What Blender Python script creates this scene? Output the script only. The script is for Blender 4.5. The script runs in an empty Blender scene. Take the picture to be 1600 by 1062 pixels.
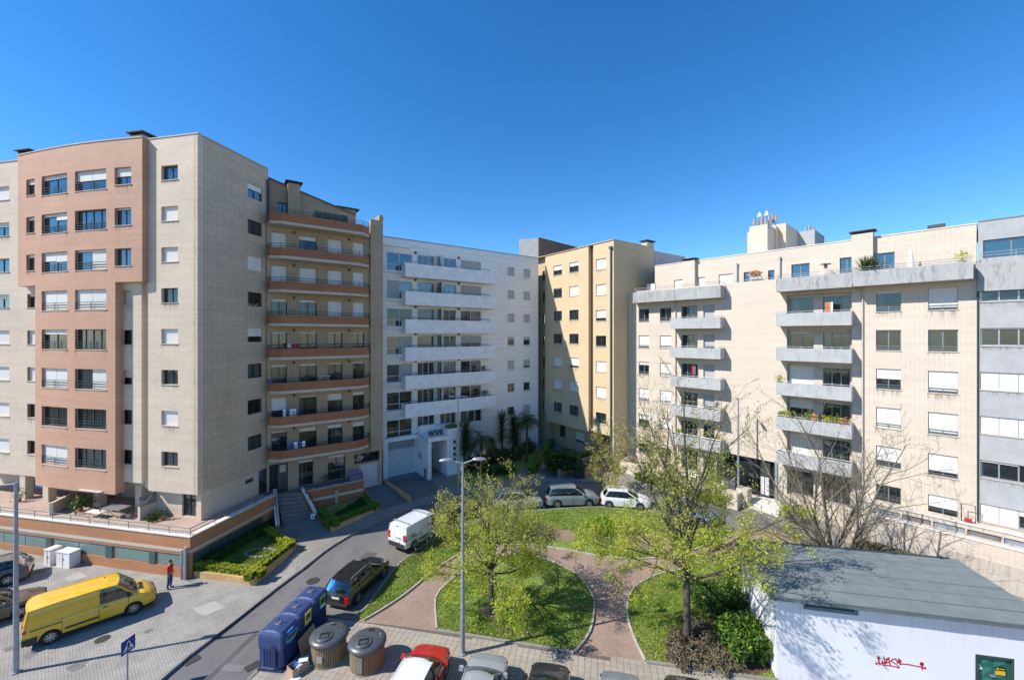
import bpy, bmesh, math, random
from math import sin, cos, pi, sqrt, atan2, radians
from mathutils import Vector, Matrix
random.seed(7)
S = bpy.context.scene
COL = S.collection
# ---------------------------------------------------------------- camera
CAMZ = 15.0; FPX = 650.0; HY = 524.0
cam = bpy.data.cameras.new('camera'); camo = bpy.data.objects.new('camera', cam); COL.objects.link(camo)
camo.location = (0, 0, CAMZ); camo.rotation_euler = (pi/2, 0, 0)
cam.sensor_width = 36; cam.lens = 36*FPX/1600; cam.shift_y = -(531-HY)/1600; cam.clip_end = 6000; cam.clip_start = .1
S.camera = camo
# ---------------------------------------------------------------- light
SUNH = Vector((-.957, -.29, 0)).normalized(); SEL = radians(42)
w = bpy.data.worlds.new('World'); S.world = w; w.use_nodes = True
nt = w.node_tree; bg = nt.nodes['Background']
sk = nt.nodes.new('ShaderNodeTexSky'); sk.sky_type = 'NISHITA'; sk.sun_disc = False
sk.sun_elevation = SEL; sk.sun_rotation = atan2(SUNH.x, SUNH.y); sk.altitude = 0; sk.air_density = 1.0; sk.dust_density = 0; sk.ozone_density = 6
hs = nt.nodes.new('ShaderNodeHueSaturation'); hs.inputs['Saturation'].default_value = 1.24; hs.inputs['Hue'].default_value = .5015; nt.links.new(sk.outputs[0], hs.inputs['Color']); nt.links.new(hs.outputs[0], bg.inputs[0]); bg.inputs[1].default_value = .135
sun = bpy.data.lights.new('sun', 'SUN'); sun.energy = 4.4; sun.angle = radians(.53); sun.color = (1, .94, .85)
suno = bpy.data.objects.new('sun', sun); COL.objects.link(suno)
tosun = Vector((SUNH.x*cos(SEL), SUNH.y*cos(SEL), sin(SEL)))
suno.rotation_euler = tosun.to_track_quat('Z', 'Y').to_euler(); suno.location = tosun*60
S.view_settings.view_transform = 'Standard'; S.view_settings.look = 'None'
S.view_settings.exposure = 0.56; S.view_settings.gamma = 1; S.view_settings.use_curve_mapping = False
S.render.engine = 'CYCLES'
S.cycles.max_bounces = 6; S.cycles.transparent_max_bounces = 8; S.cycles.caustics_reflective = False; S.cycles.caustics_refractive = False
# ---------------------------------------------------------------- materials
MATS = {}
def newmat(name):
    m = bpy.data.materials.new(name); m.use_nodes = True
    n = m.node_tree; b = n.nodes['Principled BSDF']
    MATS[name] = m
    return m, n, b
def L(n, a, b): n.links.new(a, b)
def nd(n, t, **k):
    x = n.nodes.new('ShaderNode'+t)
    for a, v in k.items(): setattr(x, a, v)
    return x
def coords(n, kind):
    if kind == 'uv':
        return nd(n, 'UVMap').outputs[0]
    if kind == 'obj':
        return nd(n, 'TexCoord').outputs['Object']
    return nd(n, 'NewGeometry').outputs['Position']
def noise(n, vec, scale, detail=4, sc=(1,1,1), rough=.6):
    mp = nd(n, 'Mapping'); mp.inputs['Scale'].default_value = sc; L(n, vec, mp.inputs[0])
    x = nd(n, 'TexNoise'); x.inputs['Scale'].default_value = scale; x.inputs['Detail'].default_value = detail; x.inputs['Roughness'].default_value = rough
    L(n, mp.outputs[0], x.inputs['Vector']); return x.outputs[0]
def ramp(n, fac, stops):
    r = nd(n, 'ValToRGB'); L(n, fac, r.inputs[0])
    e = r.color_ramp.elements
    while len(e) < len(stops): e.new(.5)
    for i, (p, c) in enumerate(stops):
        e[i].position = p; e[i].color = (c if len(c) == 4 else (*c, 1)) if not isinstance(c, (int, float)) else (c, c, c, 1)
    return r.outputs[0]
def mix(n, fac, a, b, mode='MIX'):
    x = nd(n, 'MixRGB'); x.blend_type = mode
    for i, v in ((0, fac), (1, a), (2, b)):
        if isinstance(v, (int, float)): x.inputs[i].default_value = v if i == 0 else (v, v, v, 1)
        elif isinstance(v, (tuple, list)): x.inputs[i].default_value = (*v[:3], 1)
        else: L(n, v, x.inputs[i])
    return x.outputs[0]
def bump(n, b, h, st=.3, d=.01):
    x = nd(n, 'Bump'); x.inputs['Strength'].default_value = st; x.inputs['Distance'].default_value = d
    L(n, h, x.inputs['Height']); L(n, x.outputs[0], b.inputs['Normal'])
def lerp(a, b, t): return a+(b-a)*t
def sc3(c, k): return tuple(min(1, v*k) for v in c[:3])
def plain(name, col, rough=.6, metal=0, var=.12, scale=3, kind='pos', bmp=0, spec=.5, coat=0):
    m, n, b = newmat(name)
    b.inputs['Roughness'].default_value = rough; b.inputs['Metallic'].default_value = metal
    b.inputs['Specular IOR Level'].default_value = spec; b.inputs['Coat Weight'].default_value = coat
    b.inputs['Coat Roughness'].default_value = .04
    v = coords(n, kind)
    if var > 0:
        f = noise(n, v, scale)
        L(n, ramp(n, f, [(.3, sc3(col, 1-var)), (.7, sc3(col, 1+var))]), b.inputs['Base Color'])
        if bmp: bump(n, b, noise(n, v, scale*12), bmp, .01)
    else: b.inputs['Base Color'].default_value = (*col, 1)
    return m
def tiled(name, c1, c2, cm, bw, bh, mortar=.008, blotch=.12, streak=.15, offset=0., rough=.65, bmp=.3, vjoint=0, dirt=(0.10,0.09,0.075), sq=1, bandn=0.10):
    """wall tile or brick on the facade's own uv (metres)"""
    m, n, b = newmat(name); v = coords(n, 'uv')
    br = nd(n, 'TexBrick'); L(n, v, br.inputs['Vector']); br.offset = offset; br.squash = sq
    br.inputs['Scale'].default_value = 1; br.inputs['Brick Width'].default_value = bw; br.inputs['Row Height'].default_value = bh
    br.inputs['Mortar Size'].default_value = mortar; br.inputs['Mortar Smooth'].default_value = .3; br.inputs['Bias'].default_value = 0
    br.inputs['Color1'].default_value = (*c1, 1); br.inputs['Color2'].default_value = (*c2, 1); br.inputs['Mortar'].default_value = (*cm, 1)
    c = br.outputs['Color']
    if vjoint:
        b2 = nd(n, 'TexBrick'); L(n, v, b2.inputs['Vector']); b2.offset = 0; b2.inputs['Scale'].default_value = 1
        b2.inputs['Brick Width'].default_value = vjoint; b2.inputs['Row Height'].default_value = 50; b2.inputs['Mortar Size'].default_value = .018; b2.inputs['Mortar Smooth'].default_value = .6
        nn = noise(n, v, 1.3, 2, (1, .5, 1))
        f = nd(n, 'Math', operation='MULTIPLY'); L(n, b2.outputs['Fac'], f.inputs[0]); L(n, ramp(n, nn, [(.4, .05), (.7, .5)]), f.inputs[1])
        c = mix(n, f.outputs[0], c, sc3(cm, .75))
    big = noise(n, v, .35, 5, (1, 1, 1)); c = mix(n, 1, c, ramp(n, big, [(.3, 1-blotch), (.72, 1+blotch*.3)]), 'MULTIPLY')
    row = noise(n, v, 1.0, 2, (.15, 3.0, 1)); c = mix(n, 1, c, ramp(n, row, [(.3, 1-bandn), (.7, 1.0)]), 'MULTIPLY')
    st = noise(n, v, 2.2, 4, (1.6, .12, 1), .7)
    c = mix(n, ramp(n, st, [(.56, 0.), (.8, streak)]), c, dirt)
    L(n, c, b.inputs['Base Color']); b.inputs['Roughness'].default_value = rough
    if bmp:
        inv = nd(n, 'Math', operation='SUBTRACT'); inv.inputs[0].default_value = 1; L(n, br.outputs['Fac'], inv.inputs[1])
        bump(n, b, inv.outputs[0], bmp, .006)
    return m
def stained(name, col, amount=.6, rough=.85, warm=(.12,.11,.10)):
    """painted concrete with dark drip stains (its own grime, follows v = height)"""
    m, n, b = newmat(name); v = coords(n, 'uv')
    f = noise(n, v, 1.2, 5); c = ramp(n, f, [(.3, sc3(col, .86)), (.7, sc3(col, 1.06))])
    st = noise(n, v, 1.6, 6, (2.2, .35, 1), .75)
    c = mix(n, ramp(n, st, [(.50, 0.), (.66, amount)]), c, warm)
    fine = noise(n, v, 5, 4, (3.5, .5, 1), .8)
    c = mix(n, ramp(n, fine, [(.56, 0.), (.75, amount*.8)]), c, sc3(warm, .6))
    L(n, c, b.inputs['Base Color']); b.inputs['Roughness'].default_value = rough
    bump(n, b, noise(n, v, 25), .25, .01)
    return m
def slats(name, col, pitch=.05, rough=.5, kind='uv', bmp=.5, gap=.7):
    m, n, b = newmat(name); v = coords(n, kind)
    sp = nd(n, 'SeparateXYZ'); L(n, v, sp.inputs[0])
    a = nd(n, 'Math', operation='DIVIDE'); L(n, sp.outputs['Y' if kind == 'uv' else 'Z'], a.inputs[0]); a.inputs[1].default_value = pitch
    fr = nd(n, 'Math', operation='FRACT'); L(n, a.outputs[0], fr.inputs[0])
    c = ramp(n, fr.outputs[0], [(0, sc3(col, gap)), (.12, col), (.85, col), (1, sc3(col, .9))])
    c = mix(n, 1, c, ramp(n, noise(n, v, .9, 3), [(.3, .93), (.7, 1.03)]), 'MULTIPLY')
    L(n, c, b.inputs['Base Color']); b.inputs['Roughness'].default_value = rough
    bump(n, b, fr.outputs[0], bmp, .006)
    return m
def glassmat(name, tint=(.05,.07,.08), trans=.55, refl=.12):
    """window glass: part clear, part mirror; rooms stand behind it"""
    m, n, b = newmat(name); out = n.nodes['Material Output']; n.nodes.remove(b)
    tr = nd(n, 'BsdfTransparent'); tr.inputs[0].default_value = (.62, .68, .70, 1)
    df = nd(n, 'BsdfDiffuse'); df.inputs[0].default_value = (*tint, 1)
    gl = nd(n, 'BsdfGlossy'); gl.inputs['Roughness'].default_value = .015; gl.inputs[0].default_value = (.85, .93, 1, 1)
    v = coords(n, 'pos'); bm = nd(n, 'Bump'); bm.inputs['Strength'].default_value = .25; bm.inputs['Distance'].default_value = .02
    L(n, noise(n, v, 1.1, 2), bm.inputs['Height']); L(n, bm.outputs[0], gl.inputs['Normal'])
    m1 = nd(n, 'MixShader'); m1.inputs[0].default_value = trans; L(n, df.outputs[0], m1.inputs[1]); L(n, tr.outputs[0], m1.inputs[2])
    fr = nd(n, 'Fresnel'); fr.inputs[0].default_value = 1.55
    ad = nd(n, 'Math', operation='ADD'); L(n, fr.outputs[0], ad.inputs[0]); ad.inputs[1].default_value = refl; ad.use_clamp = True
    m2 = nd(n, 'MixShader'); L(n, ad.outputs[0], m2.inputs[0]); L(n, m1.outputs[0], m2.inputs[1]); L(n, gl.outputs[0], m2.inputs[2])
    L(n, m2.outputs[0], out.inputs[0])
    return m
# ---------------------------------------------------------------- mesh builder
def tag(o, label=None, cat=None, group=None, kind=None):
    if label: o['label'] = label
    if cat: o['category'] = cat
    if group: o['group'] = group
    if kind: o['kind'] = kind
    return o
def empty(name, loc=(0,0,0), rz=0, **k):
    o = bpy.data.objects.new(name, None); COL.objects.link(o); o.location = loc; o.rotation_euler = (0, 0, rz)
    return tag(o, **k)
def link(name, me, parent=None):
    o = bpy.data.objects.new(name, me); COL.objects.link(o)
    if parent is not None: o.parent = parent
    return o
class MB:
    def __init__(s): s.v = []; s.f = []; s.m = []; s.uv = []
    def vert(s, p, uv=None):
        s.v.append((p[0], p[1], p[2])); s.uv.append(uv if uv else (p[0]+p[1], p[2])); return len(s.v)-1
    def face(s, idx, m=0): s.f.append(tuple(idx)); s.m.append(m)
    def quad(s, pts, m=0, uvs=None):
        i = [s.vert(p, uvs[k] if uvs else None) for k, p in enumerate(pts)]; s.face(i, m)
    def box(s, x0, x1, y0, y1, z0, z1, m=0, T=None, taper=1.):
        cx, cy = (x0+x1)/2, (y0+y1)/2
        P = [(x0,y0,z0),(x1,y0,z0),(x1,y1,z0),(x0,y1,z0)] + [(cx+(x-cx)*taper, cy+(y-cy)*taper, z1) for x, y in ((x0,y0),(x1,y0),(x1,y1),(x0,y1))]
        uv = [(p[0]+p[1], p[2]) for p in P]
        if T: P = [T(p) for p in P]
        b = [s.vert(p, uv[i]) for i, p in enumerate(P)]
        for f in ((3,2,1,0),(4,5,6,7),(0,1,5,4),(1,2,6,5),(2,3,7,6),(3,0,4,7)): s.face([b[i] for i in f], m)
    def prism(s, poly, z0, z1, m=0, bottom=True):
        zz0 = z0 if callable(z0) else (lambda p: z0); zz1 = z1 if callable(z1) else (lambda p: z1)
        n = len(poly); u = 0; us = []
        for i in range(n): us.append(u); u += (Vector(poly[(i+1) % n][:2])-Vector(poly[i][:2])).length
        top = [s.vert((p[0], p[1], zz1(p)), (p[0], p[1])) for p in poly]; s.face(top, m)
        if bottom: s.face([s.vert((p[0], p[1], zz0(p)), (p[0], p[1])) for p in reversed(poly)], m)
        for i in range(n):
            a, b = poly[i], poly[(i+1) % n]; ub = us[i]+(Vector(b[:2])-Vector(a[:2])).length
            s.quad([(a[0],a[1],zz0(a)),(b[0],b[1],zz0(b)),(b[0],b[1],zz1(b)),(a[0],a[1],zz1(a))], m, [(us[i],zz0(a)),(ub,zz0(b)),(ub,zz1(b)),(us[i],zz1(a))])
    def tube(s, pts, r, n=6, m=0, cap=True):
        pts = [Vector(p) for p in pts]; rs = r if isinstance(r, (list, tuple)) else [r]*len(pts)
        rings = []; up = Vector((0, 0, 1))
        for i, p in enumerate(pts):
            d = (pts[min(i+1, len(pts)-1)]-pts[max(i-1, 0)])
            if d.length < 1e-7: d = Vector((0, 0, 1))
            d.normalize(); a = d.cross(up if abs(d.z) < .95 else Vector((0, 1, 0))).normalized(); b = d.cross(a)
            rings.append([s.vert(p+(a*cos(2*pi*k/n)+b*sin(2*pi*k/n))*rs[i]) for k in range(n)])
        for A, B in zip(rings, rings[1:]):
            for k in range(n): s.face((A[k], A[(k+1) % n], B[(k+1) % n], B[k]), m)
        if cap: s.face(rings[0][::-1], m); s.face(rings[-1], m)
    def lathe(s, prof, n=20, m=0, T=None):
        rings = []
        for r, z in prof:
            ring = []
            for k in range(n):
                p = (r*cos(2*pi*k/n), r*sin(2*pi*k/n), z)
                ring.append(s.vert(T(p) if T else p))
            rings.append(ring)
        for A, B in zip(rings, rings[1:]):
            for k in range(n): s.face((A[k], A[(k+1) % n], B[(k+1) % n], B[k]), m)
        s.face(rings[0][::-1], m); s.face(rings[-1], m)
    def mesh(s, name, mats, smooth=False):
        me = bpy.data.meshes.new(name); me.from_pydata(s.v, [], s.f)
        if not isinstance(mats, (list, tuple)): mats = [mats]
        for x in mats: me.materials.append(MATS[x] if isinstance(x, str) else x)
        if len(mats) > 1: me.polygons.foreach_set('material_index', s.m)
        ul = me.uv_layers.new(name='UVMap'); li = [0]*len(me.loops); me.loops.foreach_get('vertex_index', li)
        fl = []
        for i in li: fl += s.uv[i]
        ul.data.foreach_set('uv', fl)
        if smooth: me.polygons.foreach_set('use_smooth', [True]*len(me.polygons))
        me.update(); return me
    def build(s, name, mats, parent=None, smooth=False):
        return link(name, s.mesh(name, mats, smooth), parent)
def fixn(o):
    bm = bmesh.new(); bm.from_mesh(o.data); bmesh.ops.recalc_face_normals(bm, faces=bm.faces); bm.to_mesh(o.data); bm.free(); return o
# ---------------------------------------------------------------- measuring
def P(x, D, z=None): return Vector(((x-800)/FPX*D, D, 0 if z is None else z))
GB = [24, 27, 30, 34, 38, 44]
def gz(X, Y=None):
    if Y is None: X, Y = X[0], X[1]
    return 1.0*min(1, max(0, (Y-27)/11.))
def G(x, y, dz=0):
    """point of the ground seen at a photograph pixel"""
    D = CAMZ*FPX/(y-HY)
    for _ in range(30): D = .5*D+.5*(CAMZ-gz(0, D)-dz)*FPX/(y-HY)
    return Vector(((x-800)/FPX*D, D, gz(0, D)+dz))
class Fac:
    def __init__(s, O, d, bulge=None):
        s.O = Vector(O[:2]); s.d = Vector(d).normalized(); s.n = Vector((s.d.y, -s.d.x)); s.bulge = bulge
    def pt(s, a, o, z):
        if s.bulge: o = o+s.bulge(a)
        p = s.O+s.d*a+s.n*o; return (p.x, p.y, z)
    def s(s_, x, off=0):
        k = (x-800)/FPX; a = 0
        for _ in range(6 if s_.bulge else 1):
            oo = off+(s_.bulge(a) if s_.bulge else 0); b = s_.O+s_.n*oo
            a = (k*b.y-b.x)/(s_.d.x-k*s_.d.y)
        return a
    def z(s_, x, y, off=0):
        p = s_.pt(s_.s(x, off), off, 0); return CAMZ+(HY-y)*p[1]/FPX
    def loc(s, a, z=0, o=0): return s.pt(a, o, z)
    def bx(s, mb, a0, a1, o0, o1, z0, z1, m=0):
        c = [(a0,o0,z0),(a1,o0,z0),(a1,o1,z0),(a0,o1,z0),(a0,o0,z1),(a1,o0,z1),(a1,o1,z1),(a0,o1,z1)]
        b = [mb.vert(s.pt(*p), (p[0]+p[1], p[2])) for p in c]
        for f in ((0,1,2,3),(7,6,5,4),(4,5,1,0),(5,6,2,1),(6,7,3,2),(7,4,0,3)): mb.face([b[i] for i in f], m)
    def wall(s, parent, name, mat, a0, a1, z0, z1, ops=(), off=0., back=.32, cuts=(), topz=None, jamb=None):
        """a wall with real openings (a0,a1,z0,z1) and their reveals; topz(a) lets the top edge slope"""
        mb = MB(); a0, a1, z0, z1 = [round(q, 4) for q in (a0, a1, z0, z1)]
        A = sorted(set([round(v, 4) for v in [a0, a1, *cuts] + [v for o in ops for v in o[:2]] if a0-1e-6 <= v <= a1+1e-6]))
        Z = sorted(set([round(v, 4) for v in [z0, z1] + [v for o in ops for v in o[2:4]] if z0-1e-6 <= v <= z1+1e-6]))
        def tz(a, z): return topz(a) if (topz and abs(z-z1) < 1e-3) else z
        def inside(a, z): return any(o[0] < a < o[1] and o[2] < z < o[3] for o in ops)
        V = {}
        def vv(a, o, z):
            k = (a, o, z)
            if k not in V: V[k] = mb.vert(s.pt(a, o, tz(a, z)), (a+(off-o), tz(a, z)))
            return V[k]
        hole = [[inside((A[i]+A[i+1])/2, (Z[j]+Z[j+1])/2) for j in range(len(Z)-1)] for i in range(len(A)-1)]
        for i in range(len(A)-1):
            for j in range(len(Z)-1):
                if not hole[i][j]: mb.face((vv(A[i],off,Z[j]), vv(A[i+1],off,Z[j]), vv(A[i+1],off,Z[j+1]), vv(A[i],off,Z[j+1])))
                else:
                    ob = off-back
                    if i == 0 or not hole[i-1][j]: mb.face((vv(A[i],off,Z[j]), vv(A[i],off,Z[j+1]), vv(A[i],ob,Z[j+1]), vv(A[i],ob,Z[j])))
                    if i == len(A)-2 or not hole[i+1][j]: mb.face((vv(A[i+1],off,Z[j]), vv(A[i+1],ob,Z[j]), vv(A[i+1],ob,Z[j+1]), vv(A[i+1],off,Z[j+1])))
                    if j == 0 or not hole[i][j-1]: mb.face((vv(A[i],off,Z[j]), vv(A[i],ob,Z[j]), vv(A[i+1],ob,Z[j]), vv(A[i+1],off,Z[j])))
                    if j == len(Z)-2 or not hole[i][j+1]: mb.face((vv(A[i],off,Z[j+1]), vv(A[i+1],off,Z[j+1]), vv(A[i+1],ob,Z[j+1]), vv(A[i],ob,Z[j+1])))
        e = off-back-.05
        for k, aa in ((0, a0), (1, a1)):
            q = (vv(aa,off,z0), vv(aa,off,z1), vv(aa,e,z1), vv(aa,e,z0)); mb.face(q if k == 0 else q[::-1])
        for i in range(len(A)-1):
            mb.face((vv(A[i],off,z1), vv(A[i+1],off,z1), vv(A[i+1],e,z1), vv(A[i],e,z1)))
            mb.face((vv(A[i],e,z0), vv(A[i+1],e,z0), vv(A[i+1],off,z0), vv(A[i],off,z0)))
        return mb.build(name, mat, parent)
    def window(s, parent, a0, a1, z0, z1, off=0., depth=.16, shut=0, panes=2, frame='frame_green', rail=None, curtain=None, sill=True, name='window', shmat='shutter_white', gl='glass', mid=None, fw=.055):
        o = off-depth
        mb = MB(); bx = s.bx
        bx(mb, a0, a0+fw, o-.05, o, z0, z1); bx(mb, a1-fw, a1, o-.05, o, z0, z1)
        bx(mb, a0+fw, a1-fw, o-.05, o, z0, z0+fw); bx(mb, a0+fw, a1-fw, o-.05, o, z1-fw, z1)
        w_ = (a1-a0)/panes
        for k in range(1, panes): bx(mb, a0+w_*k-.035, a0+w_*k+.035, o-.055, o+.005, z0+fw, z1-fw)
        if mid: bx(mb, a0+fw, a1-fw, o-.052, o+.002, mid-.03, mid+.03)
        win = mb.build(name, frame, parent)
        shl = list(shut) if isinstance(shut, (tuple, list)) else [shut]
        full = min(shl) >= .97
        if not full:
            for k in range(panes):
                g = MB(); g.quad([s.pt(a0+w_*k+fw*.5, o-.03, z0+.03), s.pt(a0+w_*(k+1)-fw*.5, o-.03, z0+.03), s.pt(a0+w_*(k+1)-fw*.5, o-.03, z1-.03), s.pt(a0+w_*k+fw*.5, o-.03, z1-.03)])
                g.build('pane', gl, win)
        if curtain is None and not full and name != 'door' and random.random() < .4: c_ = random.random(); curtain = (0, .3+.2*c_) if c_ < .5 else (.5+.3*c_, 1)
        if curtain:
            c = MB(); n = 14; oc = o-.16
            x0, x1 = (a0, a1) if curtain is True else (lerp(a0, a1, curtain[0]), lerp(a0, a1, curtain[1]))
            for k in range(n):
                p, q = lerp(x0, x1, k/n), lerp(x0, x1, (k+1)/n); op = oc+.03*(k % 2); oq = oc+.03*((k+1) % 2)
                c.quad([s.pt(p, op, z0), s.pt(q, oq, z0), s.pt(q, oq, z1), s.pt(p, op, z1)])
            c.build('curtain', 'curtain', win)
        ns = len(shl); ww = (a1-a0)/ns
        for k, f in enumerate(shl):
            if f > .01:
                h = (z1-z0)*min(f, 1); g = MB(); bx(g, a0+ww*k+.015, a0+ww*(k+1)-.015, o+.03, o+.05, z1-h+.01, z1-.01)
                g.build('shutter', shmat, win)
        if sill:
            g = MB(); bx(g, a0-.04, a1+.04, off-.28, off+.05, z0-.05, z0-.003); g.build('sill', 'sill', win)
            if random.random() < .75:
                hs_ = random.uniform(.35, .95); g = MB(); g.quad([s.pt(a0-.05, off+.004, z0-.05-hs_), s.pt(a1+.05, off+.004, z0-.05-hs_), s.pt(a1+.05, off+.004, z0-.05), s.pt(a0-.05, off+.004, z0-.05)], 0, [(a0+z0*3, 0), (a1+z0*3, 0), (a1+z0*3, 1), (a0+z0*3, 1)]); g.build('stain', 'wall_stain', win)
        if rail:
            g = MB()
            for h in rail:
                bx(g, a0+.01, a1-.01, off-.06, off-.03, z0+h-.018, z0+h+.018)
            for a in (a0+.03, (a0+a1)/2, a1-.03): bx(g, a-.012, a+.012, off-.065, off-.035, z0+.02, z0+max(rail))
            g.build('guard_rail', frame if frame != 'frame_bronze' else 'frame_grey', win)
        return win
    def ribbon(s, mb, path, z0, z1, th=.12, m=0):
        """upright band along a path of (a, o) points"""
        pts = [Vector(p) for p in path]; N = len(pts); inn = []
        for i in range(N):
            d = (pts[min(i+1, N-1)]-pts[max(i-1, 0)]).normalized(); inn.append(pts[i]+Vector((d.y, -d.x))*th)
        u = 0
        for i in range(N-1):
            l = (pts[i+1]-pts[i]).length; a, b, c, d = pts[i], pts[i+1], inn[i+1], inn[i]
            for q, zz in (((a, b), 0), ((c, d), 1)):
                mb.quad([s.pt(q[0].x, q[0].y, z0), s.pt(q[1].x, q[1].y, z0), s.pt(q[1].x, q[1].y, z1), s.pt(q[0].x, q[0].y, z1)], m, [(u, z0), (u+l, z0), (u+l, z1), (u, z1)])
            for z in (z0, z1):
                q = [s.pt(p.x, p.y, z) for p in (a, b, c, d)]; mb.quad(q if z == z1 else q[::-1], m, [(u, z), (u+l, z), (u+l, z+.1), (u, z+.1)])
            u += l
        for i in (0, N-1):
            a, d = pts[i], inn[i]; q = [s.pt(a.x, a.y, z0), s.pt(d.x, d.y, z0), s.pt(d.x, d.y, z1), s.pt(a.x, a.y, z1)]; mb.quad(q, m, [(0, z0), (.1, z0), (.1, z1), (0, z1)])
    def rails(s, parent, path, z, hs, mat, name='railing', r=.02, post=1.6, ph=None):
        mb = MB(); pts = [Vector(p) for p in path]
        for h in hs:
            mb.tube([s.pt(p.x, p.y, z+h) for p in pts], r, 5)
        for a, b in zip(pts, pts[1:]):
            l = (b-a).length; n = max(1, int(round(l/post)))
            for k in range(n+1):
                q = a.lerp(b, k/n); mb.tube([s.pt(q.x, q.y, z), s.pt(q.x, q.y, z+(ph or max(hs)))], r*.9, 4)
        return mb.build(name, mat, parent)
    def slab(s, mb, path, z0, z1, m=0):
        mb.prism([s.pt(p[0], p[1], 0)[:2] for p in path], z0, z1, m)
plain("deck_tile", (.45,.33,.26), .8, var=.15, scale=1)
tiled('tile_beige', (.74,.61,.475), (.67,.55,.42), (.56,.46,.36), .24, .075, .006, blotch=.10, streak=.10, vjoint=.48, bmp=.25)
tiled('tile_beige_worn', (.70,.56,.41), (.60,.475,.345), (.34,.27,.20), .24, .12, .010, blotch=.14, streak=.25, vjoint=.48, bmp=.35, bandn=.14)
tiled('tile_tan', (.51,.38,.26), (.44,.325,.215), (.31,.23,.16), .24, .075, .006, blotch=.14, streak=.22, vjoint=.48, bmp=.25)
tiled('tile_pink', (.62,.365,.24), (.56,.315,.205), (.48,.285,.195), .24, .075, .006, blotch=.10, streak=.06, bmp=.2)
tiled('tile_brown', (.50,.235,.11), (.44,.20,.095), (.33,.17,.09), .24, .075, .006, blotch=.12, streak=.10, bmp=.25)
tiled('tile_brown_dark', (.42,.165,.075), (.36,.14,.06), (.26,.11,.05), .24, .075, .006, blotch=.15, streak=.16, bmp=.25)
tiled('tile_white', (.90,.885,.86), (.87,.855,.83), (.56,.55,.54), .36, .56, .011, blotch=.05, streak=.10, bmp=.4, rough=.4)
tiled('tile_cream', (.68,.59,.485), (.64,.55,.45), (.56,.48,.39), .24, .075, .006, blotch=.06, streak=.06, vjoint=.24, bmp=.25)
plain('render_yellow', (.60,.46,.285), .85, var=.05, scale=.6, bmp=.15)
plain('render_yellow_dark', (.54,.41,.25), .85, var=.06, scale=.6, bmp=.15)  # darker copy of the yellow render, shade of the recesses put into its colour
stained('plaster_grey', (.40,.41,.42), .10, .85)
stained('concrete_stained', (.40,.41,.41), .6, .9)
stained('concrete_light', (.44,.45,.455), .28, .9)
stained('concrete_white', (.86,.85,.84), .12, .8)
stained('concrete_band', (.55,.50,.43), .2, .85)
stained('wall_old', (.50,.45,.38), .55, .9, warm=(.14,.10,.06))
plain('utility_white', (.76,.765,.79), .8, var=.025, scale=.7, bmp=.1)
def stainmat():
    m, n, b = newmat('wall_stain'); out = n.nodes['Material Output']; v = coords(n, 'uv')
    sp = nd(n, 'SeparateXYZ'); L(n, v, sp.inputs[0])
    f = ramp(n, noise(n, v, 9, 4, (1, .06, 1), .7), [(.45, 0.), (.72, .75)])
    g = nd(n, 'Math', operation='MULTIPLY'); L(n, f, g.inputs[0]); L(n, ramp(n, sp.outputs['Y'], [(0, 0.), (.55, .25), (1, .85)]), g.inputs[1])
    b.inputs['Base Color'].default_value = (.09, .075, .06, 1); b.inputs['Roughness'].default_value = .9
    tr = nd(n, 'BsdfTransparent'); mx = nd(n, 'MixShader'); L(n, g.outputs[0], mx.inputs[0]); L(n, tr.outputs[0], mx.inputs[1]); L(n, b.outputs[0], mx.inputs[2]); L(n, mx.outputs[0], out.inputs[0])
stainmat()
plain('roof_grey', (.20,.19,.18), .9)
plain('roof_brown', (.16,.11,.085), .8)
plain('soffit_light', (.55,.50,.42), .85, var=.05)
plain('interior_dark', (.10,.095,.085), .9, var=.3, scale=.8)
plain('coping_white', (.70,.66,.60), .7, var=.12, scale=1.5)
plain('sill', (.50,.45,.38), .6, var=.08)
plain('stone_step', (.24,.20,.165), .8, var=.2, scale=2)
plain('frame_green', (.028,.055,.060), .45, var=0)
plain('frame_grey', (.22,.25,.27), .4, metal=.3, var=0)
plain('frame_white', (.62,.64,.65), .4, var=0)
plain('frame_bronze', (.035,.030,.028), .5, var=0)
plain('metal_dark', (.035,.045,.045), .5, var=0)
plain('metal_green', (.05,.10,.10), .5, var=.1)
plain('rail_bronze', (.20,.18,.16), .5, var=0); plain('metal_light', (.45,.47,.48), .35, metal=.6, var=.08)
plain('galvanised', (.34,.37,.41), .45, metal=.35, var=.18, scale=4)
slats('shutter_white', (.74,.72,.68), .045)
slats('shutter_grey', (.42,.43,.43), .045)
slats('shutter_beige', (.62,.56,.46), .045)
slats('garage_grey', (.30,.33,.36), .10)
slats('garage_white', (.62,.63,.63), .30)
slats('louvre_green', (.17,.25,.235), .13, gap=.35, bmp=.8)
slats('louvre_blue', (.30,.36,.41), .06, gap=.5, bmp=.8)
plain('green_panel', (.03,.085,.07), .5, var=.1)
plain('curtain', (.66,.64,.60), .9, var=.06)
glassmat('glass', (.03,.045,.05), .62, .035)
glassmat('glass_sky_tint', (.03,.07,.10), .4, .14)  # upper windows: blue sky reflection put into the tint, with a stronger mirror
glassmat('glass_rail', (.16,.21,.23), .35, .10)
plain('terracotta', (.42,.17,.09), .8, var=.15)
plain('chimney_dark', (.07,.065,.06), .8)
plain('white_paint', (.75,.75,.75), .5, var=.04)
plain('black_rubber', (.018,.018,.019), .8, var=0)
plain('awning_blue', (.06,.27,.52), .7, var=.05)
plain('awning_grey', (.5,.47,.42), .8, var=.05)
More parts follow.
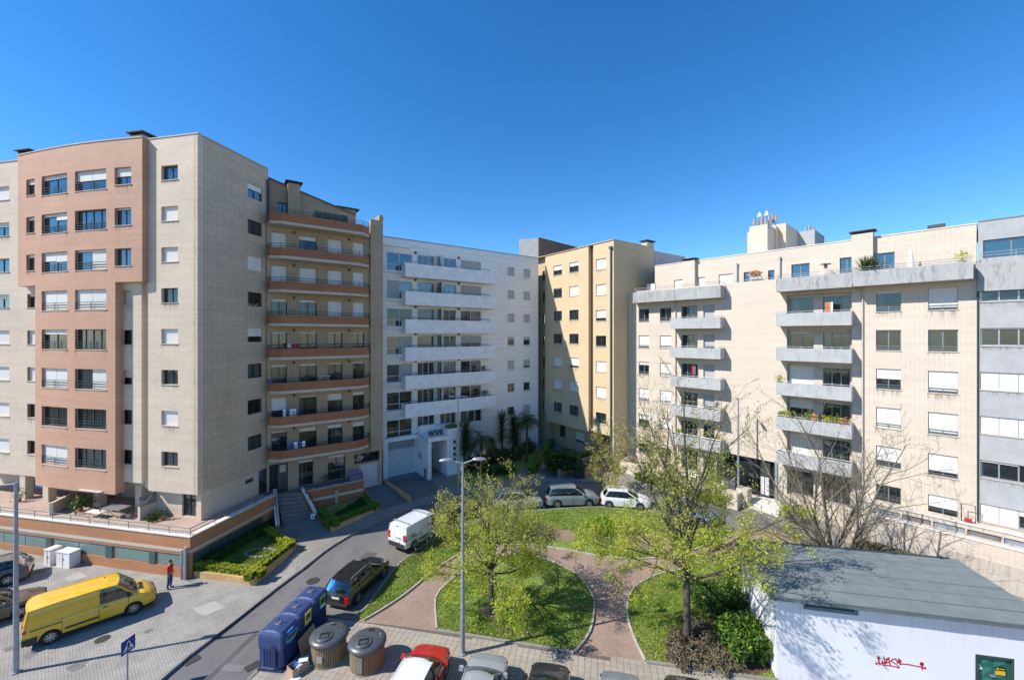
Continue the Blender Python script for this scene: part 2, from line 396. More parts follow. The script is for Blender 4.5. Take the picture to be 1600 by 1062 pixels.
plain('cloth_blue', (.05,.10,.35), .9, var=.1); plain('cloth_white', (.75,.75,.75), .9, var=.05); plain('cloth_red', (.45,.03,.03), .9, var=.1); plain('cloth_orange', (.55,.22,.08), .9, var=.15)
plain('cloth_violet', (.25,.18,.28), .9, var=.1)
# ================================================================ building A: beige and pink corner block
O_A = P(309, 27.9)
dA = Vector((.979, -.203)); dS = Vector((.199, .98)); dW = Vector((.811, .585))
FA = Fac(O_A, dA)
def bulge(a):
    t = -a
    return max(-.15, .38+.30*math.sin(pi*min(max((t-4.0)/12.3, 0), 1))-.035*max(0, t-4))
FP = Fac(O_A, dA, bulge)
A = empty('apartment_block', FA.pt(0,0,2.5), label='tall beige tiled corner block with curved pink front, above the orange podium', cat='apartment building')
def P0(o):  # keep world placement of children under an Empty that is not at the origin
    return o
def attach(root):
    inv = Matrix.Translation(root.location).inverted()
    for c in root.children:
        if c.get('_done'): continue
        c.matrix_parent_inverse = Matrix.Translation(-root.location)
STEP = 2.79
zt = FA.z(265, 258.2); zb = FA.z(265, 281.1)
RA = FA.z(309, 209); ZB = FA.z(309, 773.3)
# --- main beige section, s -4.1..0
s0, s1 = FA.s(252), FA.s(278)
opsm = [(s0, s1, zb-STEP*k, zt-STEP*k) for k in range(8)]
FA.wall(A, 'wall', 'tile_beige', -4.15, 0, ZB, RA, opsm)
st = [0,1,1,0,1,0,1,.0]; cu = [True,None,None,True,None,True,None,(0,1)]
for k in range(8):
    FA.window(A, s0, s1, zb-STEP*k, zt-STEP*k, 0, .20, st[k], 2, curtain=cu[k], frame='frame_green', gl='glass_sky_tint' if k < 1 else 'glass')
# --- recessed slot and recessed beige wall behind the pink box (lower floors)
FA.wall(A, 'wall', 'tile_beige', -4.75, -4.15, ZB, RA-.3, (), off=-.28)
s0, s1 = FA.s(189, -.1), FA.s(208, -.1)
zt2 = FP.z(192, 262); zb2 = FP.z(192, 285)
ops = [(s0, s1, zb2-STEP*k, zt2-STEP*k) for k in range(3, 8)]
PB = FP.z(205, 440)       # underside of the upper pink storeys
FA.wall(A, 'wall', 'tile_beige', -7.2, -4.75, ZB+.45, PB+.5, ops, off=-.02)
for k, (sh, c) in enumerate([(1, 0), (0, 0), (.55, 0), (0, 0), (0, 0)]):
    k += 3; FA.window(A, s0, s1, zb2-STEP*k, zt2-STEP*k, -.02, .2, sh, 1, frame='frame_green', shmat='shutter_beige')
# --- pink upper storeys
xs = [(41, 54, 1), (65, 105, 2), (117, 166, 2), (179, 205, 2)]
zrow = {0: (FP.z(47, 282), FP.z(47, 303)), 1: (FP.z(85, 276), FP.z(85, 305)), 2: (FP.z(141, 265.5), FP.z(141, 297)), 3: (zt2, zb2)}
zT = zrow[2][0]; zBm = zrow[2][1]
col = []
for i, (xa, xb, n) in enumerate(xs):
    a0, a1 = FP.s(xa), FP.s(xb)
    top, bot = (zT, zBm) if i in (1, 2) else (zT-.02, zT-1.22)
    col.append((a0, a1, top, bot, n))
ops = [(a0, a1, bot-STEP*k, top-STEP*k) for (a0, a1, top, bot, n) in col for k in range(3)]
aL, aR = FP.s(28), -4.15
cuts = [aL+(aR-aL)*i/28 for i in range(29)]
RP = FP.z(150, 225)
PBL = PB
FP.wall(A, 'pink_wall', 'tile_pink', aL, aR, PBL, RA-.02, ops, cuts=cuts, back=.35)
shA = [[.3,.2,.2], [(.2,.2),(.15,.35),(.45,.5)], [(.5,.5),(0,0),(.1,1)], [.5,.1,0]]
for i, (a0, a1, top, bot, n) in enumerate(col):
    for k in range(3):
        FP.window(A, a0, a1, bot-STEP*k, top-STEP*k, 0, .2, shA[i][k], n if i != 2 else 4 if shA[i][k] == (0,0) else 2, rail=(.18,.36,.54) if i in (1,2) else None, gl='glass_sky_tint', frame='frame_green', curtain=(.6,1) if (i, k) in ((1,2),(2,0)) else None)
# --- pink lower box
aL2, aR2 = FP.s(55), FP.s(180)
ops = [(col[i][0], col[i][1], col[i][3]-STEP*k, col[i][2]-STEP*k) for i in (1, 2) for k in range(3, 8)]
cuts = [aL2+(aR2-aL2)*i/20 for i in range(21)]
ZP = ZB-.28
FP.wall(A, 'pink_wall', 'tile_pink', aL2, aR2, ZP, PBL+.002, ops, off=-.002, cuts=cuts, back=.55)
sh1 = [(1,1),(.25,.25),(1,1),(0,0),(1,1)]; sh2 = [(1,1),(0,0),(0,1),(0,0),(0,0)]
for k in range(5):
    for i, sh in ((1, sh1[k]), (2, sh2[k])):
        a0, a1, top, bot, n = col[i]; kk = k+3
        FP.window(A, a0, a1, bot-STEP*kk, top-STEP*kk, 0, .2, sh, 4 if i == 2 and sh == (0,0) else 2, rail=(.18,.36,.54), gl='glass', frame='frame_green', curtain=(0,.4) if k == 1 else ((.2,.9) if (k, i) == (4, 2) else None))
# soffit under upper pink storeys
mb = MB(); FA.slab(mb, [(aL,-1.2),(aR,-1.2),(aR,.2),(lerp(aL,aR,.5),.25),(aL,-.1)], PBL-.01, PBL+.12); mb.build('soffit', 'soffit_light', A)
# --- beige left of the pink box
cx = [(41, 54)]
a0, a1 = FA.s(42, -.55), FA.s(54.5, -.55)
b0, b1 = FA.s(-14, -.55), FA.s(14.5, -.55)
t0 = FA.z(7, 291.5, -.55); t1 = FA.z(7, 312.5, -.55)
AEND = -24.5
c0, c1 = b0-4.2, b0-2.2
ops = [(a0, a1, t1-STEP*k, t0-STEP*k) for k in range(3, 8)]
opl = [(u, v, t1-STEP*k, t0-STEP*k) for k in range(8) for (u, v) in ((b0, b1), (c0, c1))]
FA.wall(A, 'wall', 'tile_beige', AEND, aL+.05, ZB, RA-.1, opl, off=-.55)
FA.wall(A, 'wall', 'tile_beige', aL+.05, aL2+.1, ZB, PBL+.1, ops, off=-.55)
for k, sh in zip(range(3, 8), [.2,1,1,0,0]): FA.window(A, a0, a1, t1-STEP*k, t0-STEP*k, -.55, .2, sh, 1)
for k, sh in enumerate([1,.3,0,.3,1,1,1,1]):
    FA.window(A, b0, b1, t1-STEP*k, t0-STEP*k, -.55, .2, sh, 2, gl='glass_sky_tint' if k < 4 else 'glass', curtain=True if k == 2 else None)
    FA.window(A, c0, c1, t1-STEP*k, t0-STEP*k, -.55, .2, [0,1][k % 2], 2)
# --- side wall
FS = Fac(O_A, dS); LS = 6.1
s0, s1 = FS.s(387), FS.s(409.7)
zt = FS.z(398, 289.5); zb = FS.z(398, 311.5)
st = [.4,0,1,0,.6,0,0,0]; cu = [(0,1),None,None,(0,.35),None,True,None,True]
v0, v1 = FS.s(384), FS.s(396); vz0, vz1 = FS.z(390, 754), FS.z(390, 743)
ops = [(s0, s1, zb-STEP*k, zt-STEP*k) for k in range(8)]
ZSB = ZB
FS.wall(A, 'side_wall', 'tile_beige_worn', .0, LS, ZSB, RA-.02, ops)
for k in range(8): FS.window(A, s0, s1, zb-STEP*k, zt-STEP*k, 0, .12, st[k], 2, frame='frame_bronze', curtain=cu[k], sill=False, gl='glass_sky_tint' if k < 3 else 'glass')
# ground floor walls below the overhang
DZ = 2.5
FS.wall(A, 'side_wall', 'tile_beige', .3, 5.2, DZ-.1, ZSB, [(v0, v1, min(vz0, ZSB-.3), ZSB-.05)] if 0 else (), off=-.06)
mb = MB(); FS.bx(mb, v0, v1, -.05, -.03, max(vz0, ZSB-.9), ZSB-.35); mb.build('vent_window', 'metal_dark', A)
# core, roof
def poly_of(F, pts): return [F.pt(a, o, 0)[:2] for a, o in pts]
mb = MB(); mb.prism(poly_of(FA, [(AEND+.3,-2.1),(-.85,-2.1),(-.85,-8.9),(-3.2,-13),(AEND+.3,-13)]), ZB+.2, RA-.6); mb.build('interior', 'interior_dark', A)
mb = MB(); mb.prism(poly_of(FA, [(AEND,-.9),(aL,-.7),(aR,-.35),(-.36,-.36),(-.36,-5.9),(-3.2,-13),(AEND,-13)]), RA-.5, RA-.3); mb.build('roof', 'roof_grey', A)
mb = MB(); mb.prism(poly_of(FA, [(AEND,-.88),(aL2,-.6),(aR2,-.6),(-4.7,-.7),(-4.1,-.33),(-.36,-.36),(-.36,-5.9),(-3.2,-13),(AEND,-13)]), ZB+.02, ZB+.2); mb.build('soffit', 'soffit_light', A)
# coping line on the parapet
mb = MB(); FA.ribbon(mb, [(-4.1,.04),(.04,.04)], RA, RA+.07, .42)
FP.ribbon(mb, [(aL+(aR-aL)*i/16, .04) for i in range(17)], RA-.02, RA+.05, .42)
FA.ribbon(mb, [(AEND,-.5),(aL,-.5)], RA-.1, RA-.03, .42); FS.ribbon(mb, [(.3,.04),(LS,.04)], RA+.001, RA+.071, .42)
mb.build('coping', 'sill', A)
mb = MB(); p = FS.pt(LS-.15, .09, 0); mb.tube([(p[0],p[1],ZSB), (p[0],p[1],RA-.9)], .06, 6); mb.build('drainpipe', 'metal_dark', A)
# ground floor set back: back wall, doors, piers, blue awning
GBK = -2.6; doors = [(-2.05,-1.0),(-16.9,-13.4),(-12.6,-10.2),(-20.6,-18.2)]
FA.wall(A, 'ground_floor_wall', 'tile_beige', AEND, -.3, DZ-.1, ZB+.05, [(d0, d1, DZ+.02, ZB-.1) for d0, d1 in doors if d0 < -3], off=GBK)
FA.wall(A, 'ground_floor_wall', 'tile_beige', -4.6, -.0, DZ-.1, ZB+.04, [(-1.95,-.78, DZ+.02, ZB-.12)], off=-.55)
for d0, d1 in doors[1:]:
    FA.window(A, d0, d1, DZ+.02, ZB-.1, GBK, .12, 0, 3, name='door', frame='frame_green', curtain=(.5,.8), sill=False)
FA.window(A, -1.95, -.78, DZ+.02, ZB-.12, -.55, .12, 0, 2, name='door', frame='frame_green', curtain=True, sill=False)
for x, n in ((35, 0), (71, 0), (150, 0), (216, 1)):
    a = FA.s(x, -.6); mb = MB(); FA.bx(mb, a-.28, a+.28, -1.1, -.6, DZ-.1, ZB+.03); mb.build('pier', 'tile_beige', A)
a = FA.s(64, -.62); mb = MB(); FA.bx(mb, a-.55, a+.95, -.66, -.62, ZB-.75, ZB-.02); mb.build('awning', 'awning_blue', A)
# rooftop chimneys
def chimney(x, y, F, off, wd, h, mat='tile_beige', parent=None, name='chimney', fl=1.35, down=.8):
    a = F.s(x, off); z = F.z(x, y, off); mb = MB(); F.bx(mb, a-wd/2, a+wd/2, off-.5, off+.3, z-down, z+h)
    c = mb.build(name, mat, parent)
    mb = MB()
    for q in (-.45, .45): F.bx(mb, a+q*wd-.05, a+q*wd+.05, off-.5, off+.3, z+h, z+h+.16)
    F.bx(mb, a-wd*fl/2, a+wd*fl/2, off-.65, off+.45, z+h+.16, z+h+.24); mb.build('chimney_cap', 'chimney_dark', c)
    return c
chimney(219, 218, FA, -1.2, 1.1, .18, 'concrete_band', A); chimney(44, 243, FA, -2.2, 1.2, .1, 'concrete_band', A)
attach(A)
# a person-high parting wall and things on the deck come with the podium
# ================================================================ podium
O_P = P(297, 25.66); FPd = Fac(O_P, dA); FPs = Fac(O_P, dS)
PD = empty('podium', FPd.pt(0,0,0), label='orange tiled podium with green garage louvres and roof terrace, under the beige and pink block', cat='podium')
PZ = 2.56; PEND = -26.0
Ls = FPs.s(430)
lv = [(200, 287), (175, 242), ]
lx = [(-60, 72), (80, 165), (175, 233), (242, 289)]
lz1 = FPd.z(270, 865); lz0 = FPd.z(270, 883)
lz0, lz1 = .62, 1.42
ops = [(FPd.s(a), FPd.s(b), lz0, lz1) for a, b in lx]
FPd.wall(PD, 'wall', 'tile_brown', PEND, 0, -.1, PZ, ops, back=.12)
mb = MB(); FPd.bx(mb, PEND, .02, 0, .03, 1.60, 1.78); mb.build('band', 'sill', PD)
mb = MB(); FPs.bx(mb, -.02, Ls, 0, .03, 1.60, 1.78); mb.build('band', 'sill', PD)
for (a, b) in lx:
    a0, a1 = FPd.s(a), FPd.s(b); n = max(1, round((a1-a0)/2.1))
    for k in range(n):
        mb = MB(); u, v = lerp(a0, a1, k/n)+.03, lerp(a0, a1, (k+1)/n)-.03
        FPd.bx(mb, u, v, -.10, -.07, lz0+.02, lz1-.02); mb.build('louvre_panel', 'louvre_green', PD)
for x0, x1 in ((72, 80), (165, 175), (233, 242)):
    mb = MB(); FPd.bx(mb, FPd.s(x0), FPd.s(x1), .0, .02, lz0, lz1); mb.build('green_post', 'metal_green', PD)
s_open = (0.25, Ls-.4)
FPs.wall(PD, 'wall', 'tile_brown', 0, Ls, .0, PZ, [(.15, Ls-1.2, .03, 1.45)], back=.25)
for k in range(4):
    u, v = lerp(.2, Ls-1.25, k/4)+.02, lerp(.2, Ls-1.25, (k+1)/4)-.02
    mb = MB(); FPs.bx(mb, u, v, -.22, -.18, .03, 1.45); mb.build('louvre_panel', 'green_panel', PD)
mb = MB(); mb.prism(poly_of(FPd, [(PEND,-.35),(-.35,-.35),(-.35,-3),(-.35,-Ls),(-3,-Ls-.3),(PEND,-Ls-.3)]), -.1, PZ-.12); mb.build('deck', 'deck_tile', PD)
mb = MB(); FPd.ribbon(mb, [(PEND,.06),(.06,.06)], PZ, PZ+.06, .42); FPs.ribbon(mb, [(.36,.06),(Ls,.06)], PZ+.001, PZ+.061, .42); mb.build('coping', 'coping_white', PD)
FPd.rails(PD, [(PEND,-.12),(-.12,-.12)], PZ+.06, (.2,.42), 'metal_green', r=.025)
FPs.rails(PD, [(.12,-.12),(Ls-.1,-.12)], PZ+.06, (.2,.42), 'metal_green', r=.025)
mb = MB(); p = FPd.pt(-.22, .12, 0)
mb.tube([(p[0],p[1],0),(p[0],p[1],2.0)], .09, 6); p = FPd.pt(-.5, .12, 0); mb.tube([(p[0],p[1],0),(p[0],p[1],1.8)], .07, 6); mb.build('drainpipe', 'concrete_stained', PD)
attach(PD)
# terrace things on the deck
def thing(name, F, a, o, z, **k): return empty(name, F.pt(a, o, z), **k)
def simple(name, mb, mat, **k): return tag(mb.build(name, mat), **k)
mb = MB(); a = FA.s(97, 1.2)
q0 = Vector(FA.pt(FA.s(80, 1.1), 1.1, 0)); q1 = Vector(FA.pt(FA.s(126, -1.4), -1.4, 0))
def wallseg(p, q, z0, z1, t=.2, zz=None):
    mb = MB(); d = (q-p).to_2d().normalized(); n = Vector((-d.y, d.x))*t/2
    a, b = p.to_2d(), q.to_2d()
    mb.prism([tuple(a+n), tuple(a-n), tuple(b-n), tuple(b+n)], z0, z1); return mb
simple('parting_wall', wallseg(q0, q1, PZ-.1, PZ+.75), 'tile_beige', label='low beige parting wall on the podium terrace beside the green bush', cat='wall')
q0 = Vector(FA.pt(FA.s(217, .55), .55, 0)); q1 = Vector(FA.pt(FA.s(245, -.6), -.6, 0))
pw = simple('parting_wall', wallseg(q0, q1, PZ-.1, PZ+.8), 'tile_beige', label='beige parting wall with glass screen on the podium terrace left of the glazed door', cat='wall')
gs = wallseg(q0, q1, PZ+.8, PZ+1.5, .04).build('glass_screen', 'glass_rail', pw)
# ================================================================ building B: wing with brown balconies
STB = 2.713
O_B = Vector((-19.8, 33.6)); FB = Fac(O_B, dW)
B = empty('balcony_wing', FB.pt(0,0,2), label='beige apartment wing with brown curved balcony bands and green railings, over the entrance stairs', cat='apartment building')
BE = FB.s(597); BB = FB.s(577.5, 0)
off = 1.2; zt0 = FB.z(434, 332, off-.1)
cols = [(423.9, 448.5), (467.5, 495), (512, 535.3), (551.3, 569.5)]
cs = [(FB.s(a, -.0), FB.s(b, 0)) for a, b in cols]
dz = FB.z(481, 369)          # top of first row of doors
H = 2.05
ops = [(a, b, dz-H-STB*k, dz-STB*k) for a, b in cs for k in range(7)]
GT = FB.z(500, 717); 
g0, g1 = FB.s(467), FB.s(489.5); h0, h1 = FB.s(512), FB.s(540)
gd = dz-STB*7
entr0, entr1 = FB.s(418.5), FB.s(450)
gw0, gw1 = FB.s(553), FB.s(593); gwz1, gwz0 = FB.z(572, 707), FB.z(572, 722)
gr0, gr1 = FB.s(561), FB.s(591); grz0 = gz(0, 38)
FLB = 2.2
ops += [(g0, g1, 2.3, gd), (h0, h1, 2.3, gd), (entr0+.1, entr1, FLB+.0, FLB+2.3), (gw0, gw1, gwz0, gwz1), (gr0, gr1, grz0, gwz0-.15)]
BTOP = zt0-.3
FB.wall(B, 'wall', 'tile_tan', 0, BE, 0, BTOP, ops)
sB = [[.6,1,.12,.06,.08,.5,.06],[.18,1,.1,.06,.08,.06,.15],[.55,1,1,.05,.06,.28,.15],[1,1,1,.05,.06,.14,.2]]
crt = {(0,2):(.0,.4),(0,3):True,(0,4):(0,.8),(1,4):(0,.5),(2,3):(0,.45),(3,3):(.4,.9),(2,6):(.3,1)}
for i, (a, b) in enumerate(cs):
    for k in range(7):
        FB.window(B, a, b, dz-H-STB*k, dz-STB*k, 0, .2, sB[i][k], 2, name='balcony_door', frame='frame_green', sill=False, curtain=crt.get((i, k)), shmat='shutter_white')
for a, b in ((g0, g1), (h0, h1)): FB.window(B, a, b, 2.3, gd, 0, .2, .1, 2, name='terrace_door', frame='frame_green', sill=False)
FB.window(B, gw0, gw1, gwz0, gwz1, 0, .2, 0, 2, frame='frame_bronze', sill=False)
mb = MB(); FB.bx(mb, gr0, gr1, -.22, -.17, grz0, gwz0-.15); mb.build('garage_door', 'garage_white', B)
mb = MB(); FB.bx(mb, entr0+.1, lerp(entr0, entr1, .5), -.9, -.85, FLB, FLB+2.3); mb.build('entrance_door', 'metal_dark', B)
mb = MB(); FB.bx(mb, lerp(entr0, entr1, .5), entr1, -.3, -.25, FLB, FLB+2.3); d = mb.build('letterbox_panel', 'interior_dark', B)
mb = MB(); FB.bx(mb, lerp(entr0, entr1, .6), lerp(entr0, entr1, .92), -.25, -.21, FLB+1.5, FLB+2.1); mb.build('letterbox', 'sill', d)
# balconies
BH = .88
for k in range(8):
    zt_ = zt0-STB*k; z0 = zt_-BH
    e = BB-.05; o = off
    path = [(.03,.12),(.12,.62),(.9,o-.05),(1.8,o),(e-1.2,o),(e-.25,o-.55),(e,.1)]
    if k == 0: path = [(.03,.12),(.10,1.0),(.9,o+.12),(1.8,o+.12),(e-.9,o+.12),(e-.2,.7),(e,.1)]
    mb = MB(); FB.ribbon(mb, path, z0+.22, zt_, .12); bal = mb.build('balcony', 'tile_brown_dark', B)
    mb = MB(); FB.ribbon(mb, [(p[0], p[1]-.03) for p in path], z0, z0+.22, .12); FB.slab(mb, [(p[0], p[1]-.13) for p in path]+[(e,-.1),(.03,-.1)], z0+.01, z0+.14); mb.build('floor_slab', 'concrete_band', bal)
    FB.rails(bal, [(p[0], p[1]-.06) for p in path], zt_, (.12,.32), 'metal_dark', r=.022, post=1.5)
    mb = MB(); FB.slab(mb, [(p[0], p[1]-.1) for p in path], zt_, zt_+.03); 
    if k: 
        for (a, b) in ((cs[0][1]+.45, 0), (cs[2][1]+.5, 0)):
            m2 = MB(); FB.bx(m2, a, a+.14, .0, .14, dz-STB*(k-1)+.05, dz-STB*(k-1)+.25); m2.build('wall_lamp', 'metal_dark', B)
# right pier and penthouse
PT = FB.z(590, 345)
FB.wall(B, 'pier_wall', 'tile_tan', BB+.02, BE, gwz1+.15, PT, (), off=.25)
mb = MB(); FB.bx(mb, BE-.35, BE+.02, -1.2, .27, PT, PT+.5); mb.build('coping', 'tile_tan', B)
ph = -1.6
za = FB.z(422, 279, ph); zc = FB.z(556, 336, ph); sa, sc_ = FB.s(422, ph), FB.s(556, ph)
def slope(a): return za+(zc-za)*(a-sa)/(sc_-sa)
w0, w1 = FB.s(434, ph), FB.s(450, ph); wz1, wz0 = FB.z(442, 317, ph), FB.z(442, 345, ph)
PF = zt0-.45
FB.wall(B, 'penthouse_wall', 'tile_tan', -1.0, sc_, PF, za, [(w0, w1, max(wz0, PF+.1), wz1)], off=ph, topz=slope)
FB.window(B, w0, w1, max(wz0, PF+.1), wz1, ph, .15, 0, 2, gl='glass_sky_tint', sill=False)
mb = MB(); n = 8
for i in range(n):
    u, v = lerp(-1, sc_, i/n), lerp(-1, sc_, (i+1)/n)
    mb.quad([FB.pt(u, ph+.12, slope(u)+.04), FB.pt(v, ph+.12, slope(v)+.04), FB.pt(v, ph-8, slope(v)+.04), FB.pt(u, ph-8, slope(u)+.04)])
    mb.quad([FB.pt(u, ph+.12, slope(u)-.08), FB.pt(v, ph+.12, slope(v)-.08), FB.pt(v, ph+.12, slope(v)+.04), FB.pt(u, ph+.12, slope(u)+.04)])
mb.build('roof', 'roof_brown', B)
FB.wall(B, 'penthouse_wall', 'tile_tan', sc_, BE-.3, PF, slope(sc_)-.9, (), off=ph-1.5)
mb = MB(); FB.slab(mb, [(0,.1),(BB,.1),(BE,.1),(BE,-10),(0,-10)], PF-.15, PF); mb.build('terrace_floor', 'roof_grey', B)
c0, c1 = FB.s(450, -1.1), FB.s(469, -1.1); cz = FB.z(460, 287, -1.1)
mb = MB(); FB.bx(mb, c0, c1, -1.9, -1.1, PF, cz); c = mb.build('chimney', 'tile_tan', B)
mb = MB(); FB.bx(mb, c0-.2, c1+.2, -2.1, -.9, cz+.1, cz+.18); FB.bx(mb, c0+.1, c1-.1, -1.8, -1.2, cz, cz+.1); mb.build('chimney_cap', 'chimney_dark', c)
for xa, xb in ((491, 503.5), (504, 517), (517.5, 530), (530.5, 543)):
    mb = MB(); FB.bx(mb, FB.s(xa, 1.1), FB.s(xb, 1.1), 1.1, 1.13, zt0+.02, zt0+.62); mb.build('green_screen', 'green_panel', B)
mb = MB(); mb.prism(poly_of(FB, [(.4,-.9),(BE-.4,-.9),(BE-.4,-9),(.4,-9)]), .5, BTOP-.05); mb.build('interior', 'interior_dark', B)
# small roof house
u0, u1 = FB.s(530, -3.2), FB.s(556, -3.2); uz = FB.z(540, 326, -3.2)
mb = MB(); FB.bx(mb, u0, u1, -5, -3.2, uz-1.5, uz); c = mb.build('roof_house', 'tile_tan', B); mb = MB(); FB.bx(mb, u0-.3, u1+.3, -5.2, -3, uz, uz+.12); mb.build('roof', 'chimney_dark', c)
u0 = FB.s(481, -3); mb = MB(); uz = slope(u0)+.25; FB.bx(mb, u0-.3, u0+.3, -3.4, -3, uz-.5, uz); mb.build('roof_vent', 'chimney_dark', B)
attach(B)
# ================================================================ building W: white tiled block
O_W = P(597, 40.84); FW = Fac(O_W, dW)
W = empty('white_apartment_block', FW.pt(0,0,1), label='white tiled apartment block with long white balconies behind the palms', cat='apartment building')
WE = FW.s(841); RW = FW.z(720, 386.5); GW = gz(0, 41)
lb0, lb1 = FW.s(604.4), FW.s(643.8); lt = FW.z(604.4, 393); lbz = FW.z(604.4, 421.5)
bw = [(652.5, 679), (693, 712.5), (720, 751.5)]; bt = FW.z(666, 399.5)
bs = [(FW.s(a), FW.s(b)) for a, b in bw]
sw = [(793, 803.6), (818, 828.3)]; stp = FW.z(798, 417.3); sbt = FW.z(798, 430)
ss = [(FW.s(a), FW.s(b)) for a, b in sw]
BZ = FW.z(636, 410.5, 1.2); BBt = FW.z(636, 432, 1.2)
BFL = BBt+.15
ops = [(lb0, lb1, lbz-STEP*k, lt-STEP*k) for k in range(7)]
ops += [(a, b, BFL-STEP*k+.02, bt-STEP*k) for a, b in bs for k in range(6)]
r6 = bt-STEP*6
ops += [(bs[0][0], bs[0][1], r6-1.0, r6), (FW.s(688), bs[1][1], r6-1.25, r6), (bs[2][0], FW.s(753), r6-1.35, r6)]
ops += [(a, b, sbt-STEP*k, stp-STEP*k) for a, b in ss for k in range(7)]
gx0, gx1 = FW.s(604), FW.s(648.5); gz1 = FW.z(604, 690)
ops += [(gx0, gx1, GW, gz1)]
FW.wall(W, 'wall', 'tile_white', -.3, WE, GW-.4, RW, ops)
shL = [[(0,0)],[(1,0)],[(0,0)],[(0,1)],[(0,1)],[(0,0)],[(0,0)]]
for k in range(7):
    FW.window(W, lb0, lb1, lbz-STEP*k, lt-STEP*k, 0, .12, shL[k][0], 2, frame='frame_white', mid=lbz-STEP*k+.62, sill=False, gl='glass_sky_tint' if k < 2 else 'glass', shmat='shutter_grey', curtain=True if k in (3,4) else None)
    mb = MB(); FW.bx(mb, lb0-.5, FW.s(627.5), 0, .32, lbz-STEP*k-.22, lbz-STEP*k-.03); mb.build('ledge', 'concrete_white', W)
    if k < 6: pass
mb = MB(); FW.bx(mb, lb0-.5, FW.s(640), 0, .3, lt+.55, lt+.8); mb.build('ledge', 'concrete_white', W)
curW = {(0,0):(.4,1),(0,2):None,(1,0):(0,.2),(2,0):True,(2,2):(0,1),(3,0):(.3,.9),(3,1):True,(4,1):(0,1),(5,0):(0,.4)}
for k in range(6):
    for i, (a, b) in enumerate(bs):
        sh = [(0,),(0,),(1,1)][i] if k < 2 else [(0,),(0,),(.35,.35) if k == 3 else (0,0)][i]
        FW.window(W, a, b, BFL-STEP*k+.02, bt-STEP*k, 0, .15, sh if len(sh) > 1 else sh[0], 3 if i == 0 else 2, name='balcony_window', frame='frame_white', sill=False, gl='glass_sky_tint' if k < 2 else 'glass', shmat='shutter_grey', curtain=curW.get((k, i)))
for (a, b, h) in ((bs[0][0], bs[0][1], 1.0), (FW.s(688), bs[1][1], 1.25), (bs[2][0], FW.s(753), 1.35)):
    FW.window(W, a, b, r6-h, r6, 0, .15, 0, 3, frame='frame_white', sill=False, curtain=(.1,.8))
    mb = MB(); FW.bx(mb, a-.15, b+.15, 0, .35, r6-h-.2, r6-h-.02); mb.build('ledge', 'concrete_white', W)
shS = [[1,1,1,.3,.3,1,.0],[1,1,1,.4,.4,.6,0]]
for i, (a, b) in enumerate(ss):
    for k in range(7):
        FW.window(W, a, b, sbt-STEP*k, stp-STEP*k, 0, .13, [[1,1,1,.35,1,0,0],[1,1,1,.4,.8,0,1]][i][k], 1, frame='frame_grey', shmat='shutter_grey', sill=True)
b0, b1 = FW.s(626.6), FW.s(774.6, 1.2)
for k in range(6):
    mb = MB(); FW.ribbon(mb, [(b0,0),(b0,1.2),(b1,1.2),(b1,0)], BBt-STEP*k, BZ-STEP*k, .12); bal = mb.build('balcony', 'concrete_white', W)
    mb = MB(); FW.slab(mb, [(b0+.01,0),(b0+.01,1.15),(b1-.01,1.15),(b1-.01,0)], BBt-STEP*k+.003, BBt-STEP*k+.15); mb.build('floor_slab', 'concrete_white', bal)
    FW.rails(bal, [(b0+.35,1.12),(FW.s(765,1.2),1.12)], BZ-STEP*k, (.20,), 'rail_bronze', r=.035, post=1.4)
    a = FW.s(683); mb = MB(); FW.bx(mb, a, a+.05, .05, 1.05, BBt-STEP*k+.2, bt-STEP*k+.05); mb.build('divider_screen', 'glass_rail', bal)
    for x in (649, 716.5):
        a = FW.s(x); mb = MB(); FW.bx(mb, a-.08, a+.08, 0, .15, bt-STEP*k+.05, bt-STEP*k+.28); mb.build('wall_lamp', 'metal_dark', W)
mb = MB(); FW.ribbon(mb, [(-.3,.03),(WE,.03)], RW, RW+.06, .4); mb.build('coping', 'metal_dark', W)
mb = MB(); mb.prism(poly_of(FW, [(-.2,-.9),(WE-.4,-.9),(WE-.4,-10),(-.2,-10)]), .5, RW-.7); mb.build('interior', 'interior_dark', W)
mb = MB(); FW.slab(mb, [(-.3,-.33),(WE,-.33),(WE,-12),(-.3,-12)], RW-.5, RW-.35); mb.build('roof', 'roof_grey', W)
mb = MB(); a = FW.s(664,-1.5); FW.bx(mb, a, a+1.9, -2.2, -1.5, RW-.4, RW+.26); mb.build('roof_vent', 'roof_grey', W)
# garage and portico
mb = MB(); FW.bx(mb, gx0, gx1, -.3, -.25, GW, gz1-.6); mb.build('garage_door', 'garage_white', W)
mb = MB(); FW.bx(mb, gx0, gx1, -.2, -.15, gz1-.95, gz1); mb.build('garage_shutter', 'garage_grey', W)
mb = MB(); FW.bx(mb, gx0-.5, gx1+.1, 0, .55, gz1+.05, gz1+.42); FW.bx(mb, gx0-.5, gx0-.03, 0, .5, GW, gz1+.05); mb.build('garage_surround', 'concrete_white', W)
ps = FW.s(648.8); po = 1.0
while FW.s(669, po) > ps+.02 and po < 6: po += .05
pz = FW.z(669, 685.6, po)
pe = FW.s(699, po); pr = FW.s(725, po); pz2 = FW.z(699, 671, po)
mb = MB(); FW.bx(mb, ps, ps+.35, 0, po, GW-.2, pz); mb.build('portico_wall', 'tile_white', W)
mb = MB(); FW.bx(mb, ps, pe, po-.35, po+.01, pz-.35, pz+.02); FW.slab(mb, [(ps,0),(ps,po),(pe,po),(pe,0)], pz-.2, pz-.02); mb.build('portico_beam', 'concrete_white', W)
mb = MB(); FW.bx(mb, pe, pr, 0, po, GW-.2, pz2); mb.build('portico_wall', 'tile_white', W)
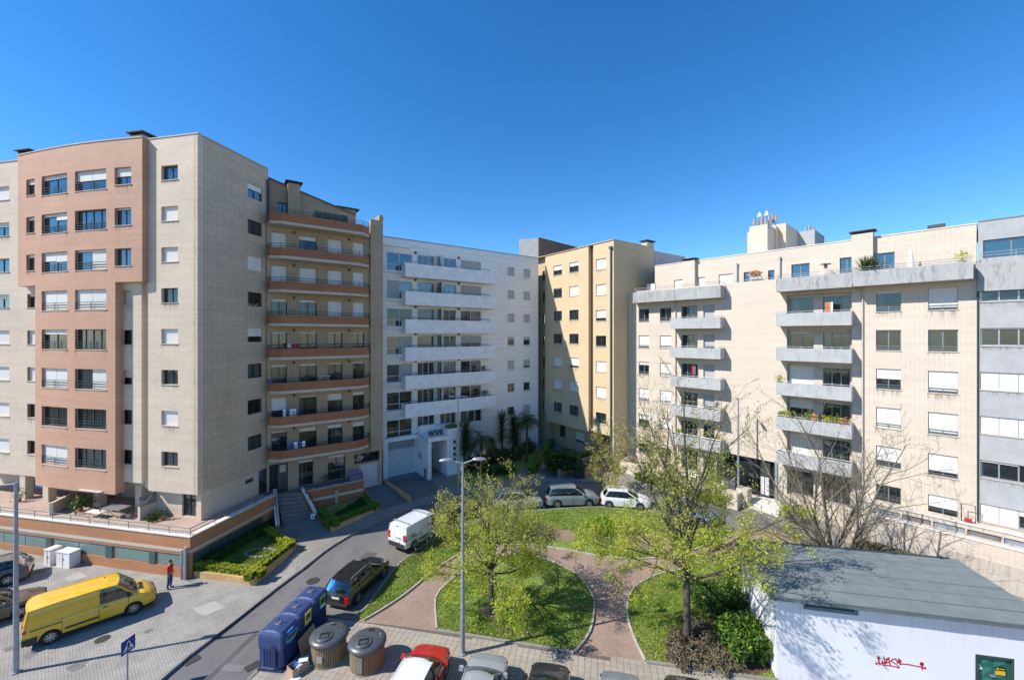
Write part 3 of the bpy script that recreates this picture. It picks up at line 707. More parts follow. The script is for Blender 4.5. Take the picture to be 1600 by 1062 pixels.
mb = MB(); FW.bx(mb, ps+.35, pe, .02, .4, pz-.1, pz2+.1); mb.build('portico_wall', 'tile_white', W)
mb = MB(); FW.bx(mb, lerp(ps,pe,.62), lerp(ps,pe,.92), .06, .1, GW, GW+2.1); mb.build('entrance_door', 'frame_grey', W)
for y in (690, 700, 709, 718):
    mb = MB(); a = FW.s(710, po); z = FW.z(710, y, po); FW.bx(mb, a-.15, a+.15, po, po+.02, z-.16, z+.16); mb.build('small_window', 'metal_dark', W)
mb = MB(); oo = po-.9
for (o0, o1, z0, z1, mm) in ((po-.95, po-.35, GW+.05, GW+1.0, 0), (po-1.7, po-1.5, GW+1.6, GW+2.2, 0), (po-2.3, po-1.9, GW+1.65, GW+2.15, 0)):
    mb = MB(); FW.bx(mb, ps-.02, ps, o0, o1, z0, z1); mb.build('meter_box', 'frame_grey', W)
attach(W)
# rooftop block behind white building (grey and brown)
q = P(813, 58); F_ = Fac(P(813, 60), dW)
mb = MB(); z1 = CAMZ+(HY-379)*62/FPX
mb.prism([P(811,60)[:2], P(841,59)[:2], P(905,66)[:2], P(870,72)[:2]], 20, z1)
o = mb.build('stair_tower', 'plaster_grey'); tag(o, 'grey stair tower rising behind the white and the yellow building', 'tower')
mb = MB(); mb.prism([P(841.5,58.9)[:2], P(842,58.7)[:2], P(906,65.8)[:2], P(905,66.2)[:2]], 20, z1+.02); mb.build('side_wall', 'roof_brown', o)
# ================================================================ building Y: yellow block
O_Y = P(959, 43.78); dY = Vector((.583, -.812)); FY = Fac(O_Y, dY); FYs = Fac(O_Y, dW)
Y = empty('yellow_apartment_block', FY.pt(0,0,1), label='yellow rendered apartment block with green drainpipe between the white and the cream buildings', cat='apartment building')
RY = FY.z(955, 375.5); c1 = (FY.s(864.8), FY.s(878)); c2 = (FY.s(889.6), FY.s(904)); c3 = (FY.s(931), FY.s(947))
t1, b1_ = FY.z(871, 415.8), FY.z(871, 429.4); t3, b3 = FY.z(939, 404.8), FY.z(939, 420.6)
t1 = b1_+1.15
sL, sM, sN = FY.s(852), FY.s(919.5), FY.s(927)
ZY = FY.z(920, 674.5); ZY2 = FY.z(954, 681)
ops = [(a, b, b1_-STEP*k, t1-STEP*k) for a, b in (c1, c2) for k in range(7)]
FY.wall(Y, 'wall', 'render_yellow', sL, sM, ZY, RY, ops)
FY.wall(Y, 'wall', 'render_yellow', sM-.3, sN+.3, ZY2, RY-.2, (), off=-.55)
t3 = b3+1.15
FY.wall(Y, 'wall', 'render_yellow', sN, 0, ZY2, RY, [(c3[0], c3[1], b3-STEP*k, t3-STEP*k) for k in range(7)], off=0)
mb = MB(); FY.bx(mb, -.02, 0, -.3, 0, 0, RY); 
FY.wall(Y, 'corner_wall', 'render_yellow', FY.s(954.5), 0.0, GW-.3, ZY2+.01, (), off=-.003)
for (a, b), st, bb, tt in ((c1, [.5,.1,0,0,1,1,0], b1_, t1), (c2, [.4,1,0,0,.8,1,0], b1_, t1), (c3, [1,1,.75,0,1,1,0], b3, t3)):
    for k in range(7):
        FY.window(Y, a, b, bb-STEP*k, tt-STEP*k, 0, .15, st[k], 2, frame='frame_green', curtain=True if k in (2, 6) else None)
# recessed strip with slits at the left
sl0, sl1 = FY.s(847.6, -.6), FY.s(851.4, -.6); st1, st0 = FY.z(850, 423.5, -.6), FY.z(850, 438.5, -.6)
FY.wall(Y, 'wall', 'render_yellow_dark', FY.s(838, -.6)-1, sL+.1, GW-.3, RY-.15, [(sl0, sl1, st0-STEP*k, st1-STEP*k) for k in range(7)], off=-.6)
for k in range(7): FY.window(Y, sl0, sl1, st0-STEP*k, st1-STEP*k, -.6, .1, 0, 1, sill=False)
# ground floor
gf = -1.6
d0, d1 = FY.s(874, gf), FY.s(883, gf); e0, e1 = FY.s(899, gf), FY.s(913, gf); ez1, ez0 = FY.z(906, 675, gf), FY.z(906, 691, gf)
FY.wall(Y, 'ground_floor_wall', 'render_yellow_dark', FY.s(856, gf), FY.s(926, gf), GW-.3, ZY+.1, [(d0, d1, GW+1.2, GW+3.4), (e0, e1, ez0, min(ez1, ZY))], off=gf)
FY.window(Y, e0, e1, ez0, min(ez1, ZY), gf, .12, .8, 1)
mb = MB(); FY.bx(mb, d0, d1, gf-.2, gf-.15, GW+1.2, GW+3.4); mb.build('entrance_door', 'metal_dark', Y)
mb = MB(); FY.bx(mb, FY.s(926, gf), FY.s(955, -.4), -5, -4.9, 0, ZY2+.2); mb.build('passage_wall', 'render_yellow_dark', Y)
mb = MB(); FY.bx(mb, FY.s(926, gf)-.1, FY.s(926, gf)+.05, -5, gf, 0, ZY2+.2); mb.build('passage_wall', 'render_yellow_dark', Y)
# side wall and grey rear part
SY = 15.0
sg = FYs.s(1021)
FYs.wall(Y, 'side_wall', 'render_yellow', .32, sg, GW-.3, RY-.02, ())
zg = RY-.3
FYs.wall(Y, 'side_wall', 'plaster_grey', sg, FYs.s(1072), GW, zg, (), off=-.1)
mb = MB(); mb.prism(poly_of(FYs, [(-.1,0.05),(sg,0.05),(sg,-15),(-.1,-15)]), RY-.01, RY+.05); mb.build('coping', 'render_yellow', Y)
chimney(1013, 381, FYs, -1.0, 1.3, .1, 'concrete_band', Y)
# 0.8m inside: rooms
lenf = -FY.s(845)
mb = MB(); mb.prism(poly_of(FY, [(-lenf,-1.5),(-.8,-1.5),(-.8,-12),(-lenf,-12)]), ZY+.2, RY-.5); mb.build('interior', 'interior_dark', Y)
mb = MB(); mb.prism(poly_of(FY, [(-lenf,-.7),(sM-.1,-.34),(-.35,-.6),(-.35,-8),(-lenf,-8)]), ZY2+.0, ZY2+.18); mb.build('soffit', 'soffit_light', Y)
a = FY.s(955.5); p = FY.pt(a, .1, 0); mb = MB(); mb.tube([(p[0],p[1],GW),(p[0],p[1],FY.z(955.5,389))], .10, 6); FY.bx(mb, a-.18, a+.18, .0, .25, FY.z(955.5,389), FY.z(955.5,388)+.2); mb.build('drainpipe', 'metal_green', Y)
attach(Y)
# ================================================================ building C: cream block
O_C = Vector((29.84, 26.68)); dC = Vector((.678, -.735)); FC = Fac(O_C, dC)
C = empty('cream_apartment_block', FC.pt(0,0,1), label='cream tiled apartment block with stained concrete balconies facing the street', cat='apartment building')
CE = FC.s(983); TC = FC.z(1170, 439.5)   # terrace parapet top between the slabs
ca, cb = (FC.s(998), FC.s(1014)), (FC.s(1031), FC.s(1048.7))
ta, ba = FC.z(1006, 482.7), FC.z(1006, 502)
REC = -.95
d1c, d2c = (FC.s(1064.4), FC.s(1090)), (FC.s(1099), FC.s(1116.5))
d3c, d4c = (FC.s(1233.7, -.4), FC.s(1271.4, -.4)), (FC.s(1285.7, -.4), FC.s(1329, -.4))
wt, wb = FC.z(1388, 454.5), FC.z(1388, 486.5); cc = (FC.s(1368.7), FC.s(1408)); cd = (FC.s(1450), FC.s(1497))
B1z1, B1z0 = FC.z(1088, 496.5, 1.1), FC.z(1088, 513, 1.1)
B2z1, B2z0 = FC.z(1213, 490, 1.1), FC.z(1213, 509.5, 1.1)
F0 = B2z0+.12          # floor of the first row
dt1 = FC.z(1077, 478); dt3 = FC.z(1250, 465.3, -.4)
ops = [(a, b, ba-STEP*k, ta-STEP*k) for a, b in (ca, cb) for k in range(6)]
ops += [(a, b, F0-STEP*k+.03, dt1-STEP*k) for a, b in (d1c, d2c) for k in range(6)]
r0, r1 = FC.s(1229.5), FC.s(1331)
ent0, ent1 = FC.s(1120), FC.s(1226)
EZ = FC.z(1170, 714); EF = gz(0, 35)+.35
ops += [(a, b, wb-STEP*k, wt-STEP*k) for a, b in (cc, cd) for k in range(6)]
rowtop = F0+2.5
ops += [(r0, r1, F0-STEP*5+.03 if 0 else F0-STEP*k, F0-STEP*k+2.42) for k in range(5)]
zlow = F0-STEP*5
ops += [(r0, r1, zlow, zlow+2.3), (ent0, ent1-.6, EF, EZ)]
CB_ = -.5
FC.wall(C, 'wall', 'tile_cream', CE, 0, CB_, TC-.02, ops)
st = [(0,.0),(.9,1),(.25,1),(.9,1),(.4,1),(.2,.2)]
for k in range(6):
    FC.window(C, ca[0], ca[1], ba-STEP*k, ta-STEP*k, 0, .15, st[k][0], 2, frame='frame_grey', rail=(.14,.28), curtain=(0,.5) if k == 0 else None)
    FC.window(C, cb[0], cb[1], ba-STEP*k, ta-STEP*k, 0, .15, st[k][1], 2, frame='frame_grey', rail=(.14,.28), curtain=(.3,.9) if k == 0 else None)
    FC.window(C, d1c[0], d1c[1], F0-STEP*k+.03, dt1-STEP*k, 0, .25, 0, 3, name='balcony_door', frame='frame_grey', sill=False, curtain=(.3,.9) if k == 1 else None)
    FC.window(C, d2c[0], d2c[1], F0-STEP*k+.03, dt1-STEP*k, 0, .2, [.7,.55,1,.6,.1,.2][k], 1, name='balcony_door', frame='frame_grey', sill=False, shmat='shutter_grey')
    FC.window(C, cc[0], cc[1], wb-STEP*k, wt-STEP*k, 0, .15, [.12,.04,.5,1,.72,0][k], 2, frame='frame_grey', rail=(.16,.32), curtain=[(0,.3),None,None,None,None,(0,.45)][k])
    FC.window(C, cd[0], cd[1], wb-STEP*k, wt-STEP*k, 0, .15, [.9,.04,.93,.95,.78,.55][k], 2, frame='frame_grey', rail=(.16,.32) if k < 5 else None, curtain=(0,.6) if k == 1 else None)
# loggia back walls and doors behind the right-hand balconies
for k in range(6):
    F_k = F0-STEP*k; top = F_k+(2.42 if k < 5 else 2.3)
    FC.wall(C, 'loggia_wall', 'tile_cream', r0, r1, F_k, top, [(d3c[0], d3c[1], F_k+.03, F_k+2.2), (d4c[0], d4c[1]-.02, F_k+.03, F_k+2.3-.12)], off=-.4, back=.2)
    FC.window(C, d3c[0], d3c[1], F_k+.03, F_k+2.2, -.4, .12, [0,.06,.95,.3,.85,.1][k], 2, name='balcony_door', frame='frame_grey', sill=False, shmat='shutter_white', curtain=[(.1,.6),None,None,None,None,None][k])
    FC.window(C, d4c[0], d4c[1]-.02, F_k+.03, F_k+2.18, -.4, .12, 0, 3, name='balcony_door', frame='frame_grey', sill=False, curtain=[None,(.0,.3),(0,.25),(.6,1),(0,.9),None][k])
    if k < 5: mb = MB(); a = (d3c[1]+d4c[0])/2; FC.bx(mb, a-.12, a+.12, -.4, -.2, F_k+2.0, F_k+2.2); mb.build('wall_lamp', 'sill', C)
def cbalc(a0, a1, z0, z1, fl, name='balcony', mat='concrete_light', o=1.1, rail=(.12,), sub=True):
    mb = MB(); FC.ribbon(mb, [(a0,0),(a0,o),(a1,o),(a1,0)], z0, z1, .13); bal = mb.build(name, mat, C)
    mb = MB(); FC.slab(mb, [(a0+.01,0),(a0+.01,o-.05),(a1-.01,o-.05),(a1-.01,0)], z0+.003, z0+.15); mb.build('floor_slab', 'concrete_band', bal)
    if rail: FC.rails(bal, [(a0+.08,o-.08),(a1-.08,o-.08),(a1-.08,.1)] , z1, rail, 'metal_light', r=.02, post=1.5)
    return bal
x0, x1 = FC.s(1047, 1.1), FC.s(1125.6, 1.1)
for k in range(5): cbalc(x0, x1, B1z0-STEP*k, B1z1-STEP*k, 0)
y0, y1 = FC.s(1212.6, 1.1), FC.s(1330.5, 1.1)
for k in range(5): cbalc(y0, y1, B2z0-STEP*k, B2z1-STEP*k, 0)
# terrace slabs along the top
u0, u1 = FC.s(986, 1.1), FC.s(1126, 1.1); v0, v1 = FC.s(1212.6, 1.1), FC.s(1331, 1.1); w1_ = FC.s(1521, 1.3)
tz1, tz0 = FC.z(1126, 445.5, 1.1), FC.z(1126, 464.5, 1.1); sz1, sz0 = FC.z(1213, 435.5, 1.1), FC.z(1213, 456, 1.1)
n = 4
for i in range(n):
    mb = MB(); a, b = lerp(u0+.4, u1, i/n)+.006, lerp(u0+.4, u1, (i+1)/n)-.006
    FC.bx(mb, a, b, .95, 1.1, tz0, tz1); mb.build('terrace_parapet', 'concrete_stained', C)
mb = MB(); FC.ribbon(mb, [(u0,-.2),(u0-.0,.75),(u0+.39,1.1)], tz0, tz1, .15); mb.build('terrace_parapet', 'concrete_stained', C)
mb = MB(); FC.bx(mb, u1-.15, u1, -.05, .944, tz0, tz1); mb.build('terrace_parapet', 'concrete_stained', C)
mb = MB(); FC.slab(mb, [(u0+.1,0),(u0+.1,.7),(u0+.4,.94),(u1-.16,.94),(u1-.16,0)], tz0+.01, tz0+.2); mb.build('terrace_slab', 'concrete_band', C)
mb = MB(); FC.ribbon(mb, [(v0,0),(v0,1.1),(v1,1.1)], sz0, sz1, .15); mb.build('terrace_parapet', 'concrete_stained', C)
mb = MB(); FC.ribbon(mb, [(v1+.1,1.0),(v1+.1,1.3),(w1_,1.3),(w1_,0)], sz0, sz1, .15); mb.build('terrace_parapet', 'concrete_stained', C)
mb = MB(); FC.slab(mb, [(v0+.1,0),(v0+.1,.95),(v1+.2,1.0),(v1+.2,1.14),(w1_-.16,1.14),(w1_-.16,0)], sz0+.01, sz0+.2); mb.build('terrace_slab', 'concrete_band', C)
FC.rails(C, [(u0+.3,.9),(u1-.1,1.0),(u1-.1,-.1),(v0,-.1),(v0+.1,1.0),(v1,1.0),(v1+.2,1.2),(w1_-.1,1.2)], sz1-.01, (.12,.28), 'metal_light', r=.02, post=1.8)
# penthouse storey, set back
PO = -1.5; RC = FC.z(1400, 366.5, PO)
def wpx(xa, xb, ya, yb, o): return (FC.s(xa, o), FC.s(xb, o), FC.z((xa+xb)/2, yb, o), FC.z((xa+xb)/2, ya, o))
TF = TC-.9
pw_ = [(1010,1025,443,458,1),(1053,1067,437,452,1),(1091,1102,433,449,1),(1123,1145,428,445,1),(1162,1171,425,440,0),(1200,1210,422,437,0),(1236.5,1265,412,433,0),(1312,1334,402,424,0),(1337,1398,396.5,422,0)]
ops = []; specs = []
for xa, xb, ya, yb, sh in pw_:
    o = wpx(xa, xb, ya, yb, PO); o = (o[0], o[1], max(TF+.05, o[2]-.8), o[3]); ops.append(o); specs.append((o, sh, xb-xa))
FC.wall(C, 'penthouse_wall', 'tile_cream', CE+2.2, .0, TF-.2, RC, ops, off=PO)
for o, sh, wd in specs:
    FC.window(C, o[0], o[1], o[2], o[3], PO, .15, sh, 1 if wd < 16 else 2 if wd < 40 else 4, frame='frame_grey', gl='glass_sky_tint', sill=False, curtain=(.4,.7) if wd > 50 else None)
mb = MB(); FC.slab(mb, [(CE+.4,-.36),(-.02,-.36),(-.02,PO-.3),(CE+.4,PO-.3)], TF-.15, TF); mb.build('terrace_floor', 'terracotta', C)
mb = MB(); FC.slab(mb, [(CE+2.2,PO+.04),(0.02,PO+.04),(.02,PO-11),(CE+2.2,PO-11)], RC, RC+.07); mb.build('roof', 'coping_white', C)
FC.wall(C, 'tower_wall', 'tile_cream', FC.s(1068,PO), FC.s(1087,PO), RC-1.5, FC.z(1078, 409, PO), (), off=PO+.28)
chimney(1078, 408, FC, PO+.1, 1.2, .0, 'tile_cream', C, fl=1.2, down=3.2)
chimney(1348, 366, FC, PO+.15, 1.25, .0, 'tile_cream', C, fl=1.25, down=3.2)
a = FC.s(1463, PO-.8); z = FC.z(1463, 352, PO-.8); mb = MB(); FC.bx(mb, a-.45, a+.45, PO-1.3, PO-.7, RC, z+.05); mb.build('roof_vent', 'chimney_dark', C)
for xa, ya, yb in ((1152.5, 415, 440), (1219.5, 405, 432)):
    p = FC.pt(FC.s(xa, PO), PO+.12, 0); z1, z0 = FC.z(xa, ya, PO), TF
    mb = MB(); mb.tube([(p[0],p[1],z0),(p[0],p[1],z1)], .05, 6); mb.tube([(p[0],p[1],z1),(p[0],p[1],z1+.2)], .085, 6); mb.build('flue', 'metal_light', C)
for x in (988.5, 1056, 1348, ):
    p = FC.pt(FC.s(x), .1, 0); mb = MB(); mb.tube([(p[0],p[1],EF),(p[0],p[1],(tz0 if x < 1200 else sz0))], .055, 6); mb.build('drainpipe', 'concrete_band', C)
mb = MB(); mb.prism(poly_of(FC, [(CE+1.6,-1.3),(-.3,-1.3),(-.3,-11),(CE+1.6,-11)]), .5, TC-1.2); mb.build('interior', 'interior_dark', C)
mb = MB(); mb.prism(poly_of(FC, [(CE+2.6,PO-1.0),(-.3,PO-1.0),(-.3,PO-10),(CE+2.6,PO-10)]), TC-1, RC-.1); mb.build('interior', 'interior_dark', C)
FC.wall(C, 'end_wall', 'tile_cream', -.02, 0.0, TF-.1, RC, (), off=PO, back=6)
# entrance
mb = MB(); FC.bx(mb, ent0, ent1-.6, -.75, -.7, EF, EZ); mb.build('entrance_back', 'metal_dark', C)
a0, a1 = FC.s(1185), FC.s(1202)
mb = MB(); FC.bx(mb, a0, a1, -.3, -.25, EF+.1, EZ-.05); lp = mb.build('letterbox_panel', 'metal_dark', C)
for i in range(2):
    for k in range(9):
        mb = MB(); u = lerp(a0, a1, .12+.42*i); FC.bx(mb, u, u+(a1-a0)*.34, -.25, -.22, EF+.25+k*.17, EF+.25+k*.17+.13); mb.build('letterbox', 'white_paint', lp)
for xa, xb in ((1122,1150),(1152,1183)):
    mb = MB(); FC.bx(mb, FC.s(xa), FC.s(xb), -.25, -.22, EF+.05, EZ-.5); mb.build('entrance_glass', 'glass', C)
mb = MB(); FC.bx(mb, FC.s(1211), FC.s(1215), -.3, .1, EF, EZ+.2); mb.build('door_frame', 'galvanised', C)
attach(C)
# tower with antennas on the roof of C
TO = -5.5
tw0, tw1 = FC.s(1171, TO), FC.s(1199, TO); tzz = FC.z(1185, 352, TO)
T = empty('stair_tower', FC.pt(tw1, TO, RC), label='cream tiled roof tower with mobile antennas on top', cat='tower')
mb = MB(); FC.bx(mb, tw0, tw1, TO-2.2, TO, RC-.5, tzz); mb.build('tower_wall', 'tile_beige', T)
mb = MB(); FC.bx(mb, tw0-.25, tw0, TO-2, TO-.2, RC-.5, FC.z(1171, 362, TO)); mb.build('tower_wall', 'tile_beige', T)
fx = Fac(FC.pt(tw1, TO-2.0, 0)[:2], FC.n*-1.0)  # running away from the camera
x0 = tw1; 
mb = MB(); FC.bx(mb, tw0+.3, FC.s(1232, TO-4), TO-8, TO-3.1, RC-.5, FC.z(1232, 351, TO-4)); mb.build('tower_wall', 'tile_beige', T)
mb = MB(); FC.bx(mb, tw1-1.0, FC.s(1212, TO-2.2), TO-6, TO-2.22, RC-.5, FC.z(1214, 355, TO-3)); mb.build('tower_wall', 'tile_beige', T)
s2 = FC.s(1232, TO-4)
mb = MB(); FC.bx(mb, s2, FC.s(1273, TO-7.5), TO-12, TO-7.5, RC-.5, FC.z(1273, 366, TO-7.5)+.5); mb.build('tower_wall', 'plaster_grey', T)
attach(T)
rr = random.Random(4)
for i, (x, y0_, y1_, o) in enumerate([(1178,343,352,TO-.2),(1184,345,352,TO-.4),(1190,340,352,TO-.3),(1196,343,352,TO-.2),(1202,338,352,TO-.5),(1207,336,350,TO-1),(1212,337,348,TO-1),(1259,356,366,TO-9),(1264,353,366,TO-9),(1269,357,368,TO-8.5)]):
    a = FC.s(x, o); z1, z0 = FC.z(x, y0_, o), FC.z(x, y1_, o); p = FC.pt(a, o, 0)
    an = empty('antenna', (p[0], p[1], z0), label='', cat='antenna', group='mobile antennas on the roof tower'); an['label'] = ['leftmost panel antenna on the cream roof tower','second panel antenna from the left on the cream roof tower','third panel antenna from the left, below the left bell cap','fourth panel antenna, below the right bell cap on the roof tower','fifth panel antenna, right of the tallest mast on the tower','sixth panel antenna of the tower row, second from its right end','rightmost panel antenna of the row on the cream roof tower','left one of three panel antennas at the back end of the rooftop','middle one of three panel antennas at the back end of the rooftop','right one of three panel antennas at the back end of the rooftop'][i]
    mb = MB(); mb.tube([(0,0,-.3),(0,0,z1-z0)], .03, 5); mb.build('mast', 'metal_light', an)
    mb = MB(); mb.box(-.13,.13,-.22,-.06,.05,z1-z0); mb.build('panel', 'plaster_grey', an)
for x, y0_ in ((1187, 333), (1198, 331)):
    o = TO-.6; a = FC.s(x, o); p = FC.pt(a, o, 0); z1 = FC.z(x, y0_, o)
    an = empty('antenna', (p[0], p[1], tzz), label='mast with pale bell shaped antenna cap, '+('left' if x < 1190 else 'right')+' one on the cream roof tower', cat='antenna')
    mb = MB(); mb.tube([(0,0,0),(0,0,z1-tzz)], .05, 6); mb.build('mast', 'metal_light', an)
    mb = MB(); mb.lathe([(.2,z1-tzz-.4),(.2,z1-tzz-.28),(.09,z1-tzz),(.02,z1-tzz+.1)], 10); mb.build('cap', 'white_paint', an)
o = TO-.8; p = FC.pt(FC.s(1198.5, o), o, 0); z1 = FC.z(1198, 325, o)
mb = MB(); mb.tube([(p[0],p[1],tzz),(p[0],p[1],z1)], .04, 6); mb.tube([(p[0]-.2,p[1],z1),(p[0]+.25,p[1],z1+.05)], .04, 5)
tag(mb.build('weather_mast', 'metal_light'), 'tallest thin mast on the cream roof tower', 'mast')
# ================================================================ building G: grey neighbour
G_ = empty('grey_apartment_block', FC.pt(.1,0,1), label='grey plastered apartment block with window bands at the right edge', cat='apartment building')
GO = .06; GEE = 9.0
hz = [(442.6,470),(512.5,540),(581,607.7),(651,679),(721,746),(789.6,814.6)]
rows = []
gt = FC.z(1531, 512.5, GO); gb = FC.z(1531, 540, GO)
for k in range(6): rows.append((gb-STEP*(k-1), gt-STEP*(k-1)))
a0 = FC.s(1531.5, GO); a1 = FC.s(1556, GO); wd = (FC.s(1592, GO)-a0)/2.0
ops = [(a0, a0+wd*4, z0, z1) for z0, z1 in rows]
PZ1, PZ0 = FC.z(1530, 404, GO+.3), FC.z(1530, 455, GO+.3)
FC.wall(G_, 'wall', 'plaster_grey', .0, GEE, -.5, PZ1-.05, ops, off=GO)
shG = [[(0,0,.2,0)],[(0,0,0,0)],[(1,1,1,0)],[(1,1,1,1)],[(.12,.12,0,0)],[(1,1,.3,1)]]
for k, (z0, z1) in enumerate(rows):
    FC.window(G_, a0, a0+wd*4, z0, z1, GO, .14, shG[k][0], 4, frame='metal_light', gl='glass', curtain=(0,.12) if k == 0 else (.0,.25) if k == 1 else None, shmat='shutter_white', fw=.08)
mb = MB(); FC.ribbon(mb, [(.02,GO),(.02,GO+.25),(GEE,GO+.25)], PZ0, PZ1, .2); mb.build('terrace_parapet', 'concrete_stained', G_)
FC.rails(G_, [(.1,GO),(GEE,GO)], PZ1, (.2,.38), 'metal_light', r=.025)
go = -1.35; gwz1_ = FC.z(1560, 373, go); gr = FC.z(1560, 343, go)
ga, gb_ = FC.s(1536, go), FC.s(1536, go)+6
FC.wall(G_, 'penthouse_wall', 'plaster_grey', .06, GEE, PZ1-1, gr, [(ga, gb_, PZ1-.9, gwz1_)], off=go)
FC.window(G_, ga, gb_, PZ1-.9, gwz1_, go, .15, 0, 5, frame='frame_grey', gl='glass_sky_tint', sill=False, curtain=(0,.35))
mb = MB(); FC.bx(mb, .03, .33, go-4, go+1.3, PZ1-1, PZ1+.7); 
mb = MB(); FC.slab(mb, [(.06,go+.03),(GEE,go+.03),(GEE,go-9),(.06,go-9)], gr, gr+.07); mb.build('roof', 'roof_grey', G_)
mb = MB(); FC.slab(mb, [(.06,GO-.1),(GEE,GO-.1),(GEE,go-.3),(.06,go-.3)], PZ1-1.1, PZ1-.95); mb.build('terrace_floor', 'roof_grey', G_)
mb = MB(); mb.prism(poly_of(FC, [(.5,-1.3),(GEE,-1.3),(GEE,-9),(.5,-9)]), -.5, PZ1-1.2); mb.build('interior', 'interior_dark', G_)
mb = MB(); p = FC.pt(.02, .12, 0); mb.tube([(p[0],p[1],-.3),(p[0],p[1],PZ0)], .045, 6); mb.build('drainpipe', 'metal_dark', G_)
attach(G_)
import numpy as np
from mathutils import geometry as MG
rng = np.random.default_rng(11)
# ---------------------------------------------------------------- ground materials
def groundmat(name, col, n1=.25, s1=.5, fine=20, nf=.15, rough=.9, patch=None, bm=.3, stretch=(1,1,1)):
    m, n, b = newmat(name); v = coords(n, 'pos')
    c = ramp(n, noise(n, v, s1, 6, stretch, .65), [(.3, sc3(col, 1-n1)), (.7, sc3(col, 1+n1))])
    f = noise(n, v, fine, 3); c = mix(n, 1, c, ramp(n, f, [(.3, 1-nf), (.7, 1+nf*.4)]), 'MULTIPLY')
    if patch: c = mix(n, ramp(n, noise(n, v, patch[1], 4), [(patch[2], 0.), (patch[2]+.1, patch[3])]), c, patch[0])
    L(n, c, b.inputs['Base Color']); b.inputs['Roughness'].default_value = rough; b.inputs['Specular IOR Level'].default_value = .25
    bump(n, b, f, bm, .015); return m
groundmat('asphalt', (.175,.170,.165), .16, .5, 60, .25, patch=((.11,.11,.11), .7, .55, .45), stretch=(1,.35,1))
groundmat('earth', (.12,.09,.065), .3, .8, 12, .3, bm=.6)
groundmat('dry_soil', (.27,.20,.13), .2, 1.5, 14, .3, bm=.8)
groundmat('concrete_pavement', (.26,.24,.21), .18, .6, 30, .15, patch=((.14,.13,.12), .9, .6, .4))
groundmat('lawn_soil', (.21,.28,.065), .35, .9, 14, .35, patch=((.16,.13,.06), .7, .60, .7), bm=.8)
def setts(name, c1, c2, cm, bw, bh, ang, dirt, rough=.85, mort=.012, off=.5, big=.22):
    m, n, b = newmat(name); v = coords(n, 'pos')
    mp = nd(n, 'Mapping'); mp.inputs['Rotation'].default_value = (0, 0, ang); L(n, v, mp.inputs[0])
    br = nd(n, 'TexBrick'); L(n, mp.outputs[0], br.inputs['Vector']); br.offset = off
    br.inputs['Scale'].default_value = 1; br.inputs['Brick Width'].default_value = bw; br.inputs['Row Height'].default_value = bh
    br.inputs['Mortar Size'].default_value = mort; br.inputs['Mortar Smooth'].default_value = .4; br.inputs['Bias'].default_value = 0
    br.inputs['Color1'].default_value = (*c1, 1); br.inputs['Color2'].default_value = (*c2, 1); br.inputs['Mortar'].default_value = (*cm, 1)
    c = mix(n, 1, br.outputs['Color'], ramp(n, noise(n, v, .55, 6, (1,1,1), .7), [(.3, 1-big), (.68, 1.08)]), 'MULTIPLY')
    c = mix(n, ramp(n, noise(n, v, 1.7, 5, (1, 1, 1), .75), [(.55, 0.), (.72, .55)]), c, dirt)
    L(n, c, b.inputs['Base Color']); b.inputs['Roughness'].default_value = rough; b.inputs['Specular IOR Level'].default_value = .25
    inv = nd(n, 'Math', operation='SUBTRACT'); inv.inputs[0].default_value = 1; L(n, br.outputs['Fac'], inv.inputs[1])
    bump(n, b, inv.outputs[0], .6, .012)
ANG = math.atan2(.199, .98)
setts('setts_grey', (.38,.36,.325), (.355,.335,.30), (.305,.29,.26), .35, .11, ANG+.52, (.19,.175,.15), big=.32, mort=.014)
setts('brick_path', (.40,.285,.22), (.345,.24,.185), (.25,.185,.145), .20, .10, .3, (.24,.17,.14))
setts('cobbles', (.34,.31,.265), (.26,.235,.2), (.12,.11,.095), .11, .10, .45, (.17,.16,.13), big=.25, mort=.02)
plain('paver', (.34,.305,.25), .85, var=.16, scale=1.1, bmp=.2)
plain('paver_warm', (.38,.29,.22), .85, var=.16, scale=1.1, bmp=.2)
plain('joint_sand', (.12,.105,.085), .95, var=.2)
plain('kerb_concrete', (.25,.235,.21), .85, var=.18, scale=2, bmp=.2)
plain('kerb_dark', (.13,.125,.12), .85, var=.2, scale=2, bmp=.2)
plain('edging_white', (.42,.395,.35), .85, var=.18, scale=3, bmp=.2)
plain('iron', (.07,.06,.055), .6, metal=.3, var=.25, scale=8)
# ---------------------------------------------------------------- draping
def sheet(name, poly, dz, mat, skirt=None, parent=None, kind='structure'):
    bm = bmesh.new(); poly = [tuple(p[:2]) for p in poly]
    vs = [bm.verts.new((p[0], p[1], 0)) for p in poly]; f = bm.faces.new(vs)
    bmesh.ops.recalc_face_normals(bm, faces=bm.faces)
    if bm.faces[:][0].normal.z < 0: bmesh.ops.reverse_faces(bm, faces=bm.faces[:])
    bmesh.ops.triangulate(bm, faces=bm.faces[:])
    for y in (27, 38):
        bmesh.ops.bisect_plane(bm, geom=bm.verts[:]+bm.edges[:]+bm.faces[:], plane_co=(0, y, 0), plane_no=(0, 1, 0), dist=1e-5)
    for v in bm.verts: v.co.z = gz(0, v.co.y)+dz
    if skirt:
        be = [e for e in bm.edges if e.is_boundary]
        r = bmesh.ops.extrude_edge_only(bm, edges=be)
        for v in [g for g in r['geom'] if isinstance(g, bmesh.types.BMVert)]: v.co.z -= skirt
    me = bpy.data.meshes.new(name); bm.to_mesh(me); bm.free(); me.materials.append(MATS[mat])
    o = link(name, me, parent)
    if kind and not parent: o['kind'] = kind
    return o
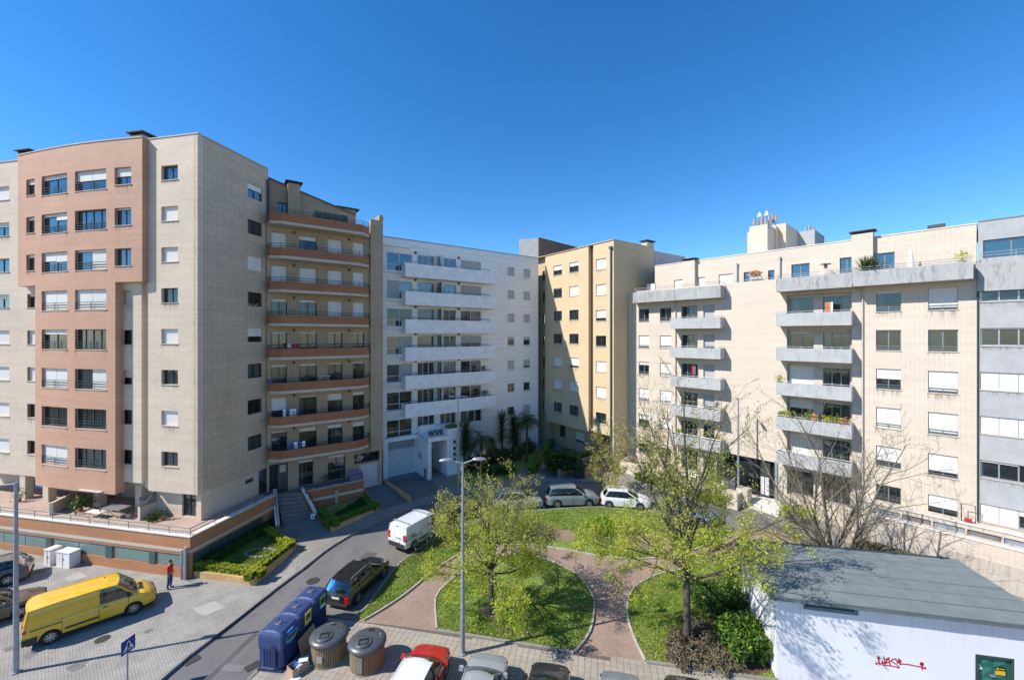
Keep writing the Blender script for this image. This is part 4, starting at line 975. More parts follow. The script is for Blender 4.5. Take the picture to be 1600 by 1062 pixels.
def inpoly(p, poly):
    x, y = p[0], p[1]; c = False; n = len(poly)
    for i in range(n):
        a, b = poly[i], poly[i-1]
        if (a[1] > y) != (b[1] > y) and x < (b[0]-a[0])*(y-a[1])/(b[1]-a[1])+a[0]: c = not c
    return c
def smooth(pts, n=4):
    """Catmull-Rom through points"""
    pts = [Vector(p) for p in pts]; out = []
    for i in range(len(pts)-1):
        p0, p1, p2, p3 = pts[max(i-1, 0)], pts[i], pts[i+1], pts[min(i+2, len(pts)-1)]
        for k in range(n):
            t = k/n; out.append(.5*((2*p1)+(p2-p0)*t+(2*p0-5*p1+4*p2-p3)*t*t+(3*p1-p0-3*p2+p3)*t**3))
    out.append(pts[-1]); return out
def GP(l, dz=0): return [G(x, y, dz) for x, y in l]
def kerb(name, pts, width, z1, z0, mat, stone=1.0, side=1, jit=.006, maxn=200):
    """a row of kerb stones, one object each, along a ground line"""
    root = empty(name, (pts[0][0], pts[0][1], 0)); root['kind'] = 'structure'
    P2 = [Vector(p[:2]) for p in pts]; L_ = [0]
    for a, b in zip(P2, P2[1:]): L_.append(L_[-1]+(b-a).length)
    def at(s):
        s = min(max(s, 0), L_[-1]); i = 0
        while i < len(L_)-2 and L_[i+1] < s: i += 1
        t = (s-L_[i])/max(1e-9, L_[i+1]-L_[i]); return P2[i].lerp(P2[i+1], t), (P2[i+1]-P2[i]).normalized()
    n = max(1, int(L_[-1]/stone)); st = L_[-1]/n
    for k in range(n):
        a, da = at(k*st+.008); b, db = at((k+1)*st-.008)
        na = Vector((-da.y, da.x))*side*width; nb = Vector((-db.y, db.x))*side*width
        j = random.uniform(-jit, jit); q = [a, b, b+nb, a+na]
        mb = MB(); mb.prism([tuple(p) for p in q], lambda p: gz(0, p[1])+z0, lambda p: gz(0, p[1])+z1+j, bottom=False)
        mb.build('kerb_stone', mat, root)
    attach(root); return root
groundmat('asphalt_patch', (.115,.113,.11), .15, .8, 60, .25); groundmat('asphalt_old', (.21,.205,.195), .15, .8, 60, .25); groundmat('concrete_pale', (.42,.40,.36), .12, 1.2, 30, .15); groundmat('oil_stain', (.20,.19,.17), .3, 2, 20, .3)
# ---------------------------------------------------------------- layers
far = []
sheet('ground', [(-600,-60),(600,-60),(600,1500),(-600,1500)], -.30, 'earth')
sheet('road', [(-60,6),(45,6),(45,62),(-60,62)], -.13, 'asphalt')
# pavement on the building side (left and back): road edge, seen from the photograph
edgeL = [(150,1150),(200,1106),(240,1071),(269,1046),(300,1020),(340,990),(380,959),(440,912),(500,866),(532,844),(565,826),(600,808),(635,796),(666,785),(700,775),(740,766),(800,757),(860,751),(930,752),(1000,760),(1060,771),(1119,785),(1188,800),(1232,821),(1290,848)]
E1 = smooth([G(x, y, 0) for x, y in edgeL], 3)
E1p = [p.to_2d() for p in E1]
last = E1p[-1]
far_poly = [tuple(p) for p in E1p]+[(24.5,21.5),(34,12),(60,12),(60,80),(-80,80),(-80,3),(-26,3)]
# split: stone setted plaza on the left, concrete pavement further on
iplz = min(range(len(E1p)), key=lambda i: (E1p[i]-G(470, 889, 0).to_2d()).length)
plz = [tuple(p) for p in E1p[:iplz+1]]+[tuple(G(466,860).to_2d()), tuple(G(404,905).to_2d()), (-19.4,26), (-80,38.4), (-80,3), (-26,3)]
sheet('plaza', plz, 0, 'setts_grey', .3)
sheet('pavement', far_poly, -.006, 'concrete_pavement', .3)
kerb('kerb', E1[:iplz+24], .16, .006, -.14, 'kerb_concrete', 1.0, 1)
kerb('kerb', E1[iplz+24:], .16, .006, -.14, 'kerb_concrete', 1.5, 1)
# ---- the park island
lawn1 = [(556,964),(572,952),(618,889),(639,871),(660,855),(700,833),(750,815),(800,802),(860,797),(935,793),(1000,796),(1050,806),(1100,820),(1135,828),(1147,834)]
lawn1b = [(1147,836),(1062,865),(999,873),(940,869),(878,857),(820,851),(770,854),(742,862),(715,867),(680,890),(630,930),(590,956),(567,969)]
pathR = [(1155,829),(1200,829),(1245,835)]
bay_out = [(505,968),(512,938),(540,910),(572,880),(605,851),(640,828),(680,808),(740,790),(800,779),(880,771),(960,772),(1040,783),(1100,797),(1150,812),(1200,824),(1250,836)]
T1 = smooth(GP(lawn1), 3); T1b = smooth(GP(lawn1b), 4)
# island base (paths), brick
island = smooth(GP([(556,964),(572,952),(618,889),(639,871),(660,855),(700,833),(750,815),(800,802),(860,797),(935,793),(1000,796),(1050,806),(1100,820),(1135,828),(1155,829),(1200,829),(1245,838)]), 3)
S0 = G(505, 968)
isl = [tuple(p.to_2d()) for p in island]+[(22.5,24.5),(40,20),(40,6),(-8.5,6),tuple(G(372,1075).to_2d()),tuple(G(409,1038).to_2d()),tuple(G(470,985).to_2d()),tuple(G(508,959).to_2d())]
# the path area, in brick
sheet('path', isl, 0, 'brick_path', .3)
bay = [p.to_2d() for p in smooth(GP(bay_out), 3)]
sheet('parking_bay', [tuple(p) for p in bay]+[tuple(p.to_2d()) for p in reversed(island[:-1])]+[tuple(G(512,962).to_2d())], -.10, 'cobbles')
kerb('kerb', GP([(372,1075),(390,1056),(409,1038),(470,985),(508,958)]), .14, .02, -.14, 'kerb_concrete', .9, -1)
kerb('kerb', GP([(508,959),(530,963),(556,966)]), .1, .012, -.14, 'kerb_dark', .9, -1)
# south pavement of square pavers, each its own block
circ = [(684,983),(681,937),(692,919),(722,895),(755,879),(785,869),(815,867),(842,872),(878,885),(908,905),(925,932),(927,950),(925,971),(919,990),(908,1006),(897,1018)]
right = [(1010,1033),(994,1001),(984,974),(981,952),(988,924),(1007,908),(1035,897),(1076,889),(1120,879),(1163,867)]
SP_top = [(567,971),(620,977),(684,986),(760,996),(897,1018),(1010,1034),(1100,1046),(1172,1057),(1215,1066)]
def line2(l): return [G(x, y).to_2d() for x, y in l]
sp = line2(SP_top)+[Vector((19,17.0)),Vector((19,12.2)),Vector((-9.6,12.2)),G(372,1078).to_2d(),G(411,1040).to_2d(),G(472,987).to_2d(),G(510,962).to_2d()]
sheet('pavement', [tuple(p) for p in sp], .003, 'joint_sand')
def pavers():
    a = Vector((.979,-.203)); b = Vector((.203,.979)); o = Vector((-8.5,17))
    V = [[], []]; s = .29; g = .014
    for i in range(-22, 100):
        for j in range(-22, 32):
            c = o+a*(i*s)+b*(j*s)
            if abs(c.x/c.y) > 1.35 or c.y < 14: continue
            if not all(inpoly(c+a*u+b*v, sp) for u in (-.1,.1) for v in (-.1,.1)): continue
            V[0 if random.random() < .97 else 1].append((c, random.uniform(-.004,.004), random.uniform(-.003,.003)))
    for k, nm in ((0, 'paver'), (1, 'paver_warm')):
        vs = []; fs = []
        for c, dz, tw in V[k]:
            h = (s-g)/2; n = len(vs)
            for z, e in ((.006, 0), (.019+dz, 0)):
                for u, v in ((-h,-h),(h,-h),(h,h),(-h,h)):
                    p = c+a*u+b*v; vs.append((p.x, p.y, z+tw*(1 if u > 0 else -1)*(z > .01)))
            for f in ((4,5,6,7),(0,1,5,4),(1,2,6,5),(2,3,7,6),(3,0,4,7)): fs.append(tuple(n+q for q in f))
        me = bpy.data.meshes.new('pavers'); me.from_pydata(vs, [], fs); me.materials.append(MATS[nm]); me.update()
        o_ = link('pavers', me); o_['kind'] = 'stuff'; o_['label'] = 'square beige pavers of the pavement south of the lawns' if k == 0 else 'scattered reddish pavers in the south pavement'; o_['category'] = 'paving'
pavers()
# lawns
lawnA = [tuple(p.to_2d()) for p in T1]+[tuple(p.to_2d()) for p in T1b]
CI = smooth(GP(circ), 4); lawnB = [tuple(p.to_2d()) for p in CI]+[tuple(G(760,995).to_2d())]
RI = smooth(GP(right), 4); lawnC = [tuple(p.to_2d()) for p in RI]+[tuple(P(1178,22.0).to_2d()), tuple(P(1222,17.6).to_2d()), tuple(G(1172,1056).to_2d()), tuple(G(1100,1045).to_2d())]
for l in (lawnA, lawnB, lawnC): sheet('lawn', l, .05, 'lawn_soil', .3)
kerb('lawn_edging', T1b, .09, .10, -.05, 'edging_white', .8, 1)
kerb('lawn_edging', CI, .09, .10, -.05, 'edging_white', .8, 1)
kerb('lawn_edging', RI, .09, .10, -.05, 'edging_white', .8, 1)
kerb('lawn_edging', GP([(897,1018),(760,996),(684,984)]), .16, .10, -.05, 'kerb_concrete', .9, 1)
kerb('lawn_edging', GP([(1215,1063),(1172,1056),(1100,1045),(1010,1033)]), .16, .10, -.05, 'kerb_concrete', .9, 1)
kerb('lawn_edging', T1, .12, .09, -.14, 'kerb_concrete', .9, 1)
# ---- grass
def quads(name, V, mat, parent=None, smooth_=False):
    """V (N,4,3) float array -> one mesh of quads"""
    N = len(V); me = bpy.data.meshes.new(name)
    me.vertices.add(N*4); me.vertices.foreach_set('co', V.reshape(-1).astype(np.float32))
    me.loops.add(N*4); me.loops.foreach_set('vertex_index', np.arange(N*4, dtype=np.int32))
    me.polygons.add(N); me.polygons.foreach_set('loop_start', np.arange(0, N*4, 4, dtype=np.int32)); me.polygons.foreach_set('loop_total', np.full(N, 4, dtype=np.int32))
    me.update(calc_edges=True); me.materials.append(MATS[mat]); return link(name, me, parent)
def leafmat(name, c1, c2, tr=.35, rough=.6, c3=None, patch=None):
    m, n, b = newmat(name); out = n.nodes['Material Output']
    g = nd(n, 'NewGeometry'); c = ramp(n, g.outputs['Random Per Island'], [(0, c1), (.8, c2), (1, c3 or c2)])
    c = mix(n, 1, c, ramp(n, noise(n, g.outputs['Position'], 1.1, 4), [(.3, .75), (.7, 1.15)]), 'MULTIPLY')
    if patch: c = mix(n, ramp(n, noise(n, g.outputs['Position'], .75, 4), [(.48, 0.), (.66, .75)]), c, patch)
    L(n, c, b.inputs['Base Color']); b.inputs['Roughness'].default_value = rough; b.inputs['Specular IOR Level'].default_value = .3
    t = nd(n, 'BsdfTranslucent'); L(n, c, t.inputs[0]); mx = nd(n, 'MixShader'); mx.inputs[0].default_value = tr
    L(n, b.outputs[0], mx.inputs[1]); L(n, t.outputs[0], mx.inputs[2]); L(n, mx.outputs[0], out.inputs[0])
leafmat('grass_blade', (.18,.31,.03), (.34,.47,.07), .45, .7, (.46,.48,.14), patch=(.40,.38,.12))
leafmat('grass_dry', (.16,.16,.05), (.28,.24,.09), .3, .8, (.36,.30,.14))
def vnoise(x, y, seed=0):
    r = np.zeros_like(x)
    for k, (f, a) in enumerate(((.35,1),(.8,.6),(1.9,.4))):
        r += a*np.sin(f*x*1.7+seed+k*2.1+1.3*np.sin(f*y*1.3+k))*np.cos(f*y*1.9-seed*.7+k*1.7+1.1*np.sin(f*x*.9))
    return r
def grass(polys, dens):
    pts = []
    for poly in polys:
        p = np.array(poly); x0, y0 = p.min(0); x1, y1 = p.max(0); n = int((x1-x0)*(y1-y0)*dens)
        X = rng.uniform(x0, x1, n); Y_ = rng.uniform(y0, y1, n); c = np.zeros(n, bool)
        for i in range(len(p)):
            a, b = p[i], p[i-1]; cond = (a[1] > Y_) != (b[1] > Y_)
            with np.errstate(divide='ignore', invalid='ignore'): c ^= cond & (X < (b[0]-a[0])*(Y_-a[1])/(b[1]-a[1]+1e-12)+a[0])
        k = rng.uniform(0, 1, n) < np.clip(24/Y_, .2, 1)**1.5
        pts.append(np.stack([X[c & k], Y_[c & k]], 1))
    q = np.concatenate(pts); nv = vnoise(q[:,0], q[:,1], 2.); keep = (nv > -.95) | (rng.uniform(0,1,len(q)) < .3); q = q[keep]; nv = nv[keep]
    ok = np.ones(len(q), bool)
    for cx_, cy_, rr_ in bare: ok &= ((q[:,0]-cx_)**2+(q[:,1]-cy_)**2)**.5+.12*nv > rr_
    bd = np.array([inpoly(v, bedp) if 5 < v[0] < 14 and v[1] < 22.5 else False for v in q]); ok &= ~bd; q = q[ok]; nv = nv[ok]
    N = len(q); h = rng.uniform(.025, .085, N)*(1+.35*np.clip(nv, -1, 1.5)); w_ = rng.uniform(.018, .04, N); an = rng.uniform(0, 2*pi, N); le = rng.normal(0, .06, (N, 2))
    z = np.clip((q[:,1]-27)/11, 0, 1)+.05
    ax = np.cos(an)*w_; ay = np.sin(an)*w_; V = np.zeros((N,4,3))
    V[:,0] = np.stack([q[:,0]-ax, q[:,1]-ay, z-.01], 1); V[:,1] = np.stack([q[:,0]+ax, q[:,1]+ay, z-.01], 1)
    V[:,2] = np.stack([q[:,0]+le[:,0]+ax*.3, q[:,1]+le[:,1]+ay*.3, z+h], 1); V[:,3] = np.stack([q[:,0]+le[:,0]-ax*.3, q[:,1]+le[:,1]-ay*.3, z+h], 1)
    dry = (vnoise(q[:,0]*1.3, q[:,1]*1.3, 7.) > 1.05) | (rng.uniform(0,1,N) < .06)
    for m_, lab, mt in ((~dry, 'green spring grass on the park lawns', 'grass_blade'), (dry, 'dry yellowish grass tufts in the park lawns', 'grass_dry')):
        o = quads('grass', V[m_], mt); tag(o, lab, 'grass', kind='stuff')
bedp = [tuple(G(x,y).to_2d()) for x,y in ((1048,1036),(1040,1005),(1075,978),(1140,955),(1185,980),(1205,1050),(1180,1056),(1110,1044))]
g_1 = G(768,957); g_3 = G(862,832); g_4 = G(985,845)
bare = [(g_1.x,g_1.y,.55),(g_3.x-.6,g_3.y,1.1),(g_3.x+.9,g_3.y-.4,.8),(g_4.x,g_4.y,1.0),(g_4.x+1.6,g_4.y-.3,1.1)]
groundmat('mulch', (.15,.085,.06), .35, 2.5, 18, .5, bm=1.0)
sheet('flower_bed', bedp, .062, 'mulch')
for i_, (cx_, cy_, rr_) in enumerate(bare):
    sheet('bare_soil', [(cx_+(rr_+.1+.12*sin(5*t_)+.08*cos(3*t_+i_))*cos(t_), cy_+(rr_+.1+.12*sin(5*t_))*sin(t_)*.9) for t_ in [2*pi*k_/20 for k_ in range(20)]], .058+.001*i_, 'dry_soil')
grass([lawnA, lawnB, lawnC], 520)
# daisies
def dots(poly, n, size, mat, name, lab, z=.16):
    p = np.array(poly); out = []
    while len(out) < n:
        c = (random.uniform(p[:,0].min(), p[:,0].max()), random.uniform(p[:,1].min(), p[:,1].max()))
        if inpoly(c, poly): out.append(c)
    V = np.zeros((n,4,3))
    for i, (x, y) in enumerate(out):
        s = size*random.uniform(.6,1.3); V[i] = [(x-s,y-s,gz(0,y)+z),(x+s,y-s,gz(0,y)+z),(x+s,y+s,gz(0,y)+z+.01),(x-s,y+s,gz(0,y)+z+.01)]
    return tag(quads(name, V, mat), lab, name, kind='stuff')
dots(lawnB, 80, .016, 'white_paint', 'daisies', 'small white daisies in the round lawn')
dots(lawnA, 80, .016, 'white_paint', 'daisies', 'small white daisies in the long lawn beside the parked cars')
# manholes and gutter grates
def disc(x, y, r, name, lab, mat='iron', dz=-.126):
    g = G(x, y, -.12); mb = MB(); mb.lathe([(r,0),(r,.012)], 24, T=lambda p: (p[0]+g.x, p[1]+g.y, p[2]+g.z-.005)); return tag(mb.build(name, mat), lab, 'manhole cover')
disc(489, 907, .38, 'manhole_cover', 'round rusty manhole cover in the road beside the blue containers')
g = G(160, 998); mb = MB(); mb.lathe([(.3,0),(.3,.012)], 20, T=lambda p: (p[0]+g.x, p[1]+g.y, p[2]+g.z)); tag(mb.build('manhole_cover','iron'), 'small round manhole cover in the plaza near the yellow van', 'manhole cover')
for i, (x, y) in enumerate(((604,806),(613,803),(622,799),(631,795),(641,792))):
    g = G(x, y, -.12); mb = MB(); 
    mb.box(-.28,.28,-.18,.18,0,.012, T=lambda p: (g.x+p[0]*.8-p[1]*.55, g.y+p[0]*.55+p[1]*.8, g.z+p[2]+.002)); tag(mb.build('gutter_grate','iron'), ['leftmost','second','middle','fourth','rightmost'][i]+' dark gutter grate of the five by the garage driveway kerb', 'grate', 'gutter grates by the driveway')
for (x, y, l) in ((300,1031,'square drain grate at the plaza kerb near the road sign'), (395,1040,'square drain grate at the kerb beside the blue containers')):
    g = G(x, y, -.12); mb = MB(); mb.box(-.3,.3,-.2,.2,0,.012, T=lambda p: (g.x+p[0]*.6-p[1]*.8, g.y+p[0]*.8+p[1]*.6, g.z+p[2]+.003)); tag(mb.build('gutter_grate','iron'), l, 'grate')

# repairs and patches in road and plaza, with the depth of a skin of material
def patchq(name, l, dz, mat): sheet(name, [tuple(G(x, y, dz).to_2d()) for x, y in l], dz, mat)
patchq('road_patch', [(448,960),(470,943),(492,952),(468,971)], -.124, 'asphalt_patch')
patchq('road_patch', [(344,1046),(354,1036),(384,1039),(376,1050)], -.118, 'asphalt_old')
patchq('road_patch', [(560,872),(574,861),(590,864),(577,876)], -.124, 'asphalt_patch')
patchq('road_patch', [(318,1062),(400,985),(406,987),(326,1064)], -.124, 'asphalt_patch')
patchq('road_patch', [(700,790),(716,784),(728,790),(712,796)], -.124, 'asphalt_old')
patchq('paving_patch', [(100,903),(124,892),(137,900),(112,908)], .004, 'concrete_pale')
patchq('paving_patch', [(52,893),(70,884),(80,887),(62,897)], .004, 'asphalt_old')
patchq('paving_patch', [(34,1024),(52,1014),(60,1019),(42,1030)], .004, 'asphalt_old')
patchq('paving_patch', [(300,950),(336,938),(352,948),(318,962)], .004, 'concrete_pale')
def blot(x, y, r, mat, seed, dz=.005, name='stain'):
    R = random.Random(seed); g = G(x, y, dz); sheet(name, [(g.x+r*(.7+.5*R.random())*cos(t), g.y+r*(.7+.5*R.random())*sin(t)) for t in [2*pi*k/14 for k in range(14)]], dz, mat)
for i, (x, y, r) in enumerate(((150,940,.25),(232,985,.2),(120,1040,.35),(300,905,.25),(20,1010,.3))): blot(x, y, r, 'oil_stain', i)
blot(436, 925, .3, 'oil_stain', 9, -.123); blot(520, 885, .25, 'oil_stain', 10, -.123)
# small litter and fallen leaves
def litter(poly, n, size, mat, name, lab, z):
    o = dots(poly, n, size, mat, name, lab, z); return o
leafmat('fallen_leaf', (.30,.20,.09), (.42,.30,.14), .1, .8)
dots([tuple(p) for p in sp], 120, .02, 'fallen_leaf', 'fallen_leaves', 'small fallen leaves on the south pavement', .03)
dots(plz[:len(plz)-6]+[tuple(G(466,860).to_2d()), (-19.4,25)], 60, .018, 'fallen_leaf', 'fallen_leaves', 'small dry leaves blown over the plaza', .012)
dots([tuple(G(x,y).to_2d()) for x,y in ((940,880),(1010,890),(1000,1010),(935,1010))], 60, .03, 'fallen_leaf', 'fallen_leaves', 'fallen leaves on the brick path between the lawns', .012)
# ================================================================ planters, stairs, terraces, utility building
def PZ_(x, y, z): D = (CAMZ-z)*FPX/(y-HY); return Vector(((x-800)/FPX*D, D, z))
leafmat('hedge_dark', (.030,.065,.012), (.07,.13,.02), .25, .5)
leafmat('hedge_green', (.13,.24,.02), (.24,.38,.04), .3, .5)
leafmat('hedge_yellow', (.40,.44,.02), (.62,.58,.04), .35, .5, (.26,.38,.03))
leafmat('shrub_leaf', (.035,.085,.018), (.09,.17,.03), .25, .4)
leafmat('shrub_grey', (.16,.14,.085), (.27,.23,.15), .2, .8, (.11,.13,.05))
leafmat('spring_leaf', (.46,.56,.05), (.66,.74,.08), .58, .5, (.64,.66,.14))
leafmat('bud_leaf', (.40,.36,.12), (.54,.52,.14), .45, .6, (.40,.46,.08))
leafmat('palm_leaf', (.03,.055,.015), (.075,.115,.03), .15, .45)
leafmat('yucca_leaf', (.05,.085,.025), (.12,.17,.05), .15, .45, (.25,.22,.12))
leafmat('flower_red', (.45,.03,.03), (.6,.15,.12), .2, .6); leafmat('flower_orange', (.55,.2,.08), (.6,.35,.15), .2, .6)
plain('bark_dark', (.075,.062,.048), .9, var=.3, scale=5, bmp=.5); plain('bark_mid', (.15,.13,.075), .9, var=.3, scale=5); plain('bark_pale', (.17,.15,.105), .9, var=.3, scale=4, bmp=.4)
plain('pot_clay', (.35,.14,.07), .8, var=.1); plain('pot_pale', (.5,.46,.4), .8, var=.1)
def leafpts(P_, size, flat=.0, jitter=1.0, asp=1.6):
    """leaf quads round points P_ (N,3)"""
    N = len(P_); n = rng.normal(size=(N,3)); n[:,2] = np.abs(n[:,2])+flat; n /= np.linalg.norm(n, axis=1)[:,None]
    t = rng.normal(size=(N,3)); t -= n*(t*n).sum(1)[:,None]; t /= np.linalg.norm(t, axis=1)[:,None]; b = np.cross(n, t)
    s = (size*rng.uniform(.6, 1.35, N))[:,None]*.5; V = np.zeros((N,4,3))
    V[:,0] = P_-t*s*asp; V[:,1] = P_-b*s*.75; V[:,2] = P_+t*s*asp; V[:,3] = P_+b*s*.75
    return V
def boxpts(N, poly2, z0, z1, edge=.75):
    """points in a prism of quadrilateral plan, denser at its faces"""
    q = np.array(poly2)[:,:2]; u = rng.beta(.5, .5, N); v = rng.beta(.5, .5, N); w_ = rng.beta(.9, .45, N)
    xy = (q[0]*((1-u)*(1-v))[:,None]+q[1]*(u*(1-v))[:,None]+q[2]*(u*v)[:,None]+q[3]*((1-u)*v)[:,None])
    P_ = np.column_stack([xy, z0+(z1-z0)*w_]); return P_+rng.normal(0, .02, P_.shape)
def hedge(line, width, z0, h, mat, label, dens=700, leaf=.07, parent=None, inner=True, mat2=None):
    root = parent or empty('hedge', (line[0][0], line[0][1], z0), label=label, cat='hedge')
    pts = []; core = MB()
    for a, b in zip(line, line[1:]):
        a, b = Vector(a[:2]), Vector(b[:2]); d = (b-a).normalized(); n = Vector((-d.y, d.x))*width/2; a = a-d*width*.45; b = b+d*width*.45
        q = [a-n, b-n, b+n, a+n]; l = (b-a).length
        N = int(dens*l*(width+2*h)); g = boxpts(N, q, z0, z0+h)
        g[:,2] += .025*vnoise(g[:,0]*6, g[:,1]*6, 3); pts.append(g)
        k = [a-n*.75, b-n*.75, b+n*.75, a+n*.75]; core.prism([tuple(p) for p in k], z0-.05, z0+h*.86)
    core.build('hedge_core', 'hedge_dark', root)
    V = leafpts(np.concatenate(pts), leaf, flat=.7)
    if mat2:
        m_ = rng.uniform(0, 1, len(V)) < .2; o = quads('leaves', V[m_], mat2, root); o['kind'] = 'stuff'; V = V[~m_]
    o = quads('leaves', V, mat, root); o['kind'] = 'stuff'
    attach(root); return root
# --- planter 1 by the podium (sunlit)
p_fl = G(299, 893); p_fr = G(399, 914-1); p_br = G(461, 858)
pl = empty('planter', tuple(p_fl), label='ochre walled lawn planter with yellow hedge beside the podium corner', cat='planter')
fl, fr, br = Vector(FPs.pt(.25, .05, 0)[:2]), p_fr.to_2d(), p_br.to_2d()
bl = Vector(FPs.pt(Ls-.9, .05, 0)[:2])
def lowwall(parent, name, a, b, z0, z1, t, mat):
    o = wallseg(Vector((*a, 0)), Vector((*b, 0)), z0, z1, t).build(name, mat, parent); return o
plain('wall_ochre', (.52,.33,.15), .85, var=.15, scale=1.5, bmp=.2)
lowwall(pl, 'planter_wall', fl, fr, 0, .38, .14, 'wall_ochre'); lowwall(pl, 'planter_wall', fr, br, 0.02, .50, .14, 'wall_ochre')
mb = MB(); mb.prism([tuple(fl), tuple(fr), tuple(br), tuple(bl)], .0, .36); mb.build('planter_soil', 'lawn_soil', pl)
def off_in(a, b, c, t):  # shift the segment ab towards c
    d = (b-a).normalized(); n = Vector((-d.y, d.x)); n = n if (c-a).dot(n) > 0 else -n; return a+n*t, b+n*t
cen = (fl+fr+br+bl)/4
l1 = off_in(fl, fr, cen, .35); l2 = off_in(fr, br, cen, .35)
hedge([l1[0], l1[1]], .5, .36, .38, 'hedge_yellow', 'clipped yellow green hedge at the front of the ochre planter by the podium', mat2='hedge_green')
hedge([l2[0], l2[1]], .5, .36, .42, 'hedge_yellow', 'clipped yellow green hedge along the kerb side of the ochre planter by the podium', mat2='hedge_green')
l3 = off_in(bl, br, cen, .35); hedge([l3[0], l3[1]], .5, .36, .45, 'hedge_yellow', 'clipped hedge at the back of the ochre planter, below the stairs', mat2='hedge_green')
l4 = off_in(fl, bl, cen, .35); hedge([lerp(l4[0], l4[1], .15), l4[1]], .5, .36, .6, 'hedge_dark', 'dark green hedge under the podium louvres')
attach(pl)
g_ = np.array([[lerp(fl.x, fr.x, u)*(1-v)+lerp(bl.x, br.x, u)*v, lerp(fl.y, fr.y, u)*(1-v)+lerp(bl.y, br.y, u)*v, .37] for u, v in rng.uniform(.08, .92, (6000, 2))])
V = leafpts(g_, .07); V[:,2:,2] += .06; tag(quads('grass', V, 'grass_blade'), 'grass in the ochre planter by the podium', 'grass', kind='stuff')
# stone ring
mb = MB()
for k in range(16):
    t = 2*pi*k/16; c = cen+Vector((cos(t)*.95+.3, sin(t)*.55+.1)); mb.box(c.x-.13, c.x+.13, c.y-.09, c.y+.09, .36, .46)
simple('stone_edging', mb, 'kerb_concrete', label='ring of stones on the grass of the ochre planter', cat='stone edging')
# --- stairs to the balcony wing
st_ = empty('stairs', tuple(PZ_(443,821,.3)), label='broad stone stairs climbing to the entrance of the balcony wing', cat='stairs')
TL, TR = PZ_(431,770,2.2), PZ_(471,769,2.2); BL, BR = PZ_(443,824,.35), PZ_(494,812,.35)
ns = 8
for k in range(ns):
    a0, b0 = TL.lerp(BL, k/ns), TR.lerp(BR, k/ns); a1, b1 = TL.lerp(BL, (k+1)/ns), TR.lerp(BR, (k+1)/ns); z = 2.2-(2.2-.35)*k/ns
    mb = MB(); mb.prism([tuple(a0)[:2], tuple(a1)[:2], tuple(b1)[:2], tuple(b0)[:2]], z-.35, z); mb.build('step', 'stone_step', st_)
    mb = MB(); d = (a1-a0).to_2d().normalized()*.04; mb.prism([tuple(a1.to_2d()-d*1.6), tuple(a1.to_2d()+d*.3), tuple(b1.to_2d()+d*.3), tuple(b1.to_2d()-d*1.6)], z-.03, z+.012); 
e0, e1 = FB.pt(-.3, .1, 0), FB.pt(FB.s(475), .1, 0)
mb = MB(); mb.prism([(e0[0]-.5,e0[1]), tuple(TL)[:2], tuple(TR)[:2], e1[:2], FB.pt(FB.s(470),-3,0)[:2], FB.pt(-.3,-3,0)[:2]], 1.9, 2.2); mb.build('landing', 'stone_step', st_)
# sloping side walls with pale caps and rails
def slopewall(parent, a, b, za, zb, t, mat, cap='coping_white', z0=0, rail=True):
    a2, b2 = Vector(a[:2]), Vector(b[:2]); d = (b2-a2).normalized(); n = Vector((-d.y, d.x))*t/2
    def q(o, p, s): return (p.x+n.x*s, p.y+n.y*s, o)
    mb = MB()
    for s in (-1, 1): mb.quad([q(z0,a2,s), q(z0,b2,s), q(zb,b2,s), q(za,a2,s)], 0, [(0,z0),((b2-a2).length,z0),((b2-a2).length,zb),(0,za)])
    for p, z in ((a2, za), (b2, zb)): mb.quad([q(z0,p,-1), q(z0,p,1), q(z,p,1), q(z,p,-1)], 0, [(0,z0),(t,z0),(t,z),(0,z)])
    w_ = mb.build('side_wall', mat, parent); mb = MB()
    def r(o, p, s): return (p.x+n.x*s*1.15, p.y+n.y*s*1.15, o)
    A = [r(za,a2,-1), r(za,a2,1), r(zb,b2,1), r(zb,b2,-1)]; B_ = [(x,y,z+.06) for x,y,z in A]
    mb.quad(B_); mb.quad(A[::-1])
    for i in range(4): mb.quad([A[i], A[(i+1)%4], B_[(i+1)%4], B_[i]])
    mb.build('wall_cap', cap, w_)
    if rail:
        mb = MB(); l = (b2-a2).length; m = max(2, int(l/1.0))
        for h in (.35, .6): mb.tube([(a2.x,a2.y,za+h), (b2.x,b2.y,zb+h)], .022, 5)
        for k in range(m+1):
            t_ = k/m; p = a2.lerp(b2, t_); z = lerp(za, zb, t_); mb.tube([(p.x,p.y,z), (p.x,p.y,z+.6)], .02, 4)
        mb.build('handrail', 'metal_dark', w_)
    return w_
slopewall(st_, TL+Vector((-.1,0,0)), BL+Vector((-.15,-.55,0)), 2.5, .75, .25, 'tile_brown')
slopewall(st_, TR+Vector((.1,0,0)), BR+Vector((.1,-.1,0)), 2.5, .8, .25, 'tile_brown_dark')
attach(st_)
